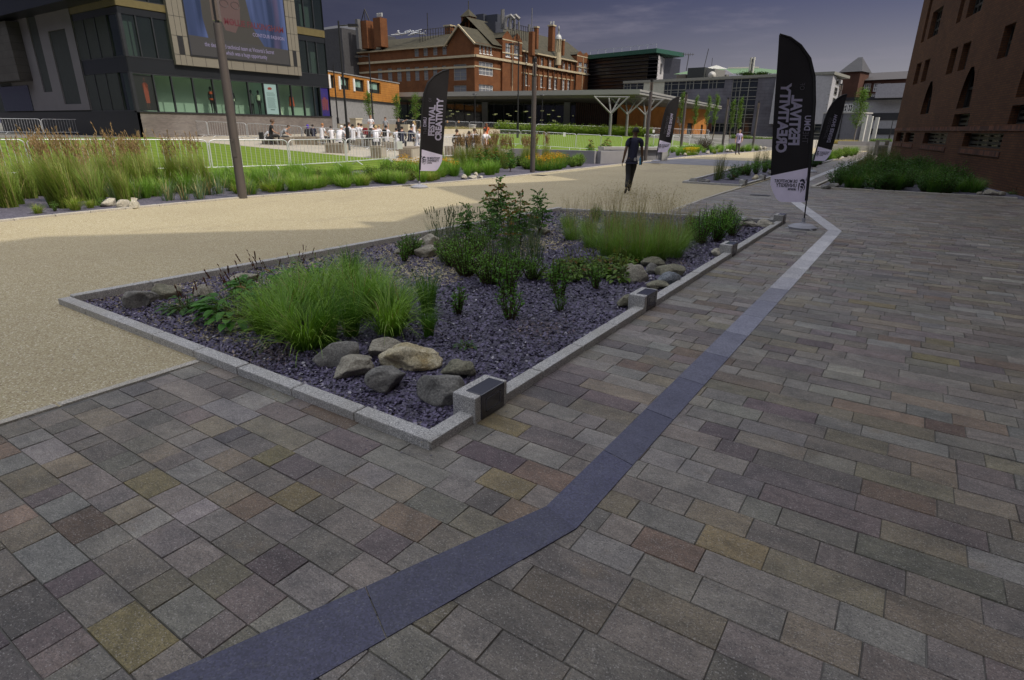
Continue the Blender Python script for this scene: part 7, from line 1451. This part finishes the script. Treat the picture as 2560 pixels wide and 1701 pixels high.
    for i in range(8):
        ph = math.pi/2-i*(math.pi*.62)/7; row = []
        for j in range(16):
            th = j*math.pi/8; n_ = 1+(.14 if hairstyle == 'curly' else .04)*noise.noise(Vector((math.cos(th)*2, math.sin(th)*2, ph*3+len(lb)))); fr = max(0, math.sin(th)); z = max(math.sin(ph), (.15 if fr > .45 else -1)) if hairstyle != 'scarf' else math.sin(ph)
            row.append(hd+Vector((wx*math.cos(ph)*math.cos(th)*n_, -.012+wy*math.cos(ph)*math.sin(th)*n_, .018+wz*z*n_)))
        rows.append(row)
    m.grid(rows, True)
    if hairstyle == 'long': m.tube([hd+Vector((0, -.07, -.02)), hd+Vector((0, -.10, -.16)), hd+Vector((0, -.09, -.34))], [.07, .08, .03], 10)
    if hairstyle == 'scarf': m.tube([hd+Vector((0, -.02, -.06)), hd+Vector((0, -.02, -.13)), hd+Vector((0, -.01, -.20))], [.10, .09, .13], 12)
    m.build('headscarf' if hairstyle == 'scarf' else ('cap' if hairstyle == 'cap' else 'hair'), hm, T, smooth=True)
    if hairstyle == 'cap': m = MB(); m.prism([(-.06, .08), (.06, .08), (.05, .17), (-.05, .17)], 0, .012, Matrix.Translation(hd+Vector((0, 0, .045)))); m.build('cap_peak', hm, T)
    m = MB()
    for sx_ in (-1, 1): m.tube([hd+Vector((sx_*.03, .078, .004)), hd+Vector((sx_*.03, .090, .004))], .009, 6)
    m.build('eyes', M_BLACK, T); m = MB(); m.tube([hd+Vector((-.024, .082, -.065)), hd+Vector((0, .092, -.067)), hd+Vector((.024, .082, -.065))], .006, 5); m.build('mouth', plain('lips', (.30, .12, .10), .5), T)
    if tie: m = MB(); c_ = P['chest']; m.prism([(-.025, .11), (.025, .11), (.015, .08), (.035, -.22), (0, -.27), (-.035, -.22), (-.015, .08)], 0, .006, Matrix.Translation(c_+Vector((0, .135, .0))) @ Matrix.Rotation(R(90), 4, 'X')); m.build('tie', cm('tie', tie), T)
    return T
WALK = dict(STAND)
for k, (x, y, z) in {'pelvis': (0, 0, .92), 'belly': (.01, .01, 1.07), 'chest': (.035, .03, 1.26), 'neckb': (.05, .035, 1.40), 'neck': (.05, .045, 1.47), 'jaw': (.055, .06, 1.525), 'head': (.055, .05, 1.60), 'top': (.055, .04, 1.665), 'shL': (-.125, .02, 1.37), 'elL': (-.20, -.07, 1.10), 'wrL': (-.235, -.02, .86), 'haL': (-.245, .0, .80), 'shR': (.225, .03, 1.37), 'elR': (.27, .07, 1.10), 'wrR': (.315, .17, .87), 'haR': (.32, .20, .82), 'hipL': (-.085, 0, .86), 'hipR': (.085, .0, .86), 'knL': (-.03, -.02, .47), 'anL': (-.15, -.33, .17), 'toL': (-.165, -.25, .045), 'knR': (.06, .17, .49), 'anR': (.03, .24, .09), 'toR': (.07, .38, .04)}.items(): WALK[k] = ((x, y, z), STAND[k][1])
WALK['knL'] = ((-.075, -.06, .47), .056); wm = G(1573, 484)
W_ = person(WALK, 'walk', (wm.x, wm.y, 0), YAW, 'man in a navy polo shirt and black trousers walking away, seen from behind', (.012, .014, .038), (.012, .012, .014), (.012, .01, .008), 'dark', .5, 'short', (.03, .03, .035), 1.0)
m = MB(); m.box(.035, .10, -.125, -.105, .86, .94); m.build('belt_pouch', plain('pale_pouch', (.30, .30, .30), .4), W_)
m = MB(); M_ = W_.matrix_world; cy, sy = math.cos(YAW), math.sin(YAW)
def wl(x, y, z): return (wm.x+x*cy-y*sy, wm.y+x*sy+y*cy, z)
BT = thing('water_bottle', 'light blue bottle in the right hand of the walking man', 'bottle', wl(.285, .24, .74), YAW)
m = MB(); m.tube([(0, 0, .0), (0, 0, .17), (0, 0, .19)], [.034, .034, .018], 12); m.build('body', plain('blue_plastic', (.10, .32, .50), .3), BT, smooth=True); m = MB(); m.tube([(0, 0, .191), (0, 0, .225)], .02, 10); m.build('cap', plain('dark_blue_cap', (.03, .06, .20), .4), BT)
TIE = dict(STAND); TIE.update({'elL': ((-.27, -.04, 1.13), .04), 'wrL': ((-.20, .10, .95), .026), 'haL': ((-.165, .12, .90), (.022, .034)), 'anL': ((-.14, -.02, .085), .04), 'toL': ((-.17, .11, .035), .032), 'knR': ((.075, .03, .48), .056)})
tm = G(1842, 387); person(TIE, 'tie', (tm.x, tm.y, 0), YAW+math.pi, 'man in a lilac shirt and dark tie facing the camera on the path', (.42, .36, .55), (.06, .055, .055), (.30, .22, .15), 'fair', .5, 'short', (.03, .02, .02), 1.0, None, (.02, .02, .08))
LEAN = dict(SIT); 
for k, f, d_ in (('chest', .12, -.06), ('neckb', .22, -.10), ('neck', .27, -.12), ('jaw', .32, -.14), ('head', .33, -.13), ('top', .33, -.12), ('shL', .20, -.10), ('shR', .20, -.10), ('elL', .22, -.08), ('elR', .22, -.08), ('wrL', .15, 0), ('wrR', .15, 0), ('haL', .15, 0), ('haR', .15, 0)): p_, r_ = SIT[k]; LEAN[k] = ((p_[0], p_[1]+f, p_[2]+d_), r_)
BACK = dict(SIT)
for k, f in (('chest', -.10), ('neckb', -.16), ('neck', -.18), ('jaw', -.17), ('head', -.18), ('top', -.19), ('shL', -.15), ('shR', -.15)): p_, r_ = SIT[k]; BACK[k] = ((p_[0], p_[1]+f, p_[2]), r_)
for s_, t_ in (('L', -1), ('R', 1)): BACK.update({'el'+s_: ((t_*.25, -.28, .76), .04), 'wr'+s_: ((t_*.26, -.30, .52), .026), 'ha'+s_: ((t_*.26, -.28, .48), (.022, .034))})
POINT = dict(STAND); POINT.update({'elL': ((-.42, .05, 1.46), .04), 'wrL': ((-.64, .08, 1.56), .026), 'haL': ((-.70, .09, 1.58), (.022, .034))})
HOLD = dict(STAND)
for s_, t_ in (('L', -1), ('R', 1)): HOLD.update({'el'+s_: ((t_*.24, .02, 1.12), .04), 'wr'+s_: ((t_*.08, .20, 1.16), .026), 'ha'+s_: ((t_*.04, .24, 1.18), (.022, .034))})
wh, nv, bk, gy = (.66, .66, .70), (.015, .018, .04), (.015, .015, .016), (.30, .31, .33); br_, dk, bl, gi = (.05, .03, .018), (.015, .012, .01), (.42, .30, .14), (.32, .14, .05); gt = (.05, .05, .055)
def fit(x, yhead, dep, headz): p = D(x, yhead, dep); return (p.x, p.y, p.z-headz)
sitz, stz = 1.31, 1.72
CR = [  # x, head top y, depth, pose, key, turn, label, top, legs, hair, skin, sleeves, style
 (672, 299, 37.5, SIT, 'sit', -1.2, 'curly haired woman in black seated at the left of the crowd', bk, bk, (.09, .05, .03), 'mid', .5, 'curly'),
 (661, 321, 37.8, LEAN, 'lean', -1.6, 'boy in a white shirt bent forward beside the curly haired woman', wh, gt, dk, 'fair', .5, 'short'),
 (700, 313, 38, LEAN, 'lean', -1.4, 'boy in a grey shirt leaning forward on the small timber block', gy, gt, br_, 'fair', .5, 'short'),
 (768, 313, 40, SIT, 'sit', .2, 'girl in a violet headscarf seated with the crowd', bk, bk, (.07, .03, .35), 'mid', 1.0, 'scarf'),
 (781, 312, 40.4, SIT, 'sit', .3, 'boy in navy seated right of the violet headscarf', nv, bk, dk, 'mid', 1.0, 'short'),
 (801, 309, 38.6, SIT, 'sit', -.4, 'boy with ginger hair and a white shirt on the long pale bench', wh, gt, gi, 'fair', .5, 'short'),
 (827, 316, 39, SIT, 'sit', .4, 'boy in white left of the white capped figure', wh, gt, dk, 'mid', .5, 'short'),
 (844, 311, 35.5, LEAN, 'lean', -.1, 'broad figure in a white shirt and white cap seen from behind', wh, gt, (.6, .6, .6), 'fair', .5, 'cap'),
 (858, 311, 41, SIT, 'sit', -.5, 'dark haired boy half hidden behind the white capped figure', gy, gt, dk, 'fair', .5, 'short'),
 (866, 306, 39.5, SIT, 'sit', -.6, 'boy in white facing right beside the tallest lamp post', wh, gt, br_, 'fair', .5, 'short'),
 (880, 311, 38, SIT, 'sit', .1, 'boy in white just right of the tallest lamp post', wh, gt, dk, 'mid', .5, 'short'),
 (893, 308, 39.2, SIT, 'sit', -.2, 'boy in white with brown hair in the middle row', wh, gt, br_, 'fair', .5, 'short'),
 (903, 310, 40, SIT, 'sit', .3, 'boy in white with a dark bag on his back', wh, gt, dk, 'fair', .5, 'short'),
 (917, 308, 37.5, LEAN, 'lean', -.7, 'boy in a black jacket with a red bag', bk, bk, dk, 'fair', 1.0, 'short'),
 (926, 289, 47, HOLD, 'hold', 3.3, 'fair haired woman in a white blouse standing behind the crowd', wh, gt, (.30, .17, .08), 'fair', .5, 'short'),
 (938, 313, 36.5, LEAN, 'lean', .2, 'fair haired child in white at the front of the middle row', wh, gt, bl, 'fair', .5, 'short'),
 (944, 313, 40.5, SIT, 'sit', -.3, 'fair boy in white seated behind the front child', wh, gt, (.3, .2, .1), 'fair', .5, 'short'),
 (963, 293, 46, STAND, 'stand', 2.9, 'man in a grey shirt standing right of the woman in white', gy, bk, br_, 'fair', .5, 'short'),
 (965, 314, 38.4, SIT, 'sit', .25, 'boy in white with a black backpack below the standing man', wh, gt, dk, 'mid', .5, 'short'),
 (996, 295, 45, POINT, 'point', 3.0, 'woman in a dark vest pointing to the left over the crowd', bk, bk, br_, 'fair', .5, 'short'),
 (993, 321, 37.5, LEAN, 'lean', .3, 'boy in white bent low in front of the pointing woman', wh, gt, dk, 'mid', .5, 'short'),
 (1003, 317, 36, SIT, 'sit', 0, 'boy in a navy jumper seen from behind', nv, gt, dk, 'fair', 1.0, 'short'),
 (1022, 315, 38, SIT, 'sit', -.9, 'boy in a dark jacket and cap facing right', nv, bk, dk, 'fair', 1.0, 'cap'),
 (1034, 304, 44, STAND, 'stand', 1.2, 'girl with long fair hair in white standing at the right of the crowd', wh, gt, bl, 'fair', .5, 'long'),
 (1041, 324, 34.5, SIT, 'sit', -1.1, 'fair boy in white and blue trousers at the front right', wh, (.04, .06, .13), bl, 'fair', .5, 'short'),
 (1051, 318, 38.5, SIT, 'sit', .2, 'brown haired child in white beside the left banner edge', wh, gt, (.14, .08, .04), 'fair', .5, 'short'),
 (1143, 324, 33, SIT, 'sit', .2, 'boy in a black jacket right of the left banner', bk, bk, br_, 'fair', 1.0, 'short'),
 (1171, 329, 33.4, LEAN, 'lean', 0, 'boy in a navy jacket bent forward right of the left banner', nv, bk, dk, 'fair', 1.0, 'short'),
 (1184, 322, 33.8, SIT, 'sit', -.2, 'boy in white with a navy backpack right of the left banner', wh, gt, br_, 'fair', .5, 'short'),
 (1212, 322, 33.2, BACK, 'back', .9, 'boy in white leaning back on his hands on the timber block', wh, gt, dk, 'fair', .5, 'short'),
 (1216, 309, 40, STAND, 'stand', .3, 'girl with long auburn hair and an orange dress behind the leaning boy', (.55, .12, .04), (.50, .11, .04), (.13, .05, .02), 'fair', .5, 'long')]
for x, yh, dp, po, ky, tn, lb, tp, lg, hr, sk_, sl, st_ in CR:
    loc = fit(x, yh, dp, stz if ky in ('stand', 'point', 'hold') else (1.18 if ky == 'lean' else sitz)); g = H(loc[0], loc[1])
    s_ = (loc[2]+(stz if ky in ('stand', 'point', 'hold') else (1.18 if ky == 'lean' else sitz))-g)/(stz if ky in ('stand', 'point', 'hold') else (1.18 if ky == 'lean' else sitz))
    s_ = max(.88, min(1.18, s_)); person(po, ky, (loc[0], loc[1], g), YAW+tn, lb, tp, lg, hr, sk_, sl, st_, (.03, .03, .04), s_, 'crowd seated on the terrace')
def backpack(x, y, dep, c, lb, rz=0):
    p = D(x, y, dep); T = thing('backpack', lb, 'bag', (p.x, p.y, p.z), YAW+rz, 'school bags worn by the crowd'); m = MB(); m.box(-.14, .14, -.08, .08, -.42, 0); m.build('bag', cm('b%.2f%.2f' % c[:2], c), T, bevel=.04); m = MB(); m.box(-.10, .10, -.125, -.081, -.38, -.18); m.build('pocket', cm('b%.2f%.2f' % c[:2], c), T)
for a in ((652, 331, 37.6, bk, 'black backpack on the bent boy at the left'), (905, 322, 39.6, bk, 'dark bag on the boy in the middle row'), (913, 320, 37.3, (.20, .015, .02), 'dark red bag behind the boy in the black jacket'), (961, 324, 38.0, bk, 'black backpack below the standing man'), (1190, 338, 33.4, nv, 'navy backpack right of the left banner')): backpack(*a)
